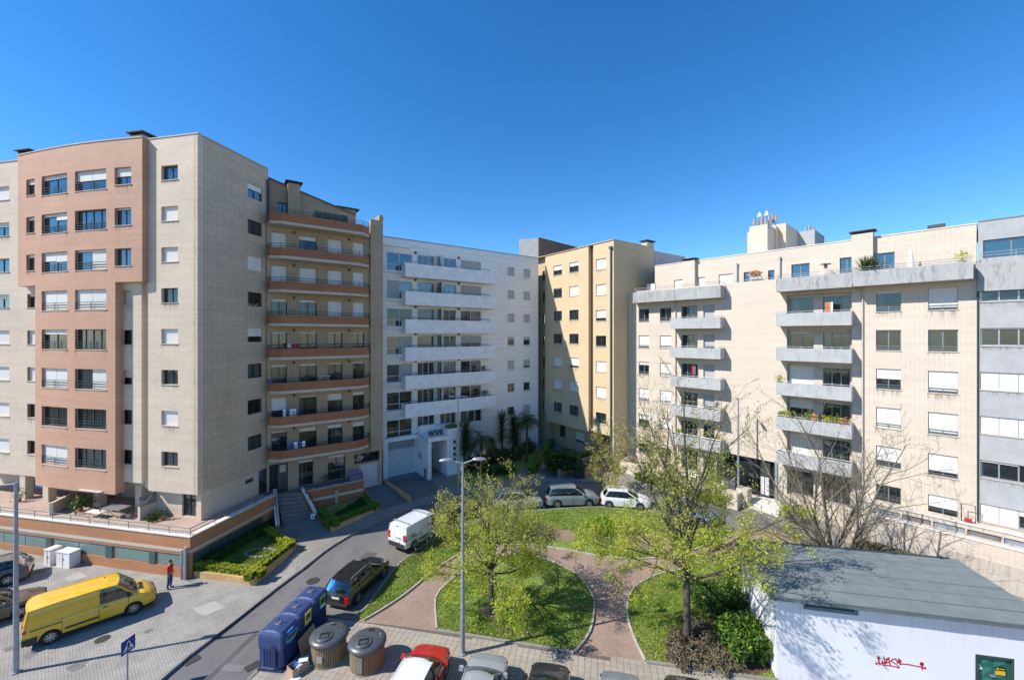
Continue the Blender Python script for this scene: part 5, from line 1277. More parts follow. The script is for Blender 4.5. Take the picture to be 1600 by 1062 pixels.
# --- raised terrace right of the stairs
tr = empty('raised_terrace', tuple(PZ_(489,785,.9)), label='brown tiled raised terrace with railing between the stairs and the garage door', cat='terrace')
ta_, tb_ = FB.s(478, 1.7), FB.s(568, 1.7)
TZ = 2.35
mb = MB(); FB.ribbon(mb, [(ta_-.2,.05),(ta_,1.7),(tb_,1.7),(tb_,.05)], .2, TZ, .15); mb.build('terrace_wall', 'tile_brown_dark', tr)
mb = MB(); FB.ribbon(mb, [(ta_-.03,1.72),(tb_+.03,1.72)], 1.45, 1.65, .05); mb.build('band', 'concrete_band', tr)
mb = MB(); FB.ribbon(mb, [(ta_-.2,.05),(ta_-.04,1.74),(tb_+.04,1.74),(tb_+.04,.05)], TZ, TZ+.05, .25); mb.build('coping', 'concrete_band', tr)
mb = MB(); FB.slab(mb, [(ta_-.1,0),(ta_+.1,1.6),(tb_-.1,1.6),(tb_-.1,0)], TZ-.2, TZ-.08); mb.build('terrace_floor', 'roof_grey', tr)
FB.rails(tr, [(ta_-.2,.2),(ta_,1.6),(tb_-.05,1.6),(tb_-.05,.2)], TZ+.05, (.25,.5), 'metal_dark', r=.022)
mb = MB(); FB.bx(mb, lerp(ta_,tb_,.52), lerp(ta_,tb_,.53), 1.7, 1.85, .9, 2.0); p = FB.pt(lerp(ta_,tb_,.5), 1.8, 0); mb.tube([(p[0],p[1],.9),(p[0],p[1],2.0)], .06, 6); mb.build('drainpipe', 'concrete_band', tr)
attach(tr)
mb = MB(); a_ = lerp(ta_, tb_, .78); FB.bx(mb, a_, a_+1.1, .75, .85, TZ, TZ+.7); FB.bx(mb, a_, a_+1.1, .85, 1.3, TZ, TZ+.4)
simple('bench', mb, 'cloth_violet', label='dusky padded bench on the raised brown terrace', cat='bench')
# planter 2 (in shade)
p2 = empty('planter', tuple(G(517,830)), label='ochre walled shaded planter with green hedge below the raised terrace', cat='planter')
a2, b2, c2_ = G(495,808).to_2d(), G(517,831).to_2d(), G(590,796).to_2d(); d2 = G(571,770).to_2d()
lowwall(p2, 'planter_wall', a2, b2, .2, .85, .14, 'tile_brown_dark'); lowwall(p2, 'planter_wall', b2, c2_, .2, .8, .14, 'wall_ochre'); lowwall(p2, 'planter_wall', c2_, d2, .3, .85, .14, 'wall_ochre')
t0_ = Vector(FB.pt(ta_, 1.75, 0)[:2]); t1_ = Vector(FB.pt(tb_, 1.75, 0)[:2])
mb = MB(); mb.prism([tuple(a2), tuple(b2), tuple(c2_), tuple(d2), tuple(t1_), tuple(t0_)], .2, .78); mb.build('planter_soil', 'lawn_soil', p2)
cen2 = (a2+b2+c2_+d2)/4
for (u, v), lab in (((a2, b2), 'green hedge along the stairs side of the shaded planter'), ((b2, c2_), 'green hedge along the kerb side of the shaded planter'), ((c2_, d2), 'green hedge along the driveway side of the shaded planter')):
    l = off_in(u, v, cen2, .35); hedge([l[0], l[1]], .5, .78, .35, 'hedge_green', lab)
attach(p2)
g_ = np.array([[*(a2.lerp(b2, .5).lerp(d2, u).lerp(c2_, v*.6)), .8] for u, v in rng.uniform(.1, .9, (3000, 2))]); V = leafpts(g_, .09); V[:,2:,2] += .08; tag(quads('grass', V, 'shrub_leaf'), 'dark ground cover in the shaded planter', 'ground cover', kind='stuff')
mb = MB(); q = PZ_(491,806,1.0); mb.box(q.x-.14, q.x+.14, q.y-.28, q.y-.24, .9, 1.3); o = simple('notice', mb, 'white_paint', label='small white notice on the wall at the foot of the stairs', cat='notice')
mb = MB(); mb.box(q.x-.05, q.x+.05, q.y-.29, q.y-.281, 1.03, 1.15); mb.build('emblem', 'metal_dark', o)
# driveway kerb between the two garages and low dividing wall
simple('driveway_wall', wallseg(G(598,752), G(641,784), .5, 1.25, .22), 'wall_ochre', label='low ochre dividing wall between the two garage driveways', cat='wall')
sheet('driveway', [tuple(G(572,762).to_2d()), tuple(G(596,797).to_2d()), tuple(G(638,783).to_2d()), tuple(G(604,752).to_2d())], .004, 'asphalt')
sheet('driveway', [tuple(G(606,750).to_2d()), tuple(G(642,783).to_2d()), tuple(G(690,768).to_2d()), tuple(G(668,744).to_2d())], .004, 'asphalt')
# --- garden of the white block and path to the yellow one
gd_ = [(700,760),(712,735),(760,708),(832,688),(838,700),(800,740),(795,748),(740,760)]
sheet('garden_bed', [tuple(p.to_2d()) for p in [G(705,757),G(735,757),G(795,748),G(822,728),G(838,712)]]+[FW.pt(FW.s(836),.3,0)[:2], FW.pt(FW.s(728),.3,0)[:2]], .06, 'lawn_soil', .2)
# yellow building: curved hedges and ramp wall
hl = [PZ_(830,735,1.3), PZ_(842,716,1.5), PZ_(853,697,1.7), PZ_(860,686,1.8)]
hedge(hl, .7, 1.0, .75, 'hedge_green', 'bright hedge climbing along the path left of the yellow block', dens=450, leaf=.10)
h2 = smooth([PZ_(868,733,1.6), PZ_(890,722,1.7), PZ_(910,713,1.75), PZ_(926,706,1.8)], 2)
hedge(h2, .6, 1.55, .5, 'hedge_green', 'curved bright hedge on the wall in front of the yellow block', dens=450, leaf=.10)
rw = empty('ramp_wall', tuple(h2[0]), label='curved ochre retaining wall under the hedge of the yellow block', cat='wall')
for a, b in zip(h2, h2[1:]): d = Vector((.25,-.35)); lowwall(rw, 'wall_section', a.to_2d()+d, b.to_2d()+d, .7, 1.75, .18, 'render_yellow_dark')
attach(rw)
rw2 = empty('ramp_wall', tuple(G(912,738)), label='low curved ochre wall beside the ramp under the yellow block', cat='wall')
r2 = smooth([G(911,742), G(930,735), G(950,728), G(968,722)], 2)
for a, b in zip(r2, r2[1:]): lowwall(rw2, 'wall_section', a.to_2d(), b.to_2d(), .8, 1.55, .25, 'wall_ochre')
attach(rw2)
mb = MB(); q = G(905, 745); mb.box(q.x-.5, q.x+.5, q.y-.4, q.y+.4, q.z, q.z+1.25, taper=.96); mb.box(q.x-.54, q.x+.54, q.y-.44, q.y+.44, q.z+1.25, q.z+1.36)
simple('litter_container', mb, 'metal_dark', label='dark green waste container on the pavement in front of the yellow block', cat='container')
# --- cream block: terrace walls, entrance planters, podium, retaining wall
ct = empty('front_terrace', FC.pt(FC.s(1060),2,1), label='cream terrace walls with white garden chairs at the left foot of the cream block', cat='terrace')
ka, kb = FC.s(1052, 2.6), FC.s(1132, 2.6)
mb = MB(); FC.ribbon(mb, [(ka-6,.1),(ka-5.6,2.8),(ka,2.8),(kb,2.8),(kb,.1)], .6, 2.15, .2); mb.build('terrace_wall', 'tile_cream', ct)
FC.rails(ct, [(ka,2.7),(kb,2.7),(kb,.3)], 2.15, (.2,.4), 'metal_light', r=.02)
mb = MB(); FC.slab(mb, [(ka-6,0),(ka-5.5,2.7),(kb-.05,2.7),(kb-.05,0)], 1.3, 1.4); mb.build('terrace_floor', 'coping_white', ct)
attach(ct)
hh = [Vector(FC.pt(FC.s(1000,3.4),3.4,0)), Vector(FC.pt(FC.s(1122,3.4),3.4,0))]
hm = hh[0].lerp(hh[1], .45)
hedge([hh[0], hm], .8, .85, .75, 'hedge_green', 'loose green and yellow hedge at the foot of the cream block behind the blue car', dens=350, leaf=.11, mat2='hedge_yellow')
hedge([hm, hh[1]], .7, .85, .65, 'hedge_yellow', 'bright yellow hedge at the foot of the cream block left of the street lamp', dens=350, leaf=.11, mat2='hedge_green')
for (xa, xb, o, h, lab) in ((1128,1152,3.2,1.1,'pale stone planter block behind the street lamp by the cream entrance'), (1150,1168,2.2,1.3,'low beige planter wall left of the letterboxes'), (1217,1240,1.5,1.0,'beige planter wall right of the cream entrance')):
    mb = MB(); FC.bx(mb, FC.s(xa, o), FC.s(xb, o), o-1.0, o, .6, .8+h); ob = simple('planter', mb, 'tile_cream', label=lab, cat='planter')
mb = MB(); q = G(1140, 775); mb.box(q.x-.45, q.x+.35, q.y-.2, q.y+.3, q.z, q.z+1.15); mb.box(q.x-.48, q.x+.38, q.y-.23, q.y+.33, q.z+1.15, q.z+1.2); simple('utility_cabinet', mb, 'white_paint', label='white utility cabinet beside the street lamp in front of the cream block', cat='cabinet')
# steps to the entrance
es = empty('entrance_steps', FC.pt(FC.s(1190,2),2,.8), label='pale stone steps up to the cream block entrance', cat='stairs')
for k in range(3):
    mb = MB(); FC.bx(mb, FC.s(1170, 1.9), FC.s(1216, 1.9), -.5, 2.0-.35*k, .5+.15*k, .78+.15*k); mb.build('step', 'coping_white', es)
attach(es)
# podium of the cream block, right part
pd = empty('cream_podium', FC.pt(FC.s(1350,1.2),1.2,0), label='cream tiled podium strip with blue grey ventilation slots at the right', cat='podium')
KO = 1.2; pz1 = FC.z(1475, 811, KO); ka = FC.s(1340, KO)
sz_1, sz_0 = FC.z(1524, 829, KO), FC.z(1524, 838, KO)
nsl = 9; slot = [(lerp(ka+.8, 8.5, i/nsl)+.06, lerp(ka+.8, 8.5, (i+1)/nsl)-.06) for i in range(nsl)]
FC.wall(pd, 'wall', 'tile_cream', ka, 9, -.5, pz1, [(a, b, sz_0, sz_1) for a, b in slot], off=KO, back=.2)
for i, (a, b) in enumerate(slot):
    mb = MB(); FC.bx(mb, a+.02, b-.02, KO-.15, KO-.1, sz_0, sz_1); mb.build('vent_panel', 'louvre_blue' if i % 2 == 0 else 'roof_grey', pd)
mb = MB(); FC.slab(mb, [(ka,0),(ka,KO-.21),(9,KO-.21),(9,0)], pz1-.3, pz1-.02); mb.build('podium_top', 'tile_cream', pd)
mb = MB(); FC.ribbon(mb, [(ka,KO+.06),(9,KO+.06)], pz1, pz1+.06, .3); mb.build('coping', 'coping_white', pd)
attach(pd)
RO = 2.3; rz = FC.z(1500, 838.5, RO); ra = FC.s(1320, RO)
rt = empty('retaining_wall', FC.pt(ra,RO,0), label='old stained cream retaining wall behind the flat roofed building', cat='wall')
FC.wall(rt, 'wall_face', 'tile_cream', ra, 8.6, -.5, rz, (), off=RO, back=.2)
mb = MB(); FC.ribbon(mb, [(ra,RO+.05),(8.6,RO+.05)], rz, rz+.07, .35); mb.build('coping', 'coping_white', rt)
mb = MB(); FC.bx(mb, FC.s(1468,RO+.02), FC.s(1600,RO+.02), RO-.1, RO+.015, -.4, rz*.62); mb.build('bare_patch', 'wall_old', rt)
mb = MB(); FC.slab(mb, [(ra,KO+.02),(ra,RO-.3),(8.6,RO-.3),(8.6,KO+.02)], rz-.5, rz-.3); mb.build('ledge', 'earth', rt)
attach(rt)
# hand cart left on the podium
hc = empty('push_mower', FC.pt(FC.s(1513,.4),.4,pz1), label='small red push mower with thin handle parked on the podium at the grey block', cat='mower')
mb = MB(); p = Vector(FC.pt(FC.s(1513,.6),.6,pz1)); d3 = Vector((dC.x,dC.y,0)); mb.tube([p-d3*.3, p-d3*.3+Vector((0,0,1.1)), p+d3*.3+Vector((0,0,1.1)), p+d3*.3], .03, 5); mb.build('handle', 'metal_dark', hc)
mb = MB(); FC.bx(mb, FC.s(1513,.6)-.18, FC.s(1513,.6)+.16, .45, .75, pz1+.05, pz1+.2); mb.build('deck', 'cloth_red', hc); attach(hc)
# ================================================================ utility building
O_U = P(1213, 18.15); FU = Fac(O_U, dA)
U = empty('utility_building', FU.pt(0,0,0), label='low white utility building with flat grey roof, red graffiti and green doors', cat='building')
UZ = FU.z(1213, 931); UL = 9.55; UD = 4.45
va, vb = FU.s(1257), FU.s(1339); vz1, vz0 = FU.z(1300, 943.5), FU.z(1300, 954)
vz1 = FU.z(1257, 938); vz0 = FU.z(1257, 949.5)
da_, db_ = FU.s(1524), FU.s(1586); dtz = FU.z(1524, 1021)
FU.wall(U, 'front_wall', 'utility_white', 0, UL, -.2, UZ, [(va, vb, vz0, vz1), (da_, db_, .05, dtz)], back=.22)
mb = MB(); FU.bx(mb, 0, .2, -UD, -.3, -.2, UZ-.01); mb.build('side_wall', 'utility_white', U)
mb = MB(); FU.bx(mb, UL-.2, UL, -UD, -.3, -.2, UZ-.01); mb.build('side_wall', 'utility_white', U)
mb = MB(); FU.bx(mb, .2, UL-.2, -UD, -UD+.2, -.2, UZ-.01); mb.build('back_wall', 'utility_white', U)
mb = MB(); FU.bx(mb, va, vb, -.2, -.16, vz0, vz1); mb.build('vent', 'green_panel', U)
mb = MB()
for (u0, u1, z0, z1) in ((va-.05, vb+.05, vz1, vz1+.04), (va-.05, vb+.05, vz0-.04, vz0), (va-.05, va, vz0, vz1), (vb, vb+.05, vz0, vz1)): FU.bx(mb, u0, u1, -.05, .015, z0, z1)
mb.build('vent_frame', 'frame_grey', U)
plain('roof_felt', (.17,.20,.20), .85, var=.14, scale=1.6, kind='pos', bmp=.5); plain('fascia_felt', (.115,.15,.155), .8, var=.15, scale=3, bmp=.3)
rzt = UZ+.20; n = 6
for k in range(n):
    o0, o1 = lerp(.30, -UD-.25, k/n), lerp(.30, -UD-.25, (k+1)/n)
    mb = MB(); m_ = 5 if k % 2 else 6
    FU.bx(mb, -.30, UL+.3, o1, o0+.06, rzt-.03+.003*k, rzt+.012+.004*(n-k)*0+.008*(k % 2)+.004*k); mb.build('roof_sheet', 'roof_felt', U)
nf = 9
for k in range(nf):
    mb = MB(); FU.bx(mb, lerp(-.34, UL+.3, k/nf)+.004, lerp(-.34, UL+.3, (k+1)/nf)-.004, .30, .345+.006*(k % 2), UZ+.01, rzt-.001); mb.build('fascia', 'fascia_felt', U)
mb = MB(); FU.bx(mb, -.34, -.30, -UD-.25, .298, UZ+.01, rzt-.001); mb.build('fascia', 'fascia_felt', U)
mb = MB(); FU.bx(mb, -.29, UL+.29, -UD-.24, .29, UZ+.03, rzt-.04); mb.build('roof_slab', 'concrete_band', U)
mb = MB(); p0, p1 = FU.pt(.4,-UD-.2,0), FU.pt(UL,-UD-.2,0); mb.tube([(p0[0],p0[1],rzt+.05),(p1[0],p1[1],rzt+.05)], .05, 6); mb.build('roof_pipe', 'metal_dark', U)
for k in range(5):
    mb = MB(); a = lerp(1.0, UL-.4, k/4); FU.bx(mb, a-.08, a+.08, -UD-.28, -UD-.1, rzt, rzt+.14); mb.build('pipe_bracket', 'metal_dark', U)
for k in range(1, n):
    mb = MB(); o_ = lerp(.30, -UD-.25, k/n); FU.bx(mb, -.29, UL+.29, o_+.02, o_+.05, rzt+.018+.008*(k % 2), rzt+.034+.008*(k % 2)); mb.build('roof_seam', 'fascia_felt', U)
for (a0, a1, z0, z1) in ((.05, va-.1, .9, UZ-.02), (vb+.1, 5.3, 1.6, UZ-.02), (5.4, da_-.1, 1.9, UZ-.02), (da_, db_, dtz+.02, UZ-.02)):
    mb = MB(); mb.quad([FU.pt(a0,.003,z0), FU.pt(a1,.003,z0), FU.pt(a1,.003,z1), FU.pt(a0,.003,z1)], 0, [(a0,0),(a1,0),(a1,.45),(a0,.45)]); mb.build('stain', 'wall_stain', U)
mb = MB(); mb.quad([FU.pt(0,.003,.0), FU.pt(da_-.05,.003,.0), FU.pt(da_-.05,.003,.7), FU.pt(0,.003,.7)], 0, [(0,.6),(da_,.6),(da_,0),(0,0)]); mb.build('stain', 'wall_stain', U)
# green double door with pressed panels
plain('door_green', (.02,.165,.125), .45, var=.06); plain('door_frame_green', (.03,.06,.05), .5, var=0)
mb = MB(); FU.bx(mb, da_, da_+.12, -.2, -.02, .05, dtz); FU.bx(mb, da_+.12, db_, -.2, -.02, dtz-.1, dtz); FU.bx(mb, db_-.06, db_, -.2, -.02, .05, dtz-.1); mb.build('door_frame', 'door_frame_green', U)
dm = (da_+.12+db_-.06)/2
for (u0, u1) in ((da_+.13, dm-.01), (dm+.01, db_-.07)):
    mb = MB(); FU.bx(mb, u0, u1, -.19, -.14, .06, dtz-.11); lf = mb.build('door_leaf', 'door_green', U)
    z = dtz-.14
    while z-.42 > .1:
        mb = MB(); a0, a1, z0, z1 = u0+.03, u1-.03, z-.40, z; c = [FU.pt(a0,-.138,z0), FU.pt(a1,-.138,z0), FU.pt(a1,-.138,z1), FU.pt(a0,-.138,z1)]; m = FU.pt((a0+a1)/2, -.085, (z0+z1)/2)
        for i in range(4): mb.quad([c[i], c[(i+1)%4], m, m])
        mb.build('pressed_panel', 'door_green', lf); z -= .44
plain('sign_yellow', (.75,.42,.01), .5, var=0); plain('sign_black', (.012,.012,.012), .5, var=0); plain('graffiti_red', (.62,.012,.03), .6, var=.1); plain('sign_blue', (.02,.05,.28), .4, var=0); plain('sign_white', (.8,.8,.8), .4, var=0)
sgn = empty('warning_sign', FU.pt(dm+.3,-.08,dtz-.9), label='black and yellow warning sign on the right green door leaf', cat='sign')
su = FU.s(1558.5); sw_ = FU.s(1573.5); z1 = FU.z(1560, 1043); z2 = FU.z(1560, 1049); z3 = FU.z(1560, 1055.5)
mb = MB(); FU.bx(mb, su, sw_, -.08, -.07, z2, z1); mb.build('black_panel', 'sign_black', sgn)
mb = MB(); FU.bx(mb, su, sw_, -.08, -.07, z3, z2-.002); mb.build('yellow_panel', 'sign_yellow', sgn)
mb = MB(); FU.bx(mb, su+.03, su+.09, -.07, -.066, z2+.04, z1-.04); FU.bx(mb, su+.12, sw_-.03, -.07, -.066, z2+.06, z1-.06); mb.build('lettering', 'sign_yellow', sgn); attach(sgn)
tw = empty('warning_triangle', FU.pt(da_+.3,-.08,dtz-.8), label='small white warning triangle on the left green door leaf', cat='sign')
a = FU.s(1533); z = FU.z(1533, 1043); mb = MB(); mb.face([mb.vert(FU.pt(a-.12,-.08,z-.1)), mb.vert(FU.pt(a+.12,-.08,z-.1)), mb.vert(FU.pt(a,-.08,z+.12))]); mb.build('plate', 'sign_white', tw)
mb = MB(); FU.bx(mb, a-.02, a+.02, -.079, -.075, z-.05, z+.04); mb.build('symbol', 'sign_black', tw); attach(tw)
mb = MB(); a = FU.s(1553.5); z = FU.z(1553, 1058); FU.bx(mb, a-.06, a+.08, -.13, -.05, z-.02, z+.03); mb.build('handle', 'metal_light', U)
attach(U)
# graffiti: red sprayed strokes
gr_ = MB()
def stroke(pts, w=.035):
    q = []
    for (x, y) in pts:
        px, py = 1360+x/6.667, 960+y/6.667; q.append(Vector((FU.s(px), FU.z(px, py))))
    q = smooth(q, 4) if len(q) > 2 else q
    for a, b in zip(q, q[1:]):
        d = (b-a); d = d.normalized() if d.length else Vector((1,0)); n = Vector((-d.y, d.x))*w/2; a_, b_ = a-d*w*.3, b+d*w*.3
        gr_.quad([FU.pt(v.x, .006, v.y) for v in (a_-n, b_-n, b_+n, a_+n)])
stroke([(78,430),(84,470),(98,520)], .055); stroke([(80,445),(92,450)], .09); stroke([(80,500),(110,508),(132,500)], .04); stroke([(122,480),(134,528)], .05)
stroke([(140,430),(146,470),(150,520)], .035); stroke([(148,520),(165,480),(182,448),(196,480),(204,520)], .05); stroke([(128,490),(165,498),(205,480)], .04); stroke([(125,455),(160,462),(200,440)], .03)
stroke([(262,455),(232,462),(218,478),(245,498),(275,520),(298,550),(255,538),(200,528),(150,524)], .045)
stroke([(262,458),(272,480),(285,500),(292,470),(288,455)], .045); stroke([(306,462),(310,520)], .05); stroke([(322,475),(300,496),(322,512)], .04); stroke([(314,508),(400,516),(480,532),(545,545)], .05)
stroke([(524,520),(522,503),(536,498),(548,508),(544,524)], .06); stroke([(535,505),(536,540),(540,568)], .05)
stroke([(58,505),(66,506)], .09); stroke([(562,551),(570,553)], .10)
o = gr_.build('graffiti', 'graffiti_red'); tag(o, 'red sprayed graffiti tag on the white front wall of the low building', 'graffiti')
# ================================================================ trees
def grow(seed, base, h, spread, trunk_h, r0, levels=4, up=.55, nmain=6, lean=0, split=3, leaders=4, lowlen=1.0, ltilt=.32, el_=(5, 42)):
    """branch polylines: list of (points, radii, level) and twig tips"""
    R = random.Random(seed); br = []; tips = []
    def branch(p, d, length, r, lv, nk):
        n = 6 if lv == 1 else 4 if lv == 2 else 3; pts = [p.copy()]; rad = [r]; q = p.copy(); d = d.copy(); dirs = [d.copy()]
        for i in range(n):
            d = (d+Vector((R.gauss(0,.12), R.gauss(0,.12), R.gauss(0,.08)+.09*up))).normalized()
            q = q+d*length/n; pts.append(q.copy()); rad.append(max(.006, r*(1-.80*(i+1)/n))); dirs.append(d.copy())
        br.append((pts, rad, lv))
        if lv >= 3:
            for a, b in zip(pts, pts[1:]): tips.append((a.lerp(b, R.random()), lv))
            tips.append((pts[-1], lv))
        if lv >= levels: return
        for j in range(nk):
            t = .18+.80*(j+R.random())/nk; idx = min(int(t*n), n-1); f = t*n-idx; s_ = pts[idx].lerp(pts[idx+1], f); dd = dirs[idx]
            ax = Vector((R.gauss(0,1), R.gauss(0,1), R.gauss(0,.5))); ax = (ax-dd*ax.dot(dd)).normalized()
            e = (dd*R.uniform(.5,.9)+ax*R.uniform(.55,.9)+Vector((0,0,.2*up))).normalized()
            branch(s_, e, length*R.uniform(.30,.50)*(1.15-.55*t), max(.007, lerp(rad[idx], rad[idx+1], f)*R.uniform(.45,.62)), lv+1, max(3, split+(1 if lv == 1 else 0)))
    b0 = Vector(base); top = b0+Vector((lean, 0, trunk_h))
    br.append(([b0-Vector((0,0,.2)), b0+Vector((0,0,.12)), b0.lerp(top, .5), top], [r0*1.5, r0*1.1, r0, r0*.92], 0))
    H_ = h-trunk_h
    for i in range(leaders):
        a = 2*pi*i/leaders+R.uniform(-.5,.5); t = 0 if i == 0 else R.uniform(.5, 1)*ltilt
        branch(top-Vector((0,0,R.random()*.3)), Vector((cos(a)*t, sin(a)*t, 1)).normalized(), H_*(1 if i == 0 else R.uniform(.75, .98)), r0*(.62 if i == 0 else .48), 1, split*3)
    for i in range(nmain):
        a = 2*pi*i/nmain+R.uniform(-.3,.3); el = radians(R.uniform(*el_)); s_ = b0+Vector((lean,0,trunk_h*R.uniform(.8, 1.0)+H_*.22*R.random()*(i % 2)))
        branch(s_, Vector((cos(a)*cos(el), sin(a)*cos(el), sin(el))), spread*R.uniform(.8, 1.1)*lowlen, r0*R.uniform(.34,.46), 1, split*2+1)
    return br, tips
def tree(name, label, cat, seed, base, h, spread, trunk_h, r0, leafn, leafs, leafm, bark='bark_dark', levels=4, nmain=6, split=3, zcut=None, leaf2=None, lowbias=None, up=.55, lean=0, group=None, leaders=4, ltilt=.32, el_=(5, 42)):
    root = empty(name, base, label=label, cat=cat, group=group); br, tips = grow(seed, base, h, spread, trunk_h, r0, levels, up, nmain, lean, split, leaders, 1.0, ltilt, el_)
    tr_, tw = MB(), MB()
    for pts, rad, lv in br:
        (tr_ if lv <= 1 else tw).tube(pts, rad, 7 if lv <= 1 else 4 if lv < 3 else 3, cap=lv <= 1)
    tr_.build('trunk', bark, root, True); t = tw.build('branches', 'bark_mid' if bark == 'bark_dark' else bark, root, True); t['kind'] = 'stuff'
    if leafn:
        T = np.array([list(p) for p, lv in tips]); 
        zz = (T[:,2]-base[2])/h; wgt = np.ones(len(T))
        if lowbias: wgt = np.clip(1-lowbias*zz, .06, 1)**1.5
        cl = vnoise(T[:,0]*1.8+T[:,2], T[:,1]*1.8, seed); wgt *= np.clip(.75+.5*cl, .08, 1.6)
        idx = rng.choice(len(T), leafn, p=wgt/wgt.sum())
        P_ = T[idx]+rng.normal(0, .13, (leafn,3))
        V = leafpts(P_, leafs)
        if leaf2:
            m_ = rng.uniform(0,1,leafn) < np.clip(zz[idx]*1.3-.25, .05, .9); c = quads('crown', V[m_], leaf2, root); c['kind'] = 'stuff'; V = V[~m_]
        c = quads('crown', V, leafm, root); c['kind'] = 'stuff'
    attach(root); return root
g1 = G(768, 957, .05)
tree('park_tree', 'young tree with fresh yellow green leaves on the round lawn, behind the double street lamp', 'tree', 5, tuple(g1), 8.3, 3.9, 2.5, .13, 19000, .075, 'spring_leaf', leaf2='bud_leaf', nmain=12, split=3, lowbias=.85, leaders=6, ltilt=.65, up=.15)
g2 = G(1073, 1000, .05)
tree('park_tree', 'tallest park tree, sparse yellow green leaves and tall bare crown, beside the white low building', 'tree', 12, tuple(g2), 12.8, 5.2, 3.7, .17, 23000, .070, 'spring_leaf', bark='bark_dark', leaf2='bud_leaf', nmain=14, split=3, lowbias=.98, up=.3, leaders=8, ltilt=.45)
tree('bare_tree', 'leafless tree with spreading pale branches behind the grey flat roof', 'tree', 31, (19.6, 25.2, 0), 10.6, 5.6, .9, .20, 0, .1, 'bud_leaf', bark='bark_pale', nmain=9, split=4, up=.55, leaders=8, ltilt=.85, el_=(28, 55))
tree('budding_tree', 'slim brownish budding tree at the corner between the yellow and the cream block', 'tree', 44, tuple(Vector((8.6, 37.2, .95))), 6.2, 2.0, .8, .07, 2600, .11, 'bud_leaf', bark='bark_pale', nmain=6, split=3)
tree('evergreen_tree', 'dark leafy small tree in front of the left end of the cream block', 'tree', 52, tuple(P(1018, 37.3, .9)), 6.4, 1.8, 1.0, .10, 3200, .10, 'shrub_leaf', nmain=7, split=3, up=.8)
tree('young_tree', 'small leafy tree beside the street lamp at the cream entrance', 'tree', 61, tuple(P(1113, 36.3, .9)), 4.4, 1.4, .8, .06, 1500, .09, 'hedge_green', nmain=6, split=3)
tree('young_tree', 'low budding shrub tree left of the double street lamp, by the white van', 'tree', 64, tuple(G(690, 846, .05)), 2.6, 2.0, .2, .04, 1500, .10, 'bud_leaf', bark='bark_pale', nmain=7, split=3, up=.3)
# ---------------------------------------------------------------- shrubs
def shrub(label, base, r, h, n, mat, leaf=.10, name='shrub', asp=1.6, mat2=None, cat='shrub', stems=7):
    root = empty(name, base, label=label, cat=cat); mb = MB(); b = Vector(base)
    for k in range(stems):
        a = random.uniform(0, 2*pi); e = b+Vector((cos(a)*r*.6, sin(a)*r*.6, h*random.uniform(.5,.9))); mb.tube([b-Vector((0,0,.1)), b.lerp(e, .5)+Vector((0,0,h*.1)), e], [.03,.02,.01], 4)
    mb.build('stems', 'bark_dark', root)
    N = n; u = rng.normal(size=(N,3)); u /= np.linalg.norm(u, axis=1)[:,None]; rad = rng.uniform(.35, 1, N)**.5
    lump = 1+.22*np.sin(u[:,0]*5+b.x)+.18*np.sin(u[:,1]*6+b.y)+.12*np.sin(u[:,2]*7)
    P_ = u*rad[:,None]*lump[:,None]*np.array([r, r, h*.52])+np.array([b.x, b.y, b.z+h*.5]); P_ = P_[P_[:,2] > b.z]
    V = leafpts(P_, leaf, asp=asp)
    if mat2:
        m_ = rng.uniform(0,1,len(V)) < .35; c = quads('leaves', V[m_], mat2, root); c['kind'] = 'stuff'; V = V[~m_]
    c = quads('leaves', V, mat, root); c['kind'] = 'stuff'; attach(root); return root
shrub('rounded green laurel bush against the white wall of the low building', tuple(G(1158, 1022, .05)), 1.0, 1.7, 3800, 'shrub_leaf', .13, asp=2.0, mat2='hedge_green')
shrub('dark green bush behind the laurel bush beside the white side wall', tuple(G(1140, 968, .05)), 1.25, 1.5, 3600, 'shrub_leaf', .11, mat2='hedge_dark')
shrub('dark low bush near the brick path end by the low building', tuple(G(1105, 943, .05)), 1.0, 1.1, 2600, 'shrub_leaf', .10)
shrub('taller dark bush touching the low building near its back corner', tuple(G(1152, 925, .05)), .8, 1.5, 2200, 'shrub_leaf', .10, mat2='hedge_green')
for i, (x, y, r) in enumerate(((1062,1010,.75),(1090,1030,.8),(1120,1012,.7),(1098,990,.7),(1128,1038,.7),(1060,1034,.55))):
    shrub(['dry greyish ground shrub left of the tall tree trunk','dry greyish shrub in front of the tall tree trunk','dry greyish shrub between the tall tree and the laurel bush','dry greyish shrub behind the tall tree trunk','dry greyish shrub at the kerb near the laurel bush','smallest dry greyish shrub at the lawn edge'][i], tuple(G(x, y, .05)), r, .55, 1500, 'shrub_grey', .075, stems=4)
shrub('low bare brown shrub at the top of the round lawn path behind the small tree', tuple(G(838, 838, .05)), 1.3, .8, 1700, 'shrub_grey', .09, mat2='shrub_leaf')
shrub('low green shrub on the back lawn near the left end', tuple(G(810, 833, .05)), .9, .8, 1300, 'bud_leaf', .09, mat2='shrub_leaf')
shrub('bright green low shrub on the back lawn near the parked white car', tuple(G(940, 826, .05)), 1.1, .8, 2200, 'hedge_green', .09, mat2='spring_leaf')
shrub('yellowish low shrub on the back lawn below the blue car', tuple(G(1105, 846, .05)), 1.1, .6, 1500, 'spring_leaf', .09)
shrub('grey green shrub right of the cream entrance door', tuple(P(1237, 32.3, .8)), .7, 1.0, 1200, 'shrub_grey', .10, mat2='shrub_leaf')
hedge([Vector(FU.pt(UL+.65,-.2,0)), Vector(FU.pt(UL+.75,-UD+.2,0))], .7, 0, .9, 'hedge_green', 'overgrown green hedge along the far right side of the low building', dens=400, leaf=.10)
dry = empty('dry_hedge', FC.pt(FC.s(1400, 3.2), 3.2, 0), label='dry brown hedge at the foot of the stained retaining wall', cat='hedge')
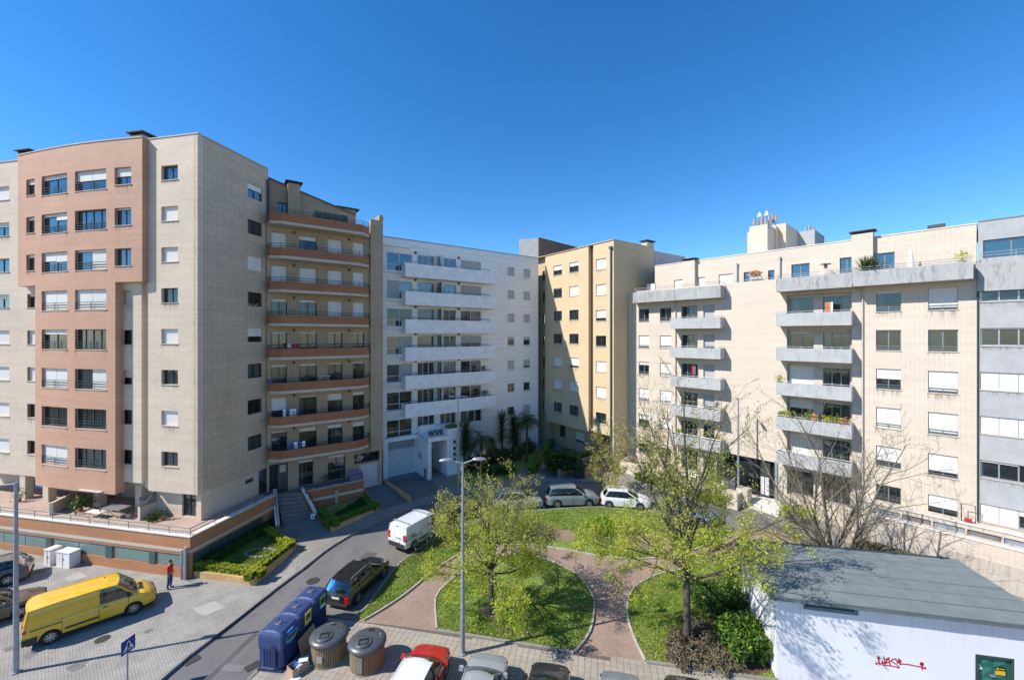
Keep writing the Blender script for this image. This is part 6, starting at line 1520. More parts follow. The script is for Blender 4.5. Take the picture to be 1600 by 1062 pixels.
for a_, b_ in ((1345, 1440),):
    hedge([Vector(FC.pt(FC.s(a_, 3.1), 3.1, 0)), Vector(FC.pt(FC.s(b_, 3.1), 3.1, 0))], .6, .1, .9, 'shrub_grey', '', parent=dry, dens=450, leaf=.09)
# dark shrubs in the white block's garden
for i, (x, y, r, h) in enumerate(((735,733,.9,1.3),(752,728,1.0,1.2),(778,722,1.3,1.6),(806,716,1.2,1.4),(760,742,.9,.8),(790,738,1.1,.8),(826,706,.9,1.5))):
    shrub(['dark bush at the portico of the white block','dark bush between the first yucca and the fan palm','broad dark bush below the middle yucca','dark bush below the rightmost palms','low bush at the front edge of the garden bed, left','low bush at the front edge of the garden bed, right','dark bush beside the path between white and yellow blocks'][i], tuple(G(x, y, .06)), r, h, 1300, 'hedge_dark', .13, mat2='shrub_leaf' if i > 3 else None)
shrub('spiky dark shrub behind the hedge of the yellow block', tuple(P(878, 42.5, 1.5)), 1.6, 1.7, 2600, 'hedge_dark', .2, asp=2.6)
shrub('dark shrub above the curved hedge of the yellow block', tuple(P(900, 41.5, 1.6)), 1.1, .9, 1100, 'hedge_dark', .15, asp=2.2)
# ---------------------------------------------------------------- palms and yuccas
def blades(center, n, length, w, droop, el0, el1, R):
    out = []
    for k in range(n):
        az = R.uniform(0, 2*pi); el = R.uniform(el0, el1); p = Vector(center); d = Vector((cos(az)*cos(el), sin(az)*cos(el), sin(el)))
        s = Vector((-sin(az), cos(az), 0)); m = 3; ww = w
        for i in range(m):
            q = p+d*length/m; w2 = w*(1-(i+1)/m*.85)
            out.append([tuple(p-s*ww/2), tuple(p+s*ww/2), tuple(q+s*w2/2), tuple(q-s*w2/2)]); p = q; ww = w2; d = (d+Vector((0,0,-droop))).normalized()
    return out
def yucca(label, base, h, heads, seed, mat='yucca_leaf', r=.55, cat='yucca', group=None):
    R = random.Random(seed); root = empty('yucca', base, label=label, cat=cat, group=group); b = Vector(base); mb = MB(); Q = []
    for j in range(heads):
        a = R.uniform(0, 2*pi); lean = .12 if heads == 1 else .45; top = b+Vector((cos(a)*lean*R.random(), sin(a)*lean*R.random(), h*R.uniform(.72, 1)-.3))
        mb.tube([b-Vector((0,0,.1)), b.lerp(top,.5), top], [.14,.11,.08], 6)
        n = int((top.z-b.z)*.55/.12)
        for i in range(max(3, n)):
            c = top-Vector((0,0,.12*i)); Q += blades(c, 22, r*R.uniform(.9,1.2), .10, .12+.05*i/8, .15-.5*i/max(3,n), 1.1-.5*i/max(3,n), R)
        Q += blades(top, 40, r*1.1, .10, .05, .3, 1.5, R)
    mb.build('trunk', 'bark_dark', root); c = quads('leaves', np.array(Q), mat, root); c['kind'] = 'stuff'; attach(root); return root
def palm(label, base, h, seed, nf=18, fl=1.9, mat='palm_leaf', cat='palm'):
    R = random.Random(seed); root = empty('palm', base, label=label, cat=cat); b = Vector(base); top = b+Vector((.1,0,h)); mb = MB()
    mb.tube([b-Vector((0,0,.1)), b.lerp(top,.5)+Vector((.05,0,0)), top], [.2,.15,.13], 8); mb.build('trunk', 'bark_dark', root); Q = []
    for k in range(nf):
        az = 2*pi*k/nf+R.uniform(-.2,.2); el = R.uniform(-.1, 1.2); p = top.copy(); d = Vector((cos(az)*cos(el), sin(az)*cos(el), sin(el))); n = 12
        for i in range(n):
            q = p+d*fl/n; s = d.cross(Vector((0,0,1))).normalized(); lw = .55*sin(pi*(i+1.5)/(n+2))
            for sg in (-1, 1):
                e = q+s*sg*lw+d*.22+Vector((0,0,-.12)); Q.append([tuple(p), tuple(p+d*.05), tuple(e), tuple(e-d*.02)]); e2 = e-d*.07; Q.append([tuple(p+d*.08), tuple(p+d*.12), tuple(e2+d*.15), tuple(e2+d*.13)])
            p = q; d = (d+Vector((0,0,-.16))).normalized()
    c = quads('fronds', np.array(Q), mat, root); c['kind'] = 'stuff'; attach(root); return root
def gb(x, Dd): return tuple(P(x, Dd, gz(0, Dd)+.05))
yucca('tall dark yucca right beside the portico of the white block', gb(726, 42.5), 5.2, 2, 3, r=1.25)
palm('feathery palm between the two tall yuccas of the white block', gb(751, 43.5), 3.2, 7)
yucca('pale green single yucca in the middle of the white block garden', gb(785, 45.5), 5.3, 1, 5, r=1.1)
yucca('dark yucca left of the dense palm near the corner of the white block', gb(805, 46.2), 5.0, 2, 9, r=1.15)
palm('dense dark palm with thick trunk near the corner of the white block', gb(822, 46.0), 4.6, 11, nf=30, fl=1.7)
yucca('small dark yucca at the foot of the white wall behind the palms', gb(768, 46.5), 2.6, 2, 15, r=.8)
# ---------------------------------------------------------------- balcony and terrace plants and things
def potplant(label, p, r=.25, h=.5, pot='pot_clay', mat='shrub_leaf', n=160, leaf=.08, spiky=False):
    root = empty('potted_plant', p, label=label, cat='potted plant'); p = Vector(p)
    mb = MB(); mb.lathe([(.10,0),(.15,.24),(.13,.24)], 10, T=lambda q: (q[0]+p.x, q[1]+p.y, q[2]+p.z)); mb.build('pot', pot, root)
    if spiky:
        R = random.Random(int(p.x*10)); V = np.array(blades(p+Vector((0,0,.3)), n, h, .09, .12, .1, 1.4, R))
    else:
        u = rng.normal(size=(n,3))*np.array([r*.5,r*.5,h*.28]); V = leafpts(u+np.array([p.x,p.y,p.z+.28+h*.4]), leaf)
    c = quads('leaves', V, mat, root); c['kind'] = 'stuff'; attach(root)
def on(F, x, o, z): return F.pt(F.s(x, o), o, z)
zk = lambda k: B2z1-STEP*k
potplant('large agave like plant on the top terrace of the cream block', on(FC, 1352, .55, TF+.45), h=1.25, n=110, spiky=True, mat='yucca_leaf')
potplant('second spiky plant beside the agave on the top terrace', on(FC, 1364, .6, TF+.5), h=1.1, n=90, spiky=True, mat='yucca_leaf')
potplant('green leafy plant in a teal pot at the right end of the top terrace', on(FC, 1503, .4, TF+.5), r=.4, h=.9, n=260, mat='hedge_yellow')
for i, (x, m_) in enumerate(((1222,'hedge_green'),(1231,'hedge_yellow'),(1241,'shrub_leaf'),(1262,'hedge_green'),(1272,'flower_orange'),(1281,'shrub_leaf'),(1291,'hedge_yellow'),(1303,'hedge_green'),(1311,'hedge_yellow'),(1321,'flower_orange'))):
    potplant(['green','yellowish','dark green','bushy green','orange flowering','trailing dark','broad yellow green','light green','pale yellow','small orange'][i]+' potted plant on the flower covered fourth balcony of the cream block', on(FC, x, .85, zk(3)-.2), r=.3, h=.42, n=170, mat=m_, leaf=.09)
potplant('green plant at the left end of the third right balcony of the cream block', on(FC, 1218, .8, zk(2)-.2), r=.3, h=.5, n=160, mat='hedge_yellow')
potplant('dry plant on the fourth small balcony of the cream block', on(FC, 1120, .8, B1z1-STEP*3-.1), r=.25, h=.6, n=140, mat='shrub_grey')
potplant('reddish plant on the fifth small balcony of the cream block', on(FC, 1122, .8, B1z1-STEP*4-.15), r=.25, h=.45, n=140, mat='flower_orange')
potplant('green plant on the fifth small balcony of the cream block', on(FC, 1060, .8, B1z1-STEP*4-.15), r=.25, h=.4, n=140, mat='hedge_green')
potplant('plant on the second balcony of the white block', on(FW, 687, .6, BZ-STEP-.2), r=.4, h=.8, n=220, mat='shrub_leaf')
potplant('small plant on the fourth balcony of the white block', on(FW, 755, .8, BZ-STEP*4-.1), r=.3, h=.5, n=160, mat='shrub_leaf')
potplant('trailing plant on the sixth balcony of the white block', on(FW, 757, .8, BZ-STEP*5-.1), r=.5, h=.5, n=260, mat='shrub_leaf')
for i, x in enumerate((702, 708)): shrub(['bush','second bush'][i]+' on top of the white entrance portico', on(FW, x, po-.7, pz2-.1), .45, .45, 420, 'hedge_green', .09, stems=2)
for i, x in enumerate((672, 677, 683, 689)): potplant(['first','second','third','fourth'][i]+' small pot plant from the left on the white portico roof', on(FW, x, po-1.0, pz-.05), r=.25, h=.35, n=80, mat='hedge_dark')
potplant('leafy green bush on the podium terrace behind the low parting wall', FA.pt(FA.s(126, .2), .2, PZ-.1), r=.6, h=.9, n=500, mat='shrub_leaf', leaf=.11)
potplant('plant in a pale pot on the podium terrace below the pink storeys', FA.pt(FA.s(200, .3), .3, PZ-.1), pot='pot_pale', r=.3, h=.4, n=60)
potplant('small cactus like plant on the podium terrace near the glazed door', FA.pt(FA.s(256, .1), .1, PZ-.1), r=.3, h=.5, n=120, mat='shrub_leaf')
shrub('low dark bluish plants on the podium terrace behind the parting wall', FA.pt(FA.s(240, .3), .3, PZ-.1), .55, .5, 500, 'hedge_dark', .08, stems=3)
potplant('plant in a clay bowl on the podium terrace at the far left', FA.pt(FA.s(30, -.2), -.2, PZ-.1), r=.4, h=.7, n=160)
potplant('potted plant on the raised brown terrace beside the stairs', FB.pt(FB.s(509, .8), .8, TZ-.08), r=.3, h=.8, n=160)
# laundry
def laundry(label, F, xs, o, z, h, mats):
    root = empty('laundry', F.pt(F.s(xs[0], o), o, z), label=label, cat='laundry')
    for i, m_ in enumerate(mats):
        a0, a1 = F.s(lerp(xs[0], xs[1], i/len(mats)), o), F.s(lerp(xs[0], xs[1], (i+.86)/len(mats)), o); mb = MB(); n = 5; hh_ = h*random.uniform(.75, 1)
        for k in range(n):
            u, v = lerp(a0,a1,k/n), lerp(a0,a1,(k+1)/n); e = .03*(k % 2); f = .03*((k+1) % 2)
            mb.quad([F.pt(u,o,z), F.pt(v,o,z), F.pt(v,o+f,z-hh_), F.pt(u,o+e,z-hh_)])
        mb.build('cloth', m_, root)
    attach(root)
bz_ = lambda k: zt0-STB*k
laundry('white and blue laundry on the sixth brown balcony', FB, (442, 469), 1.05, bz_(6)+.55, .62, ['cloth_white','cloth_blue','cloth_white','cloth_white','cloth_blue'])
laundry('blue patterned laundry on the lowest brown balcony', FB, (453, 478), 1.05, bz_(7)+.55, .62, ['cloth_blue','cloth_white','cloth_blue','cloth_white'])
laundry('red cloths on the fourth brown balcony', FB, (449, 468), 1.05, bz_(4)+.4, .4, ['cloth_white','cloth_red','cloth_red'])
laundry('orange towels hanging on the highest right balcony of the cream block', FC, (1289, 1302), .85, zk(0)+.75, .9, ['cloth_orange','cloth_orange','cloth_white'])
laundry('red washing inside the third small balcony of the cream block', FC, (1081, 1087), .3, B1z1-STEP*2+1.0, .9, ['cloth_red','cloth_violet'])
laundry('blue towels on the fifth brown balcony', FB, (421, 426), 1.0, bz_(5)+.25, .35, ['cloth_blue'])
# clothes airer, table, bench on the deck
def table(name, label, c, w_, d_, h, mat, rot=0, cat='table', leg='metal_light'):
    root = empty(name, c, rot, label=label, cat=cat)
    mb = MB(); mb.box(-w_/2, w_/2, -d_/2, d_/2, h-.04, h); mb.build('tabletop', mat, root)
    for sx in (-1, 1):
        mb = MB(); mb.tube([(sx*w_*.42,-d_*.4,0), (sx*w_*.3,d_*.4,h-.04)], .02, 5); mb.build('leg', leg, root)
        mb = MB(); mb.tube([(sx*w_*.42,d_*.4,0), (sx*w_*.3,-d_*.4,h-.04)], .02, 5); mb.build('leg', leg, root)
table('folding_table', 'grey folding table on the podium terrace under the pink storeys', FA.pt(FA.s(181, .5), .5, PZ-.11), 1.5, .8, .75, 'metal_light', -.2)
table('low_table', 'pale low bench table on the podium terrace beside the sun sail', FA.pt(FA.s(150, .7), .7, PZ-.11), 1.3, .5, .4, 'coping_white', -.2, cat='bench')
aw = empty('sun_sail', FA.pt(FA.s(155, .4), .4, PZ+1), label='grey sun sail on wooden props over the podium terrace', cat='awning')
p = [FA.pt(FA.s(133,.2),.7,PZ+1.62), FA.pt(FA.s(168,.2),.7,PZ+1.6), FA.pt(FA.s(174,.2),-.5,PZ+1.74), FA.pt(FA.s(140,.2),-.5,PZ+1.76)]
mb = MB(); mb.quad(p); mb.quad([(x,y,z-.03) for x,y,z in p][::-1]); mb.build('sail', 'awning_grey', aw)
for i in (0, 1): mb = MB(); q = Vector(p[i]); mb.tube([(q.x+.2*(i-.5),q.y,PZ-.1), tuple(q)], .035, 5); mb.build('prop', 'pot_clay', aw)
attach(aw)
table('drying_rack', 'white folded drying rack on the fifth brown balcony', FB.pt(FB.s(507, .6), .6, bz_(5)-.5), 1.0, .5, .85, 'white_paint', .6, cat='rack', leg='white_paint')
# umbrella, parasol, barbecue dome on terrace of the cream block
bb = empty('barbecue', on(FC, 1290, -.5, TF), label='rounded grey barbecue oven with hood on the cream top terrace', cat='barbecue')
mb = MB(); q = Vector(on(FC, 1290, -.5, TF)); mb.lathe([(.65,0),(.65,.75),(.55,1.1),(.3,1.35),(.05,1.42)], 14, T=lambda v: (v[0]+q.x, v[1]+q.y, v[2]+q.z)); mb.build('oven_body', 'concrete_band', bb, True)
mb = MB(); mb.tube([(q.x,q.y,q.z+1.3),(q.x,q.y,q.z+1.75)], .12, 7); mb.box(q.x-.3,q.x+.3,q.y-.2,q.y+.2,q.z+1.75,q.z+1.83); mb.build('flue', 'roof_grey', bb); attach(bb)
mb = MB(); q = Vector(on(FC, 1423, -.6, TF)); mb.lathe([(.28,0),(.2,1.0),(.12,1.9),(.03,2.25)], 10, T=lambda v: (v[0]+q.x, v[1]+q.y, v[2]+q.z)); simple('folded_parasol', mb, 'cloth_white', label='folded white parasol standing on the cream top terrace', cat='parasol')
gh = empty('garden_swing', on(FC, 1180, -.6, TF), label='small glazed lean-to with red flowers on the cream top terrace', cat='lean-to')
for u in (1172, 1178, 1184, 1190):
    mb = MB(); q = Vector(on(FC, u, -.5, TF)); mb.tube([(q.x,q.y,q.z),(q.x,q.y,q.z+1.3),(q.x+.05,q.y+.6,q.z+1.7)], .03, 5); mb.build('post', 'metal_light', gh)
mb = MB(); q0, q1 = Vector(on(FC,1172,-.5,TF+1.3)), Vector(on(FC,1190,-.5,TF+1.3)); mb.quad([tuple(q0), tuple(q1), (q1.x+.05,q1.y+.7,q1.z+.4), (q0.x+.05,q0.y+.7,q0.z+.4)]); mb.build('roof_pane', 'glass_rail', gh); attach(gh)
shrub('red flowers on top of the lean-to on the cream top terrace', on(FC, 1180, -.3, TF+1.45), .55, .35, 420, 'flower_orange', .08, stems=2, cat='flowers', name='flowers')
# ================================================================ street lamps
def lamp(label, base, h, arms, r0=.115, r1=.05, head=.75, name='street_lamp'):
    root = empty(name, base, label=label, cat='street lamp'); b = Vector(base); top = b+Vector((0,0,h))
    mb = MB(); mb.tube([b-Vector((0,0,.05)), b.lerp(top, .5), top], [r0, (r0+r1)/2, r1], 8); mb.build('pole', 'galvanised', root)
    mb = MB(); mb.tube([b, b+Vector((0,0,.06))], r0*1.6, 8); mb.build('base_plate', 'galvanised', root)
    for (dx, dy, l, rise) in arms:
        d = Vector((dx, dy, 0)).normalized(); e = top+d*l+Vector((0,0,rise)); mb = MB(); mb.tube([top-Vector((0,0,.05)), e], .035, 6); mb.build('arm', 'galvanised', root)
        n = Vector((-d.y, d.x, 0)); mb = MB(); prev = None; prof = [(0,.05,.06),(.15,.11,.10),(.55,.15,.11),(.85,.13,.08),(1.0,.04,.03)]
        rings = []
        for t, w_, hh_ in prof:
            c = e+d*(head*t-.05); rings.append([mb.vert(c+n*w_*x+Vector((0,0,hh_*z))) for x, z in ((-1,0),(-.7,.8),(0,1),(.7,.8),(1,0),(.6,-.35),(-.6,-.35))])
        for A_, B_ in zip(rings, rings[1:]):
            for k in range(7): mb.face((A_[k], A_[(k+1)%7], B_[(k+1)%7], B_[k]))
        mb.face(rings[0][::-1]); mb.face(rings[-1]); mb.build('lamp_head', 'metal_light', root, True)
    attach(root); return root
lc = G(723, 1021, .02)
lamp('tall grey street lamp with two arms at the kerb of the round lawn', tuple(lc), 9.0, [(-1,-.1,.5,.12),(1,.1,.5,.12)], head=.66)
ll = G(25, 1050, 0)
lamp('tall grey street lamp with one long arm at the left edge beside the yellow van', tuple(ll), 8.45, [(-1,-.25,1.6,-.1)], r0=.105, r1=.06)
lm = P(716, 37, gz(0,37))
lamp('slim double armed street lamp standing behind the round lawn tree', tuple(lm), 8.6, [(-1,0,.3,.05),(1,0,.3,.05)], r0=.09, r1=.05, head=.6)
lr = P(1153.5, 35.4, gz(0,35.4))
lamp('grey street lamp in front of the cream block entrance, shadow on the wall', tuple(lr), 8.9, [(-.6,-.8,.5,.05)], r0=.11, r1=.055, head=.6)
# ---- pedestrian crossing sign seen from the side
sb = G(199, 1081, 0); sp_ = empty('road_sign', tuple(sb), label='blue square pedestrian crossing sign on a post at the plaza edge', cat='road sign')
ztop = CAMZ-(993-HY)*sb.y/FPX; zbt = CAMZ-(1021-HY)*sb.y/FPX
mb = MB(); mb.tube([sb, Vector((sb.x,sb.y,ztop-.1))], .035, 6); mb.build('post', 'galvanised', sp_)
def signface(off, mat, s, mb=None, cz=0):
    d = Vector((.10,.995,0)); n = Vector((.995,-.10,0)); c = Vector((sb.x,sb.y,(ztop+zbt)/2+cz)); m = MB()
    p = [c+n*off+d*u*s+Vector((0,0,v*s)) for u, v in ((-1,-1),(1,-1),(1,1),(-1,1))]; q = [v-n*.015 for v in p]
    m.quad(p); m.quad(q[::-1])
    for i in range(4): m.quad([q[i], q[(i+1)%4], p[(i+1)%4], p[i]])
    return m, c, d, n
m, c, d, n = signface(.05, '', .29); m.build('plate', 'sign_blue', sp_)
m, *_ = signface(.0, '', .29); m.build('plate', 'metal_light', sp_) if 0 else None
m = MB(); c2 = c+n*.055; tri = [c2+d*u+Vector((0,0,v)) for u, v in ((-.23,-.2),(.23,-.2),(0,.22))]; m.face([m.vert(v) for v in tri]); m.build('white_triangle', 'sign_white', sp_)
m = MB(); c3 = c+n*.06
def seg(a, b, w_):
    A_, B_ = Vector(a)*.68, Vector(b)*.68; t = (B_-A_).normalized(); s_ = Vector((-t.y, t.x))*w_/2
    m.quad([c3+d*v.x+Vector((0,0,v.y)) for v in (A_-s_, B_-s_, B_+s_, A_+s_)])
seg((0,.12),(0,-.05),.07); seg((0,-.05),(-.09,-.2),.045); seg((0,-.05),(.09,-.2),.045); seg((0,.08),(.11,-.0),.035); seg((0,.08),(-.10,.0),.035); seg((-.03,.16),(.03,.16),.06); seg((-.2,-.24),(.2,-.24),.03)
m.build('pictogram', 'sign_black', sp_); attach(sp_)
# ================================================================ recycling containers (blue) and deep bins
plain('container_blue', (.040,.068,.175), .5, var=.12, scale=2); plain('container_blue_dark', (.015,.028,.085), .6, var=.1)
plain('label_green', (.08,.42,.12), .5, var=0); plain('label_yellow', (.75,.68,.10), .5, var=0); plain('label_blue', (.03,.18,.55), .5, var=0); plain('label_red', (.6,.06,.08), .5, var=0); plain('label_cyan', (.08,.45,.55), .5, var=0)
plain('bin_lid', (.075,.082,.09), .38, var=.12, scale=4, spec=.6); plain('bin_black', (.02,.02,.022), .5, var=0)
slats_w = tiled('stave', (.33,.25,.13), (.25,.185,.085), (.05,.045,.03), 10, 10, blotch=.3, streak=.5, bmp=0, rough=.8, dirt=(.07,.075,.02))
cardb = plain('cardboard', (.42,.28,.18), .85, var=.1)
cd_ = (G(512,925).to_2d()-G(452,1030).to_2d())  # along the row
q0 = G(440, 1053).to_2d(); q1 = P(512, 21.95).to_2d(); cdir = (q1-q0).normalized(); cn = Vector((cdir.y, -cdir.x))   # cn: towards the park
def container(i, label, frame, plate):
    W_, D_, H_ = 1.28, 1.30, 1.78
    o = q0+cdir*(.62+1.20*i)-cn*.62; ang = atan2(cdir.y, cdir.x); root = empty('recycling_container', (o.x, o.y, .0), label=label, cat='recycling container', group='blue recycling containers in a row')
    R_ = Matrix.Rotation(ang, 3, 'Z'); z0 = .02
    def T(p): v = R_ @ Vector((p[0]*.90, p[1], p[2])); return (v.x+o.x, v.y+o.y, v.z+z0)
    # body: loft, local x along the row, local -y towards the park
    prof = [(.0,.46,.56),(.10,.50,.60),(.12,.50,.58),(.85,.54,.58),(1.05,.61,.64),(1.48,.62,.65),(1.60,.60,.62),(1.70,.50,.56),(1.76,.20,.50)]
    mb = MB(); rings = []
    for z, hy, hx in prof:
        c_ = .07; pts = [(-hx+c_,-hy),(hx-c_,-hy),(hx,-hy+c_),(hx,hy-c_),(hx-c_,hy),(-hx+c_,hy),(-hx,hy-c_),(-hx,-hy+c_)]
        rings.append([mb.vert(T((x, y, z))) for x, y in pts])
    for A_, B_ in zip(rings, rings[1:]):
        for k in range(8): mb.face((A_[k], A_[(k+1)%8], B_[(k+1)%8], B_[k]))
    mb.face(rings[0][::-1]); mb.face(rings[-1]); mb.build('body', 'container_blue', root)
    mb = MB(); mb.box(-.66,.66,-.60,.60,0,.07, T=T); mb.build('base', 'container_blue_dark', root)
    # vertical ribs on the ends and the front
    mb = MB()
    for k in range(13): x = -.50+k*.083; mb.box(x-.014,x+.014,-.585,-.53,.16,.84, T=T); mb.box(x-.014,x+.014,.53,.585,.16,.84, T=T); mb.box(x-.014,x+.014,-.64,-.61,1.08,1.46, T=T)
    r_ = mb.build('ribs', 'container_blue', root); r_['kind'] = 'stuff'
    mb = MB()
    for k in range(6): y = -.34+k*.13; mb.box(-.60,-.575,y-.02,y+.02,.16,1.0, T=T)
    mb.box(-.665,-.64,-.30,-.08,.2,1.2, T=T); mb.build('end_ribs', 'container_blue_dark', root)
    mb = MB(); mb.tube([T((-.56,.0,1.70)), T((0,.0,1.79)), T((.56,.0,1.70))], .018, 5); mb.build('lid_seam', 'bin_black', root)
    mb = MB(); mb.box(-.14,.14,-.10,.10,1.75,1.80, T=T); mb.build('lift_plate', 'metal_light', root)
    mb = MB(); mb.tube([T((-.05,0,1.78)),T((-.07,0,1.95)),T((0,0,2.02)),T((.07,0,1.95)),T((.05,0,1.78))], .018, 5); mb.build('lift_hook', 'metal_dark', root)
    f = MB()
    if i == 0:
        f.box(-.44,.44,-.668,-.655,1.18,1.42, T=T); pa = f.build('slot_frame', 'label_cyan', root); g = MB(); g.box(-.38,.38,-.68,-.668,1.25,1.36, T=T); g.build('slot', 'bin_black', pa)
        g = MB(); g.box(-.28,.16,-.665,-.58,1.46,1.60, T=T); g.build('label_plate', 'label_blue', root)
        g = MB(); g.box(-.22,.12,-.672,-.655,1.05,1.15, T=T); g.build('label_plate', 'label_cyan', root); g = MB(); g.box(.14,.30,-.672,-.655,1.06,1.16, T=T); g.build('label_plate', 'label_red', root)
    else:
        f.box(-.26,.26,-.672,-.655,1.02,1.58, T=T); pa = f.build('opening_frame', frame, root); g = MB(); g.box(-.17,.17,-.69,-.672,1.22,1.48, T=T); g.build('opening', 'bin_black', pa)
        if i == 2: g = MB(); g.box(-.18,.18,-.685,-.673,1.06,1.16, T=T); g.build('label_plate', 'sign_white', pa)
        else: g = MB(); g.box(-.12,.12,-.694,-.690,1.2,1.32, T=T); g.build('label_plate', 'cloth_violet', pa)
    attach(root)
container(0, 'nearest blue recycling container with a wide paper slot and blue label', 'label_blue', 0)
container(1, 'middle blue recycling container with the yellow framed opening', 'label_yellow', 0)
container(2, 'farthest blue recycling container with the green framed opening', 'label_green', 0)
def deepbin(c, label, sticker):
    root = empty('deep_bin', tuple(c), label=label, cat='waste container', group='wooden waste bins with grey lids'); R_ = Matrix.Rotation(.2, 3, 'Z'); k = .91
    def T(p): v = R_ @ Vector(p); return (v.x+c.x, v.y+c.y, v.z+c.z)
    mb = MB(); mb.lathe([(.78*k,0),(.78*k,1.0)], 40, T=T); mb.build('drum', 'bin_black', root)
    # staves: separate boards round the drum
    vs = []; n = 48
    mb = MB()
    for j in range(n):
        a = 2*pi*j/n; w_ = 2*pi*.81*k/n/2-.004; rr = .80*k+random.uniform(-.003,.004)
        ca, sa = cos(a), sin(a)
        def TT(p): return T((p[0]*ca-p[1]*sa, p[0]*sa+p[1]*ca, p[2]))
        m = MB(); m.box(rr, rr+.028+.004*(j % 2), -w_+.006, w_-.006, .02, .97, T=TT)
        m.build('stave', 'stave', root)
    mb.lathe([(.90*k,.94),(.93*k,.99),(.93*k,1.05),(.90*k,1.10),(.78*k,1.17),(.45*k,1.215),(.1,1.225)], 40, T=T); mb.build('lid', 'bin_lid', root, True)
    mb = MB(); mb.lathe([(.835*k,.0),(.85*k,.03),(.835*k,.06)], 40, T=T); mb.build('base_ring', 'kerb_concrete', root)
    def TL_(p): return T((p[0]-.12, p[1]-.28, p[2]))
    mb = MB(); mb.lathe([(.42*k,1.13),(.44*k,1.22),(.40*k,1.25),(.1,1.26)], 28, T=TL_); h = mb.build('filling_hatch', 'bin_lid', root, True)
    mb = MB()
    for (x0,x1,y0,y1) in ((-.2,.2,-.22,-.19),(-.2,.2,.10,.13),(-.2,-.17,-.22,.13),(.17,.2,-.22,.13)): mb.box(x0,x1,y0,y1,1.255,1.275, T=TL_)
    mb.box(-.15,.15,.03,.07,1.262,1.29, T=TL_); mb.build('hatch_frame', 'bin_black', h)
    mb = MB(); mb.tube([T((.10,.42,1.2)), T((.10,.42,1.32)), T((.0,.47,1.40))], .012, 4); mb.tube([T((-.0,.38,1.235)), T((.22,.38,1.235)), T((.24,.46,1.235)), T((-.0,.46,1.235)), T((-.0,.38,1.235))], .014, 4); mb.build('lift_ring', 'bin_black', root)
    for (x, y) in ((.55,-.05),(-.4,-.38)): m = MB(); m.box(x-.03,x+.03,y-.03,y+.03,1.17,1.2, T=T); m.build('stud', 'metal_light', root)
    if sticker: m = MB(); m.box(.38,.56,.02,.2,1.175,1.192, T=T); m.build('sticker', 'sign_white', root)
    m = MB(); a = -1.9; ca, sa = cos(a), sin(a)
    def T2(p): return T((p[0]*ca-p[1]*sa, p[0]*sa+p[1]*ca, p[2]))
    m.box(.845*k,.86*k,-.13,.13,.30 if not sticker else .15,.62 if not sticker else .85, T=T2); m.build('plate', 'metal_light' if not sticker else 'roof_grey', root)
    attach(root)
deepbin(G(514, 1026, .02), 'round slatted waste bin with grey lid, the one next to the blue containers', False)
deepbin(G(574, 1036, .02), 'round slatted waste bin with grey lid and white sticker, nearer to the parked cars', True)
# cardboard and rubbish between bins
def bx3(name, label, c, sx, sy, sz, rz, mat, tilt=0, cat='cardboard', open_=False):
    R_ = Matrix.Rotation(rz, 3, 'Z') @ Matrix.Rotation(tilt, 3, 'X')
    T = lambda p: tuple(R_ @ Vector(p)+c)
    mb = MB()
    if open_:
        t = .012
        for b_ in ((-sx/2,sx/2,-sy/2,-sy/2+t,0,sz),(-sx/2,sx/2,sy/2-t,sy/2,0,sz),(-sx/2,-sx/2+t,-sy/2+t,sy/2-t,0,sz),(sx/2-t,sx/2,-sy/2+t,sy/2-t,0,sz),(-sx/2+t,sx/2-t,-sy/2+t,sy/2-t,0,t)): mb.box(*b_, T=T)
    else: mb.box(-sx/2,sx/2,-sy/2,sy/2,0,sz, T=T)
    return simple(name, mb, mat, label=label, cat=cat)
bx3('cardboard_sheet', 'brown cardboard sheet leaning between containers and wooden bin', G(484, 1012, .03), 1.2, .04, .80, atan2(cdir.y, cdir.x), 'cardboard', -.25)
cb = G(466, 1048, .02)
bx3('cardboard_box', 'open brown cardboard box full of scrap beside the nearest blue container', cb, .75, .5, .38, .95, 'cardboard', open_=True, cat='box')
for i, (dx, dy, m_, l) in enumerate(((.0,.1,'label_blue','blue wrapper sticking out of the cardboard box'),(.1,-.12,'cloth_white','white foam piece in the cardboard box'),(-.12,-.05,'cloth_blue','blue white carton in the cardboard box'))):
    bx3('scrap', l, cb+Vector((dx,dy,.30)), .30, .14, .07, .9+.5*i, m_, .3, cat='rubbish')
bx3('carton', 'flat blue white carton on top of the rubbish heap by the wooden bin', G(474,1030,.45), .38, .26, .03, .3, 'cloth_white', .1, cat='carton')
bx3('carton', 'small pale carton on the ground between box and wooden bin', G(484,1040,.03), .22, .16, .08, .5, 'label_cyan', 0, cat='carton')
bx3('carton', 'pale flattened carton on the pavers in front of the cardboard box', G(459,1062,.03), .5, .3, .03, 1.0, 'cloth_white', .1, cat='carton')
bx3('cardboard_sheet', 'pinkish flat cardboard lying at the bottom edge of the pavement', G(447,1060,.03), .5, .4, .02, .9, 'paver_warm', 0)
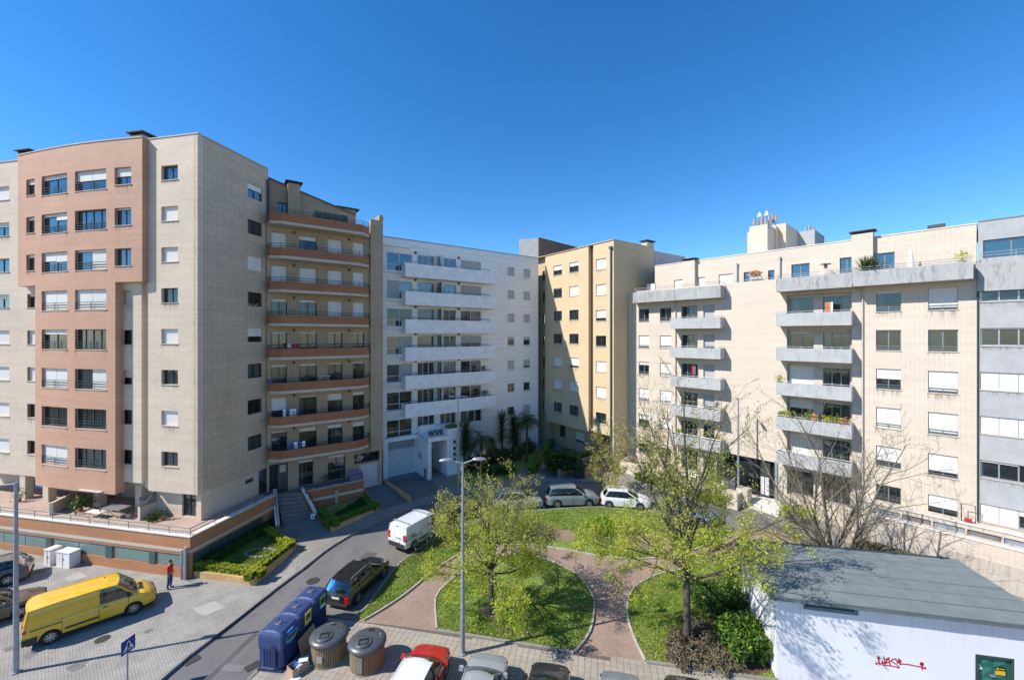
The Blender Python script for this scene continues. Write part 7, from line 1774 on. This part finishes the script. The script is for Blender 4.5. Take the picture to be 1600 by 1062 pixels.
# utility cabinets by the podium
def cabinet(x, y, w_, d_, h, label):
    g = G(x, y, 0); R_ = Matrix.Rotation(atan2(dA.y, dA.x), 3, 'Z'); T = lambda p: tuple(R_ @ Vector(p)+g)
    root = empty('utility_cabinet', tuple(g), label=label, cat='cabinet')
    mb = MB(); mb.box(-w_/2,w_/2,0,d_,0,h-.06, T=T); mb.build('housing', 'concrete_white', root)
    mb = MB(); mb.box(-w_/2-.03,w_/2+.03,-.03,d_+.03,h-.06,h, T=T); mb.build('lid', 'coping_white', root)
    mb = MB(); mb.box(-.01,.01,-.012,-.002,.05,h-.1, T=T); mb.box(.03,.07,-.03,-.002,h*.5,h*.5+.1, T=T); mb.build('door_seam', 'iron', root); attach(root)
stained('cabinet_paint', (.62,.62,.60), .45, .8)
cabinet(73.5, 883.5, .52, .6, 1.05, 'smaller white utility cabinet at the podium wall, left one')
cabinet(98, 886.5, 1.1, .6, 1.0, 'larger weathered white utility cabinet at the podium wall')
# ================================================================ the man in the red shirt
def person(base, face, scale=1.0):
    root = empty('person', tuple(base), label='man in red t-shirt and blue jeans standing in front of the podium', cat='person')
    R_ = Matrix.Rotation(face, 3, 'Z')   # local +x is where he looks
    def W_(p): v = R_ @ (Vector(p)*scale); return v+Vector(base)
    def skin(name, verts, edges, rad, mat, parent, sub=2):
        me = bpy.data.meshes.new(name); me.from_pydata([tuple(W_(v)) for v in verts], edges, []); o = link(name, me, parent)
        sm = o.modifiers.new('s', 'SKIN'); 
        for i, r in enumerate(rad):
            rr = r if isinstance(r, tuple) else (r, r); me.skin_vertices[0].data[i].radius = (rr[0]*scale, rr[1]*scale); me.skin_vertices[0].data[i].use_root = i == 0
        o.modifiers.new('u', 'SUBSURF').levels = sub; o.modifiers['u'].render_levels = sub
        dg = bpy.context.evaluated_depsgraph_get(); m2 = bpy.data.meshes.new_from_object(o.evaluated_get(dg)); o.modifiers.clear(); o.data = m2; m2.materials.clear(); m2.materials.append(MATS[mat]); m2.polygons.foreach_set('use_smooth', [True]*len(m2.polygons)); return o
    plain('skin', (.38,.20,.13), .6, var=0); plain('jeans', (.035,.075,.19), .9, var=.1, scale=8); plain('tshirt_red', (.62,.02,.02), .85, var=.08, scale=5); plain('hair_dark', (.02,.015,.012), .7, var=0); plain('shoe', (.10,.12,.16), .7, var=0)
    # one continuous body (skin): pelvis root, spine, neck, head, arms, legs
    v = [(0,0,.93),(0,0,1.10),(.01,0,1.30),(.0,0,1.43),(.03,0,1.52),(.05,0,1.60),(.055,0,1.70),
         (0,.17,1.42),(-.02,.23,1.17),(.07,.24,.93),(.10,.23,.86),
         (0,-.17,1.42),(-.03,-.23,1.17),(.03,-.25,.92),(.06,-.25,.85),
         (0,.09,.88),(.03,.10,.50),(-.02,.11,.09),
         (0,-.09,.88),(-.02,-.11,.50),(-.08,-.12,.09),(.10,.13,.04),(.05,-.14,.04)]
    e = [(0,1),(1,2),(2,3),(3,4),(4,5),(5,6),(3,7),(7,8),(8,9),(9,10),(3,11),(11,12),(12,13),(13,14),(0,15),(15,16),(16,17),(0,18),(18,19),(19,20),(17,21),(20,22)]
    r = [(.12,.15),(.11,.145),(.12,.16),(.09,.12),.055,(.085,.075),(.08,.07),.055,.042,.032,.035,.055,.042,.032,.035,.08,.055,.04,.08,.055,.04,.035,.035]
    skin('body', v, e, r, 'skin', root)
    skin('t_shirt', [(0,0,.95),(0,0,1.12),(.01,0,1.30),(.0,0,1.43),(.01,0,1.48),(0,.17,1.42),(-.015,.215,1.24),(0,-.17,1.42),(-.02,-.215,1.24)], [(0,1),(1,2),(2,3),(3,4),(3,5),(5,6),(3,7),(7,8)], [(.14,.17),(.13,.165),(.14,.18),(.10,.13),.065,.07,.062,.07,.062], 'tshirt_red', root)
    skin('jeans', [(0,0,.97),(0,0,.90),(0,.09,.86),(.03,.10,.50),(-.02,.11,.10),(0,-.09,.86),(-.02,-.11,.50),(-.08,-.12,.10)], [(0,1),(1,2),(2,3),(3,4),(1,5),(5,6),(6,7)], [(.125,.155),(.13,.16),.10,.072,.060,.10,.072,.060], 'jeans', root)
    skin('hair', [(.0,0,1.62),(.02,0,1.71),(.06,0,1.745)], [(0,1),(1,2)], [(.07,.075),(.10,.09),(.07,.07)], 'hair_dark', root)
    for s_, f in ((1, (.02,.11)), (-1, (-.05,-.12))):
        skin('shoe', [(f[0]-.06,f[1],.045),(f[0]+.06,f[1]+.01*s_,.045),(f[0]+.16,f[1]+.02*s_,.035)], [(0,1),(1,2)], [.05,.05,.035], 'shoe', root, 1)
    for s_ in (1, -1):
        # nose, ears and eyes
        mb = MB(); q = W_((.125,.03*s_,1.655)); mb.lathe([(.004,-.006),(.009,0),(.004,.006)], 6, T=lambda p: (p[0]+q.x,p[1]+q.y,p[2]+q.z)); mb.build('eye', 'hair_dark', root)
        mb = MB(); q = W_((.05,.085*s_,1.645)); mb.lathe([(.006,-.03),(.016,0),(.006,.03)], 6, T=lambda p: (p[0]+q.x,p[1]+q.y,p[2]+q.z)); mb.build('ear', 'skin', root)
        # fingers
        for k in range(4):
            hp = (.10+.012*k, .235, .80) if s_ == 1 else (.06+.012*k, -.25, .80); mb = MB(); mb.tube([W_((hp[0]-.02,hp[1],hp[2]+.05)), W_((hp[0]-.01,hp[1],hp[2])), W_((hp[0]-.015,hp[1]-.015*s_,hp[2]-.03+.006*abs(k-1.5)))], [.009,.008,.006], 5); mb.build('finger', 'skin', root)
    mb = MB(); mb.tube([W_((.12,0,1.66)), W_((.150,0,1.625)), W_((.125,0,1.61))], [.01,.014,.01], 6); mb.build('nose', 'skin', root)
    attach(root)
person(G(265.5, 919, 0), radians(15), .97)
# ================================================================ vehicles
def paint(name, col, rough=.3, metal=0, coat=1.0):
    m, n, b = newmat(name); v = coords(n, 'obj')
    b.inputs['Base Color'].default_value = (*col, 1); b.inputs['Roughness'].default_value = rough; b.inputs['Metallic'].default_value = metal
    b.inputs['Coat Weight'].default_value = coat; b.inputs['Coat Roughness'].default_value = .06
    c = mix(n, ramp(n, noise(n, v, 3, 5), [(.45, 0.), (.8, .22)]), col, tuple(.6*q+.12 for q in col)); L(n, c, b.inputs['Base Color']); return m
paint('paint_yellow', (.80,.47,.012), .38); paint('paint_white', (.72,.73,.74), .3); paint('paint_black', (.012,.013,.014), .25)
paint('paint_darkgrey', (.10,.095,.09), .3, .2); paint('paint_silver', (.40,.42,.44), .35, .25); paint('paint_greyblue', (.22,.26,.28), .35, .25); paint('paint_red', (.50,.008,.012), .25); paint('paint_blue', (.02,.09,.33), .3, .3); paint('paint_brown', (.075,.055,.045), .3, .4)
paint('paint_roofwhite', (.80,.80,.80), .3); paint('paint_anthracite', (.035,.038,.045), .3, .4)
plain('bumper_black', (.03,.031,.033), .6, var=.1); plain('trim_black', (.012,.012,.012), .5, var=0)
glassmat('car_glass', (.015,.022,.022), .62, .05)
plain('seat_dark', (.035,.035,.038), .8, var=.1)
plain('tail_red', (.5,.01,.01), .2, var=0, coat=1); plain('lamp_clear', (.55,.57,.58), .12, metal=.5, var=0, coat=1); plain('indicator', (.7,.25,.02), .3, var=0)
plain('rim_alloy', (.42,.42,.42), .35, metal=.7, var=.1); plain('tyre', (.02,.02,.021), .85, var=.1); plain('plate_white', (.78,.78,.76), .5, var=0); plain('plate_blue', (.02,.06,.4), .5, var=0)
def interp(tab, x):
    if x <= tab[0][0]: return tab[0][1:]
    for a, b in zip(tab, tab[1:]):
        if x <= b[0]:
            t = (x-a[0])/(b[0]-a[0]); t = t*t*(3-2*t)*.5+t*.5; return tuple(lerp(p, q, t) for p, q in zip(a[1:], b[1:]))
    return tab[-1][1:]
def vehicle(name, label, cat, pos, heading, L_, W_, H_, body, cabin, wb, fo, wr=.31, col='paint_black', roof=None, van=False, plate=True, alloy=True, rack=False, z0=.0, detail=True, group=None, roofrail=False):
    """body: table x -> (belt z, half width, low z); cabin: dict with belt/roof x positions. +x is forward; fo = front axle x"""
    root = empty(name, tuple(pos), heading, label=label, cat=cat, group=group); hw = W_/2; ax = (fo, fo-wb); ra = wr+.055
    xs = set([body[0][0], body[-1][0]]); x = body[0][0]
    while x < body[-1][0]: xs.add(round(x, 3)); x += .13
    for a in ax:
        for k in range(-8, 9): xs.add(round(a+ra*sin(k*pi/16), 3))
    xs = sorted(xs); mb = MB(); rings = []; low = []
    for x in xs:
        zb, w_, zl = interp(body, x); zc = zl; arch = False
        for a in ax:
            if abs(x-a) <= ra+1e-4: zc = max(zl, wr+sqrt(max(0, ra*ra-(x-a)**2))); arch = True
        mid = zl+(zb-zl)*.55
        P_ = [(w_*.90, zc if arch else zl), (w_*.985, max(zc, zl+.06)), (w_, max(zc+.002, mid)), (w_*.985, max(zc+.01, zb-.13)), (w_*.93, zb-.02), (w_*.78, zb+.015), (w_*.40, zb+.035), (0, zb+.045)]
        R1 = [mb.vert((x, y, z)) for y, z in P_]; R2 = [mb.vert((x, -y, z)) for y, z in P_[:-1]]; rings.append(R1+R2[::-1])
    for A_, B_ in zip(rings, rings[1:]):
        for k in range(len(A_)-1): mb.face((A_[k], B_[k], B_[k+1], A_[k+1]))
    for R in (rings[0], rings[-1]): mb.face(R if R is rings[-1] else R[::-1])
    bo = mb.build('body', col, root, True)
    try: bo.data.set_sharp_from_angle(angle=radians(38))
    except Exception: pass
    mb = MB(); mb.box(body[0][0]+.12, body[-1][0]-.12, -hw*.86, hw*.86, .20, .52); mb.build('underbody', 'trim_black', root)
    # cabin
    c = cabin; bz = lambda x: interp(body, x)[0]; hb = hw*c.get('wb', .90); ht = hw*c.get('wt', .72); zr = H_
    bx_ = [c['rb'], *c['mid'], c['fb']]; tx = [c['rt'], *[m_+c.get('shift', 0) for m_ in c['mid']], c['ft']]
    # side strips: between posts
    nb = len(bx_); zt = [zr-(.10 if i in (0, nb-1) else .055) for i in range(nb)]
    solid = c.get('solid', [])
    def side_pt(i, t, s): return Vector((lerp(bx_[i], tx[i], t), s*lerp(hb, ht, t), lerp(bz(bx_[i])-.0, zt[i], t)))
    g_all = []
    for s in (-1, 1):
        for i in range(nb-1):
            a, b_, cc, d = side_pt(i, 0, s), side_pt(i+1, 0, s), side_pt(i+1, 1, s), side_pt(i, 1, s)
            mb = MB()
            nsub = 4
            for k in range(nsub):
                t0, t1 = k/nsub, (k+1)/nsub; bul = lambda t: Vector((0, s*.035*sin(pi*t), 0))
                q = [a.lerp(d, t0)+bul(t0), b_.lerp(cc, t0)+bul(t0), b_.lerp(cc, t1)+bul(t1), a.lerp(d, t1)+bul(t1)]; mb.quad([tuple(v) for v in q])
            mb.build('side_panel' if i in solid else 'side_window', col if i in solid else 'car_glass', root, True)
        for i in range(nb):
            if i in solid and i-1 in solid: continue
            mb = MB(); pts = []
            for k in range(5): t = k/4; v = side_pt(i, t, s); v.y += s*.035*sin(pi*t)+s*.004; pts.append(v)
            mb.tube(pts, .028 if i not in (0, nb-1) else .042, 5); mb.build('pillar', col if (i in (0, nb-1) or van) else 'trim_black', root)
        mb = MB(); pts = [side_pt(i, 1, s)+Vector((0, 0, .0)) for i in range(nb)]; mb.tube(pts, .04, 6); mb.build('roof_edge', roof or col, root)
    mb = MB(); q0_, q1_ = bx_[0]+.08, bx_[-1]-.05; z_ = max(bz(x_) for x_ in (q0_, (q0_+q1_)/2, q1_))+.055
    mb.quad([(q0_,-hb*.95,bz(q0_)+.055), (q1_,-hb*.93,bz(q1_)+.055), (q1_,hb*.93,bz(q1_)+.055), (q0_,hb*.95,bz(q0_)+.055)]); mb.build('cabin_lining', 'seat_dark', root)
    for sx_ in ([tx[-1]-.45] if van else [tx[-1]-.45, tx[-1]-1.35]):
        for sy_ in (-.38, .38):
            mb = MB(); zs = bz(sx_); mb.box(sx_-.09, sx_+.05, sy_-.22, sy_+.22, zs-.05, zs+.22, taper=.85); mb.box(sx_-.08, sx_+.0, sy_-.12, sy_+.12, zs+.24, zs+.38, taper=.8); mb.build('seat', 'seat_dark', root)
    # windscreen and rear window (curved in plan)
    def screen(ib, sgn, name_, mat):
        mb = MB(); n = 8; bow = .10*sgn
        for k in range(n):
            for j in range(3):
                def sp(u, t): v = Vector((lerp(bx_[ib], tx[ib], t), 0, lerp(bz(bx_[ib]), zt[ib]+.03, t))); v.y = lerp(hb*.97, ht*.97, t)*u; v.x += bow*(1-u*u)*(1-.4*t); v.z += .025*(1-u*u); return tuple(v)
                u0, u1 = -1+2*k/n, -1+2*(k+1)/n; mb.quad([sp(u0, j/3), sp(u1, j/3), sp(u1, (j+1)/3), sp(u0, (j+1)/3)])
        return mb.build(name_, mat, root, True)
    screen(nb-1, 1, 'windscreen', 'car_glass'); screen(0, -1, 'rear_doors' if van else 'rear_window', col if van else 'car_glass')
    # roof
    mb = MB(); n = 12; m_ = 8; x0, x1 = tx[0]-.03, tx[-1]+.02; G_r = []
    for i in range(n+1):
        u = i/n; x = lerp(x0, x1, u); row = []
        for j in range(m_+1):
            v = -1+2*j/m_; edge = max(0, abs(2*u-1)**6)*.055; bowx = (.09 if u > .5 else -.09)*(1-v*v)*max(0, abs(2*u-1)-.5)*2
            row.append(mb.vert((x+bowx, v*ht, zr-.05*v*v-edge)))
        G_r.append(row)
    for i in range(n):
        for j in range(m_): mb.face((G_r[i][j], G_r[i+1][j], G_r[i+1][j+1], G_r[i][j+1]))
    mb.build('roof', roof or col, root, True)
    # wheels
    for a in ax:
        for s in (-1, 1):
            w0 = empty('wheel', (0,0,0)); w0.parent = root; cy = s*(hw-.11)
            T = lambda p: (a+p[0], cy+s*p[2], wr+p[1])
            mb = MB(); mb.lathe([(wr*.62,-.10),(wr*.95,-.10),(wr,-.07),(wr,.07),(wr*.95,.10),(wr*.66,.10),(wr*.64,.08)], 22, T=T); mb.build('tyre', 'tyre', w0, True)
            mb = MB(); mb.lathe([(wr*.64,.06),(wr*.64,.085),(wr*.60,.09),(wr*.58,.05)], 22, T=T)
            for k in range(7 if alloy else 8):
                t = 2*pi*k/(7 if alloy else 8); ca, sa = cos(t), sin(t)
                mb.box(.03, wr*.61, -.030, .030, .055, .085, T=lambda p: T((p[0]*ca-p[1]*sa, p[0]*sa+p[1]*ca, p[2])))
            mb.lathe([(.07,.06),(.07,.095),(.03,.10)], 10, T=T); mb.build('rim', 'rim_alloy', w0)
            mb = MB(); mb.lathe([(wr*.60,.0),(wr*.60,.045)], 18, T=T); mb.build('brake_disc', 'trim_black' if alloy else 'roof_grey', w0)
    fx, rx = body[-1][0], body[0][0]
    # bumpers, lamps, plates, mirrors, seams
    bm_ = 'bumper_black'
    for (xa, sg) in ((fx, 1), (rx, -1)):
        mb = MB(); zb, w_, zl = interp(body, xa-sg*.05); mb.box(xa-.05 if sg > 0 else xa-.035, xa+.035 if sg > 0 else xa+.05, -w_*.88, w_*.88, zl-.0, zl+(.30 if van else .14)); mb.build('bumper', bm_, root)
    for s in (-1, 1):
        zb, w_, zl = interp(body, fx-.12); mb = MB()
        q = []
        for (dx, dz) in ((-.02,-.20),(-.02,-.06),(-.42,-.02),(-.36,-.13)):
            zz, ww, _ = interp(body, fx+dx-.02); q.append(Vector((fx+dx, s*(ww*.99 if dx < -.1 else ww*.80), zb+dz+(.06 if dx < -.1 else 0))))
        mb.quad([tuple(v+Vector((.012, s*.014, .012))) for v in q]); mb.quad([tuple(v+Vector((.012, s*.014, .012))) for v in q[::-1]]); mb.build('headlight', 'lamp_clear', root)
        zb, w_, zl = interp(body, rx+.03); hgt = .45 if van else .30
        mb = MB(); ztop = (bz(rx+.1)+.25 if van else zb-.05); mb.box(rx-.015, rx+.12, s*w_*1.005-(.24 if s > 0 else 0)+(0 if s > 0 else 0), s*w_*1.005+(0 if s > 0 else .24), ztop-hgt, ztop); mb.build('tail_light', 'tail_red', root)
        mx = bx_[-1]-.28; mb = MB(); zb = bz(mx); y0 = hw*.97; mb.box(mx-.07, mx+.07, min(s*y0, s*(y0+.20)), max(s*y0, s*(y0+.20)), zb+.03, zb+.19, taper=.85); mb.build('wing_mirror', col if not van else bm_, root)
        mb = MB()
        for xx in ([c['mid'][-1]] if len(c['mid']) else [])+c.get('seams', []):
            zb, w_, zl = interp(body, xx); mb.tube([(xx, s*(w_+.001), zl+.08), (xx, s*(w_+.003), (zl+zb)/2), (xx, s*(w_*.985+.003), zb-.12), (xx, s*(w_*.93+.004), zb-.02)], .008, 4)
        mb.build('door_seam', 'trim_black', root)
        mb = MB(); xx = c['mid'][-1]+.16; zb, w_, zl = interp(body, xx); mb.box(xx-.02, xx+.16, s*w_-.012+.012*s, s*w_+.012+.012*s, zb-.17, zb-.13); mb.build('door_handle', 'trim_black' if van else col, root)
        if roofrail: mb = MB(); mb.tube([(tx[0]+.1, s*ht*.92, zr), (tx[0]+.25, s*ht*.92, zr+.06), (tx[-1]-.4, s*ht*.92, zr+.06), (tx[-1]-.2, s*ht*.92, zr-.01)], .018, 5); mb.build('roof_rail', 'metal_light', root)
        if van:
            mb = MB(); mb.box(fo-wb+ra+.1, fo-ra-.95, min(s*(hw+.0), s*(hw+.025)), max(s*(hw+.0), s*(hw+.025)), .52, .60); mb.build('rub_strip', bm_, root)
    if plate:
        for xa, sg in ((rx, -1), (fx, 1)):
            mb = MB(); zb, w_, zl = interp(body, xa); z_ = zl+.34 if sg < 0 else zl+.16; mb.box(min(xa+sg*.05, xa+sg*.06), max(xa+sg*.05, xa+sg*.06), -.26, .26, z_, z_+.11); pl_ = mb.build('number_plate', 'plate_white', root)
            mb = MB(); mb.box(min(xa+sg*.06, xa+sg*.063), max(xa+sg*.06, xa+sg*.063), -.26*sg, -.21*sg, z_+.005, z_+.105) if 0 else mb.box(min(xa+sg*.06, xa+sg*.063), max(xa+sg*.06, xa+sg*.063), .20, .26, z_+.005, z_+.105); mb.build('plate_band', 'plate_blue', pl_)
    # grille
    mb = MB(); zb, w_, zl = interp(body, fx); mb.box(fx-.01, fx+.02, -w_*.45, w_*.45, zl+.26, min(zl+.40, zb-.03)); mb.build('grille', 'trim_black', root)
    if rack:
        for xx in (tx[0]+.35, (tx[0]+tx[-1])/2, ) if rack == 2 else (tx[0]+.3, tx[-1]-.5):
            mb = MB(); mb.tube([(xx, -ht*1.02, zr-.02), (xx, -ht*1.02, zr+.09), (xx, ht*1.02, zr+.09), (xx, ht*1.02, zr-.02)], .025, 5); mb.build('roof_bar', 'metal_light', root)
    return root
def at_axles(nr, fr, side, hw, wb):
    """vehicle origin and heading from ground points under the rear and front wheel of one side"""
    h = atan2(fr.y-nr.y, fr.x-nr.x); d = Vector((cos(h), sin(h))); l = Vector((-d.y, d.x)); mid = (nr.to_2d()+fr.to_2d())/2; c = mid-l*side*(hw-.1); return c, h
def car_tab(L_, W_, hood=.88, belt=.93, boot=.95, nose=.62, fo=.82, tail=.72):
    h = W_/2; f = L_/2
    return [(-f, tail, h*.86, .30), (-f+.06, boot-.06, h*.93, .24), (-f+.35, boot, h*.985, .21), (-.3, belt, h, .20), (f-1.15, belt-.03, h, .20), (f-.75, hood, h*.985, .21), (f-.30, hood-.10, h*.95, .21), (f-.06, nose+.08, h*.86, .23), (f, nose, h*.78, .28)]
hatch = lambda L_: dict(rb=-L_/2+.28, rt=-L_/2+.62, mid=[-L_/2+1.0, -.10], fb=L_/2-1.02, ft=L_/2-1.85, wb=.90, wt=.70, shift=-.03)
wagon = lambda L_: dict(rb=-L_/2+.14, rt=-L_/2+.42, mid=[-L_/2+1.05, -.05], fb=L_/2-1.10, ft=L_/2-1.95, wb=.90, wt=.71, shift=-.02)
saloon = lambda L_: dict(rb=-L_/2+.75, rt=-L_/2+1.25, mid=[-L_/2+1.5, .0], fb=L_/2-1.15, ft=L_/2-1.95, wb=.90, wt=.68, shift=0)
# --- yellow van
c, h = at_axles(G(81.8,1003.6), G(206.4,959.8), -1, .93, 3.0); f = 2.55; rb_ = 2.27
vt = [(-rb_, 1.0, .86, .34), (-rb_+.05, 1.05, .90, .32), (-rb_+.3, 1.12, .935, .30), (1.0, 1.12, .945, .28), (1.65, 1.10, .94, .28), (2.05, 1.02, .92, .28), (2.38, .86, .86, .30), (2.5, .72, .78, .32), (f, .62, .70, .34)]
vcab = dict(rb=-rb_+.03, rt=-rb_+.16, mid=[-.98, .22, .42], fb=1.72, ft=.98, wb=.965, wt=.86, shift=0, solid=[0,1,2] if 0 else [0,1], seams=[-.98, 1.45])
vcab['mid'] = [-1.0, .30]; vcab['seams'] = [-1.0, 1.42]
d = Vector((cos(h), sin(h))); mid_axle = (1.62+(1.62-3.0))/2
pos = c-d*mid_axle
v_ = vehicle('delivery_van', 'long yellow delivery van parked across the plaza on the left', 'van', (pos.x, pos.y, 0), h, 5.1, 1.89, 1.93, vt, vcab, 3.0, 1.62, .33, 'paint_yellow', van=True, alloy=False)
mb = MB(); mb.box(-2.05,-1.02,-.965,-.95,.93,.965); mb.build('slide_rail', 'trim_black', v_)
mb = MB(); mb.box(1.78,2.02,-.42,.42,1.075,1.10); mb.build('scuttle', 'trim_black', v_)
mb = MB(); mb.tube([(.55,.35,1.93),(.50,.35,1.99)], .02, 5); mb.build('aerial', 'trim_black', v_)
for s in (-1, 1): mb = MB(); mb.box(-2.30,-1.80,min(s*.93,s*.955),max(s*.93,s*.955),.32,.62); mb.build('rear_bumper_side', 'bumper_black', v_)
mb = MB(); mb.box(.80,.92,-1.0,-.955,.86,.90); mb.build('door_handle', 'trim_black', v_) if 0 else None
# --- cars
def park(label, ptab, cab, rear, front, side, W_, wb, H_, L_, col, cat='car', name='parked_car', **k):
    cpt, hh_ = at_axles(rear, front, side, W_/2, wb); d = Vector((cos(hh_), sin(hh_))); fo = k.pop('fo', L_/2-.86); pos = cpt-d*(fo-wb/2)
    pz = gz(0, pos.y)-.10 if k.pop('road', True) else gz(0, pos.y)
    return vehicle(name, label, cat, (pos.x, pos.y, pz), hh_, L_, W_, H_, ptab, cab, wb, fo, col=col, **k)
park('black estate car parked beside the grass strip, seen from behind', car_tab(4.3,1.78), wagon(4.3), G(558.4,939), G(599,898.5), -1, 1.78, 2.6, 1.47, 4.3, 'paint_black', roofrail=True)
# white van
p1, p2 = G(605,856), G(635,868.5); hdv = Vector((.53,.848)); h = atan2(hdv.y, hdv.x); cen_ = (p1.to_2d()+p2.to_2d())/2; f = 2.19
vt2 = [(-f, .96, .84, .32), (-f+.05, 1.0, .88, .30), (-f+.3, 1.06, .90, .28), (.6, 1.06, .905, .26), (1.05, 1.04, .90, .26), (1.45, .98, .88, .27), (1.95, .84, .84, .28), (2.12, .70, .76, .30), (f, .60, .68, .32)]
vc2 = dict(rb=-f+.03, rt=-f+.14, mid=[-.75, .30], fb=1.35, ft=.62, wb=.95, wt=.84, shift=0, solid=[0,1], seams=[-.75, 1.15])
pos = cen_+hdv*f
v_ = vehicle('small_van', 'small white van with roof bars parked behind the black estate car', 'van', (pos.x, pos.y, gz(0,pos.y)-.1), h, 4.38, 1.81, 1.80, vt2, vc2, 2.73, 1.32, .31, 'paint_white', van=True, alloy=False, rack=1)
mb = MB(); mb.box(-2.08,-.75,-.925,-.912,.93,.955); mb.build('slide_rail', 'trim_black', v_)
mb = MB(); mb.tube([(-2.235,0,.5),(-2.20,0,1.05),(-2.12,0,1.7)], .008, 4); mb.build('door_seam', 'trim_black', v_)
mb = MB(); mb.box(-2.27,-2.22,-.32,-.22,.95,1.0); mb.box(-2.15,-2.10,-.1,.1,1.68,1.74); mb.build('door_handle', 'trim_black', v_)
park('grey blue suv parked along the back edge of the park, facing right', car_tab(4.4,1.82,hood=.98,belt=1.02,boot=1.02,nose=.70), wagon(4.4), G(870,793), G(921.5,791.5), -1, 1.82, 2.67, 1.62, 4.4, 'paint_greyblue', wr=.34, roofrail=True)
park('white hatchback parked behind the tall tree, facing right', car_tab(4.0,1.72), hatch(4.0), G(952,792.5), G(1000,797), -1, 1.72, 2.48, 1.46, 4.0, 'paint_white')
park('blue car parked behind the tall tree near the brick path', car_tab(4.0,1.7), saloon(4.0), G(1050,806), G(1091,820), -1, 1.7, 2.45, 1.42, 4.0, 'paint_blue')
park('pale silver hatchback half hidden behind the round lawn tree', car_tab(4.1,1.74), hatch(4.1), G(786,799), G(832,796), -1, 1.74, 2.55, 1.47, 4.1, 'paint_silver')
park('dark car behind the leaning low tree between the white van and the silver hatchback', car_tab(4.2,1.74), hatch(4.2), G(706,817), G(740,806), -1, 1.74, 2.55, 1.46, 4.2, 'paint_anthracite')
# left edge cars
hd = Vector((.705,.709)); lft = Vector((-.709,.705))
def free(label, tab, cab, pt, hd, axle, side, W_, wb, H_, L_, col, road=False, **k):
    """place by the ground point under one wheel"""
    h = atan2(hd.y, hd.x); l = Vector((-hd.y, hd.x)); fo = L_/2-.86; xa = fo if axle == 'f' else fo-wb
    pos = pt.to_2d()-hd*xa-l*side*(W_/2-.1); return vehicle('parked_car', label, 'car', (pos.x, pos.y, 0), h, L_, W_, H_, tab, cab, wb, fo, col=col, **k)
free('dark bronze coupe at the left edge next to the yellow van', car_tab(4.1,1.74,hood=.84,belt=.90), saloon(4.1), G(33,963.5), hd, 'f', -1, 1.74, 2.5, 1.38, 4.1, 'paint_brown')
free('dark grey hatchback at the far left edge near the utility cabinets', car_tab(4.3,1.8,belt=.97,boot=1.02), hatch(4.3), G(12,914.5), Vector((-.75,-.66)), 'r', 1, 1.8, 2.6, 1.48, 4.3, 'paint_darkgrey', wr=.34)
# bottom row, noses towards the lawn
hb_ = dS.normalized()
def nose(label, px, py, z, W_, L_, H_, col, cab, tab=None, **k):
    D = (CAMZ-z)*FPX/(py-HY); p = Vector(((px-800)/FPX*D, D)); pos = p-hb_*(L_/2-.25)
    return vehicle('parked_car', label, 'car', (pos.x, pos.y, .02), atan2(hb_.y, hb_.x), L_, W_, H_, tab or car_tab(L_, W_), cab(L_), 2.5, L_/2-.84, col=col, **k)
nose('red car with white roof in the bottom row, nearest to the wooden bins', 677, 1010, .80, 1.76, 3.95, 1.48, 'paint_red', hatch, roof='paint_roofwhite')
nose('silver car in the bottom row, right of the lamp post', 766, 1024, .80, 1.74, 4.2, 1.45, 'paint_silver', saloon)
nose('black car in the bottom row between the silver and the grey car', 861, 1039, .80, 1.74, 4.1, 1.46, 'paint_anthracite', hatch)
nose('grey car at the bottom edge, only its bonnet showing', 969, 1053, .80, 1.74, 4.1, 1.46, 'paint_greyblue', hatch)
nose('dark car at the bottom edge near the low white building', 1070, 1060, .80, 1.74, 4.1, 1.46, 'paint_black', hatch)
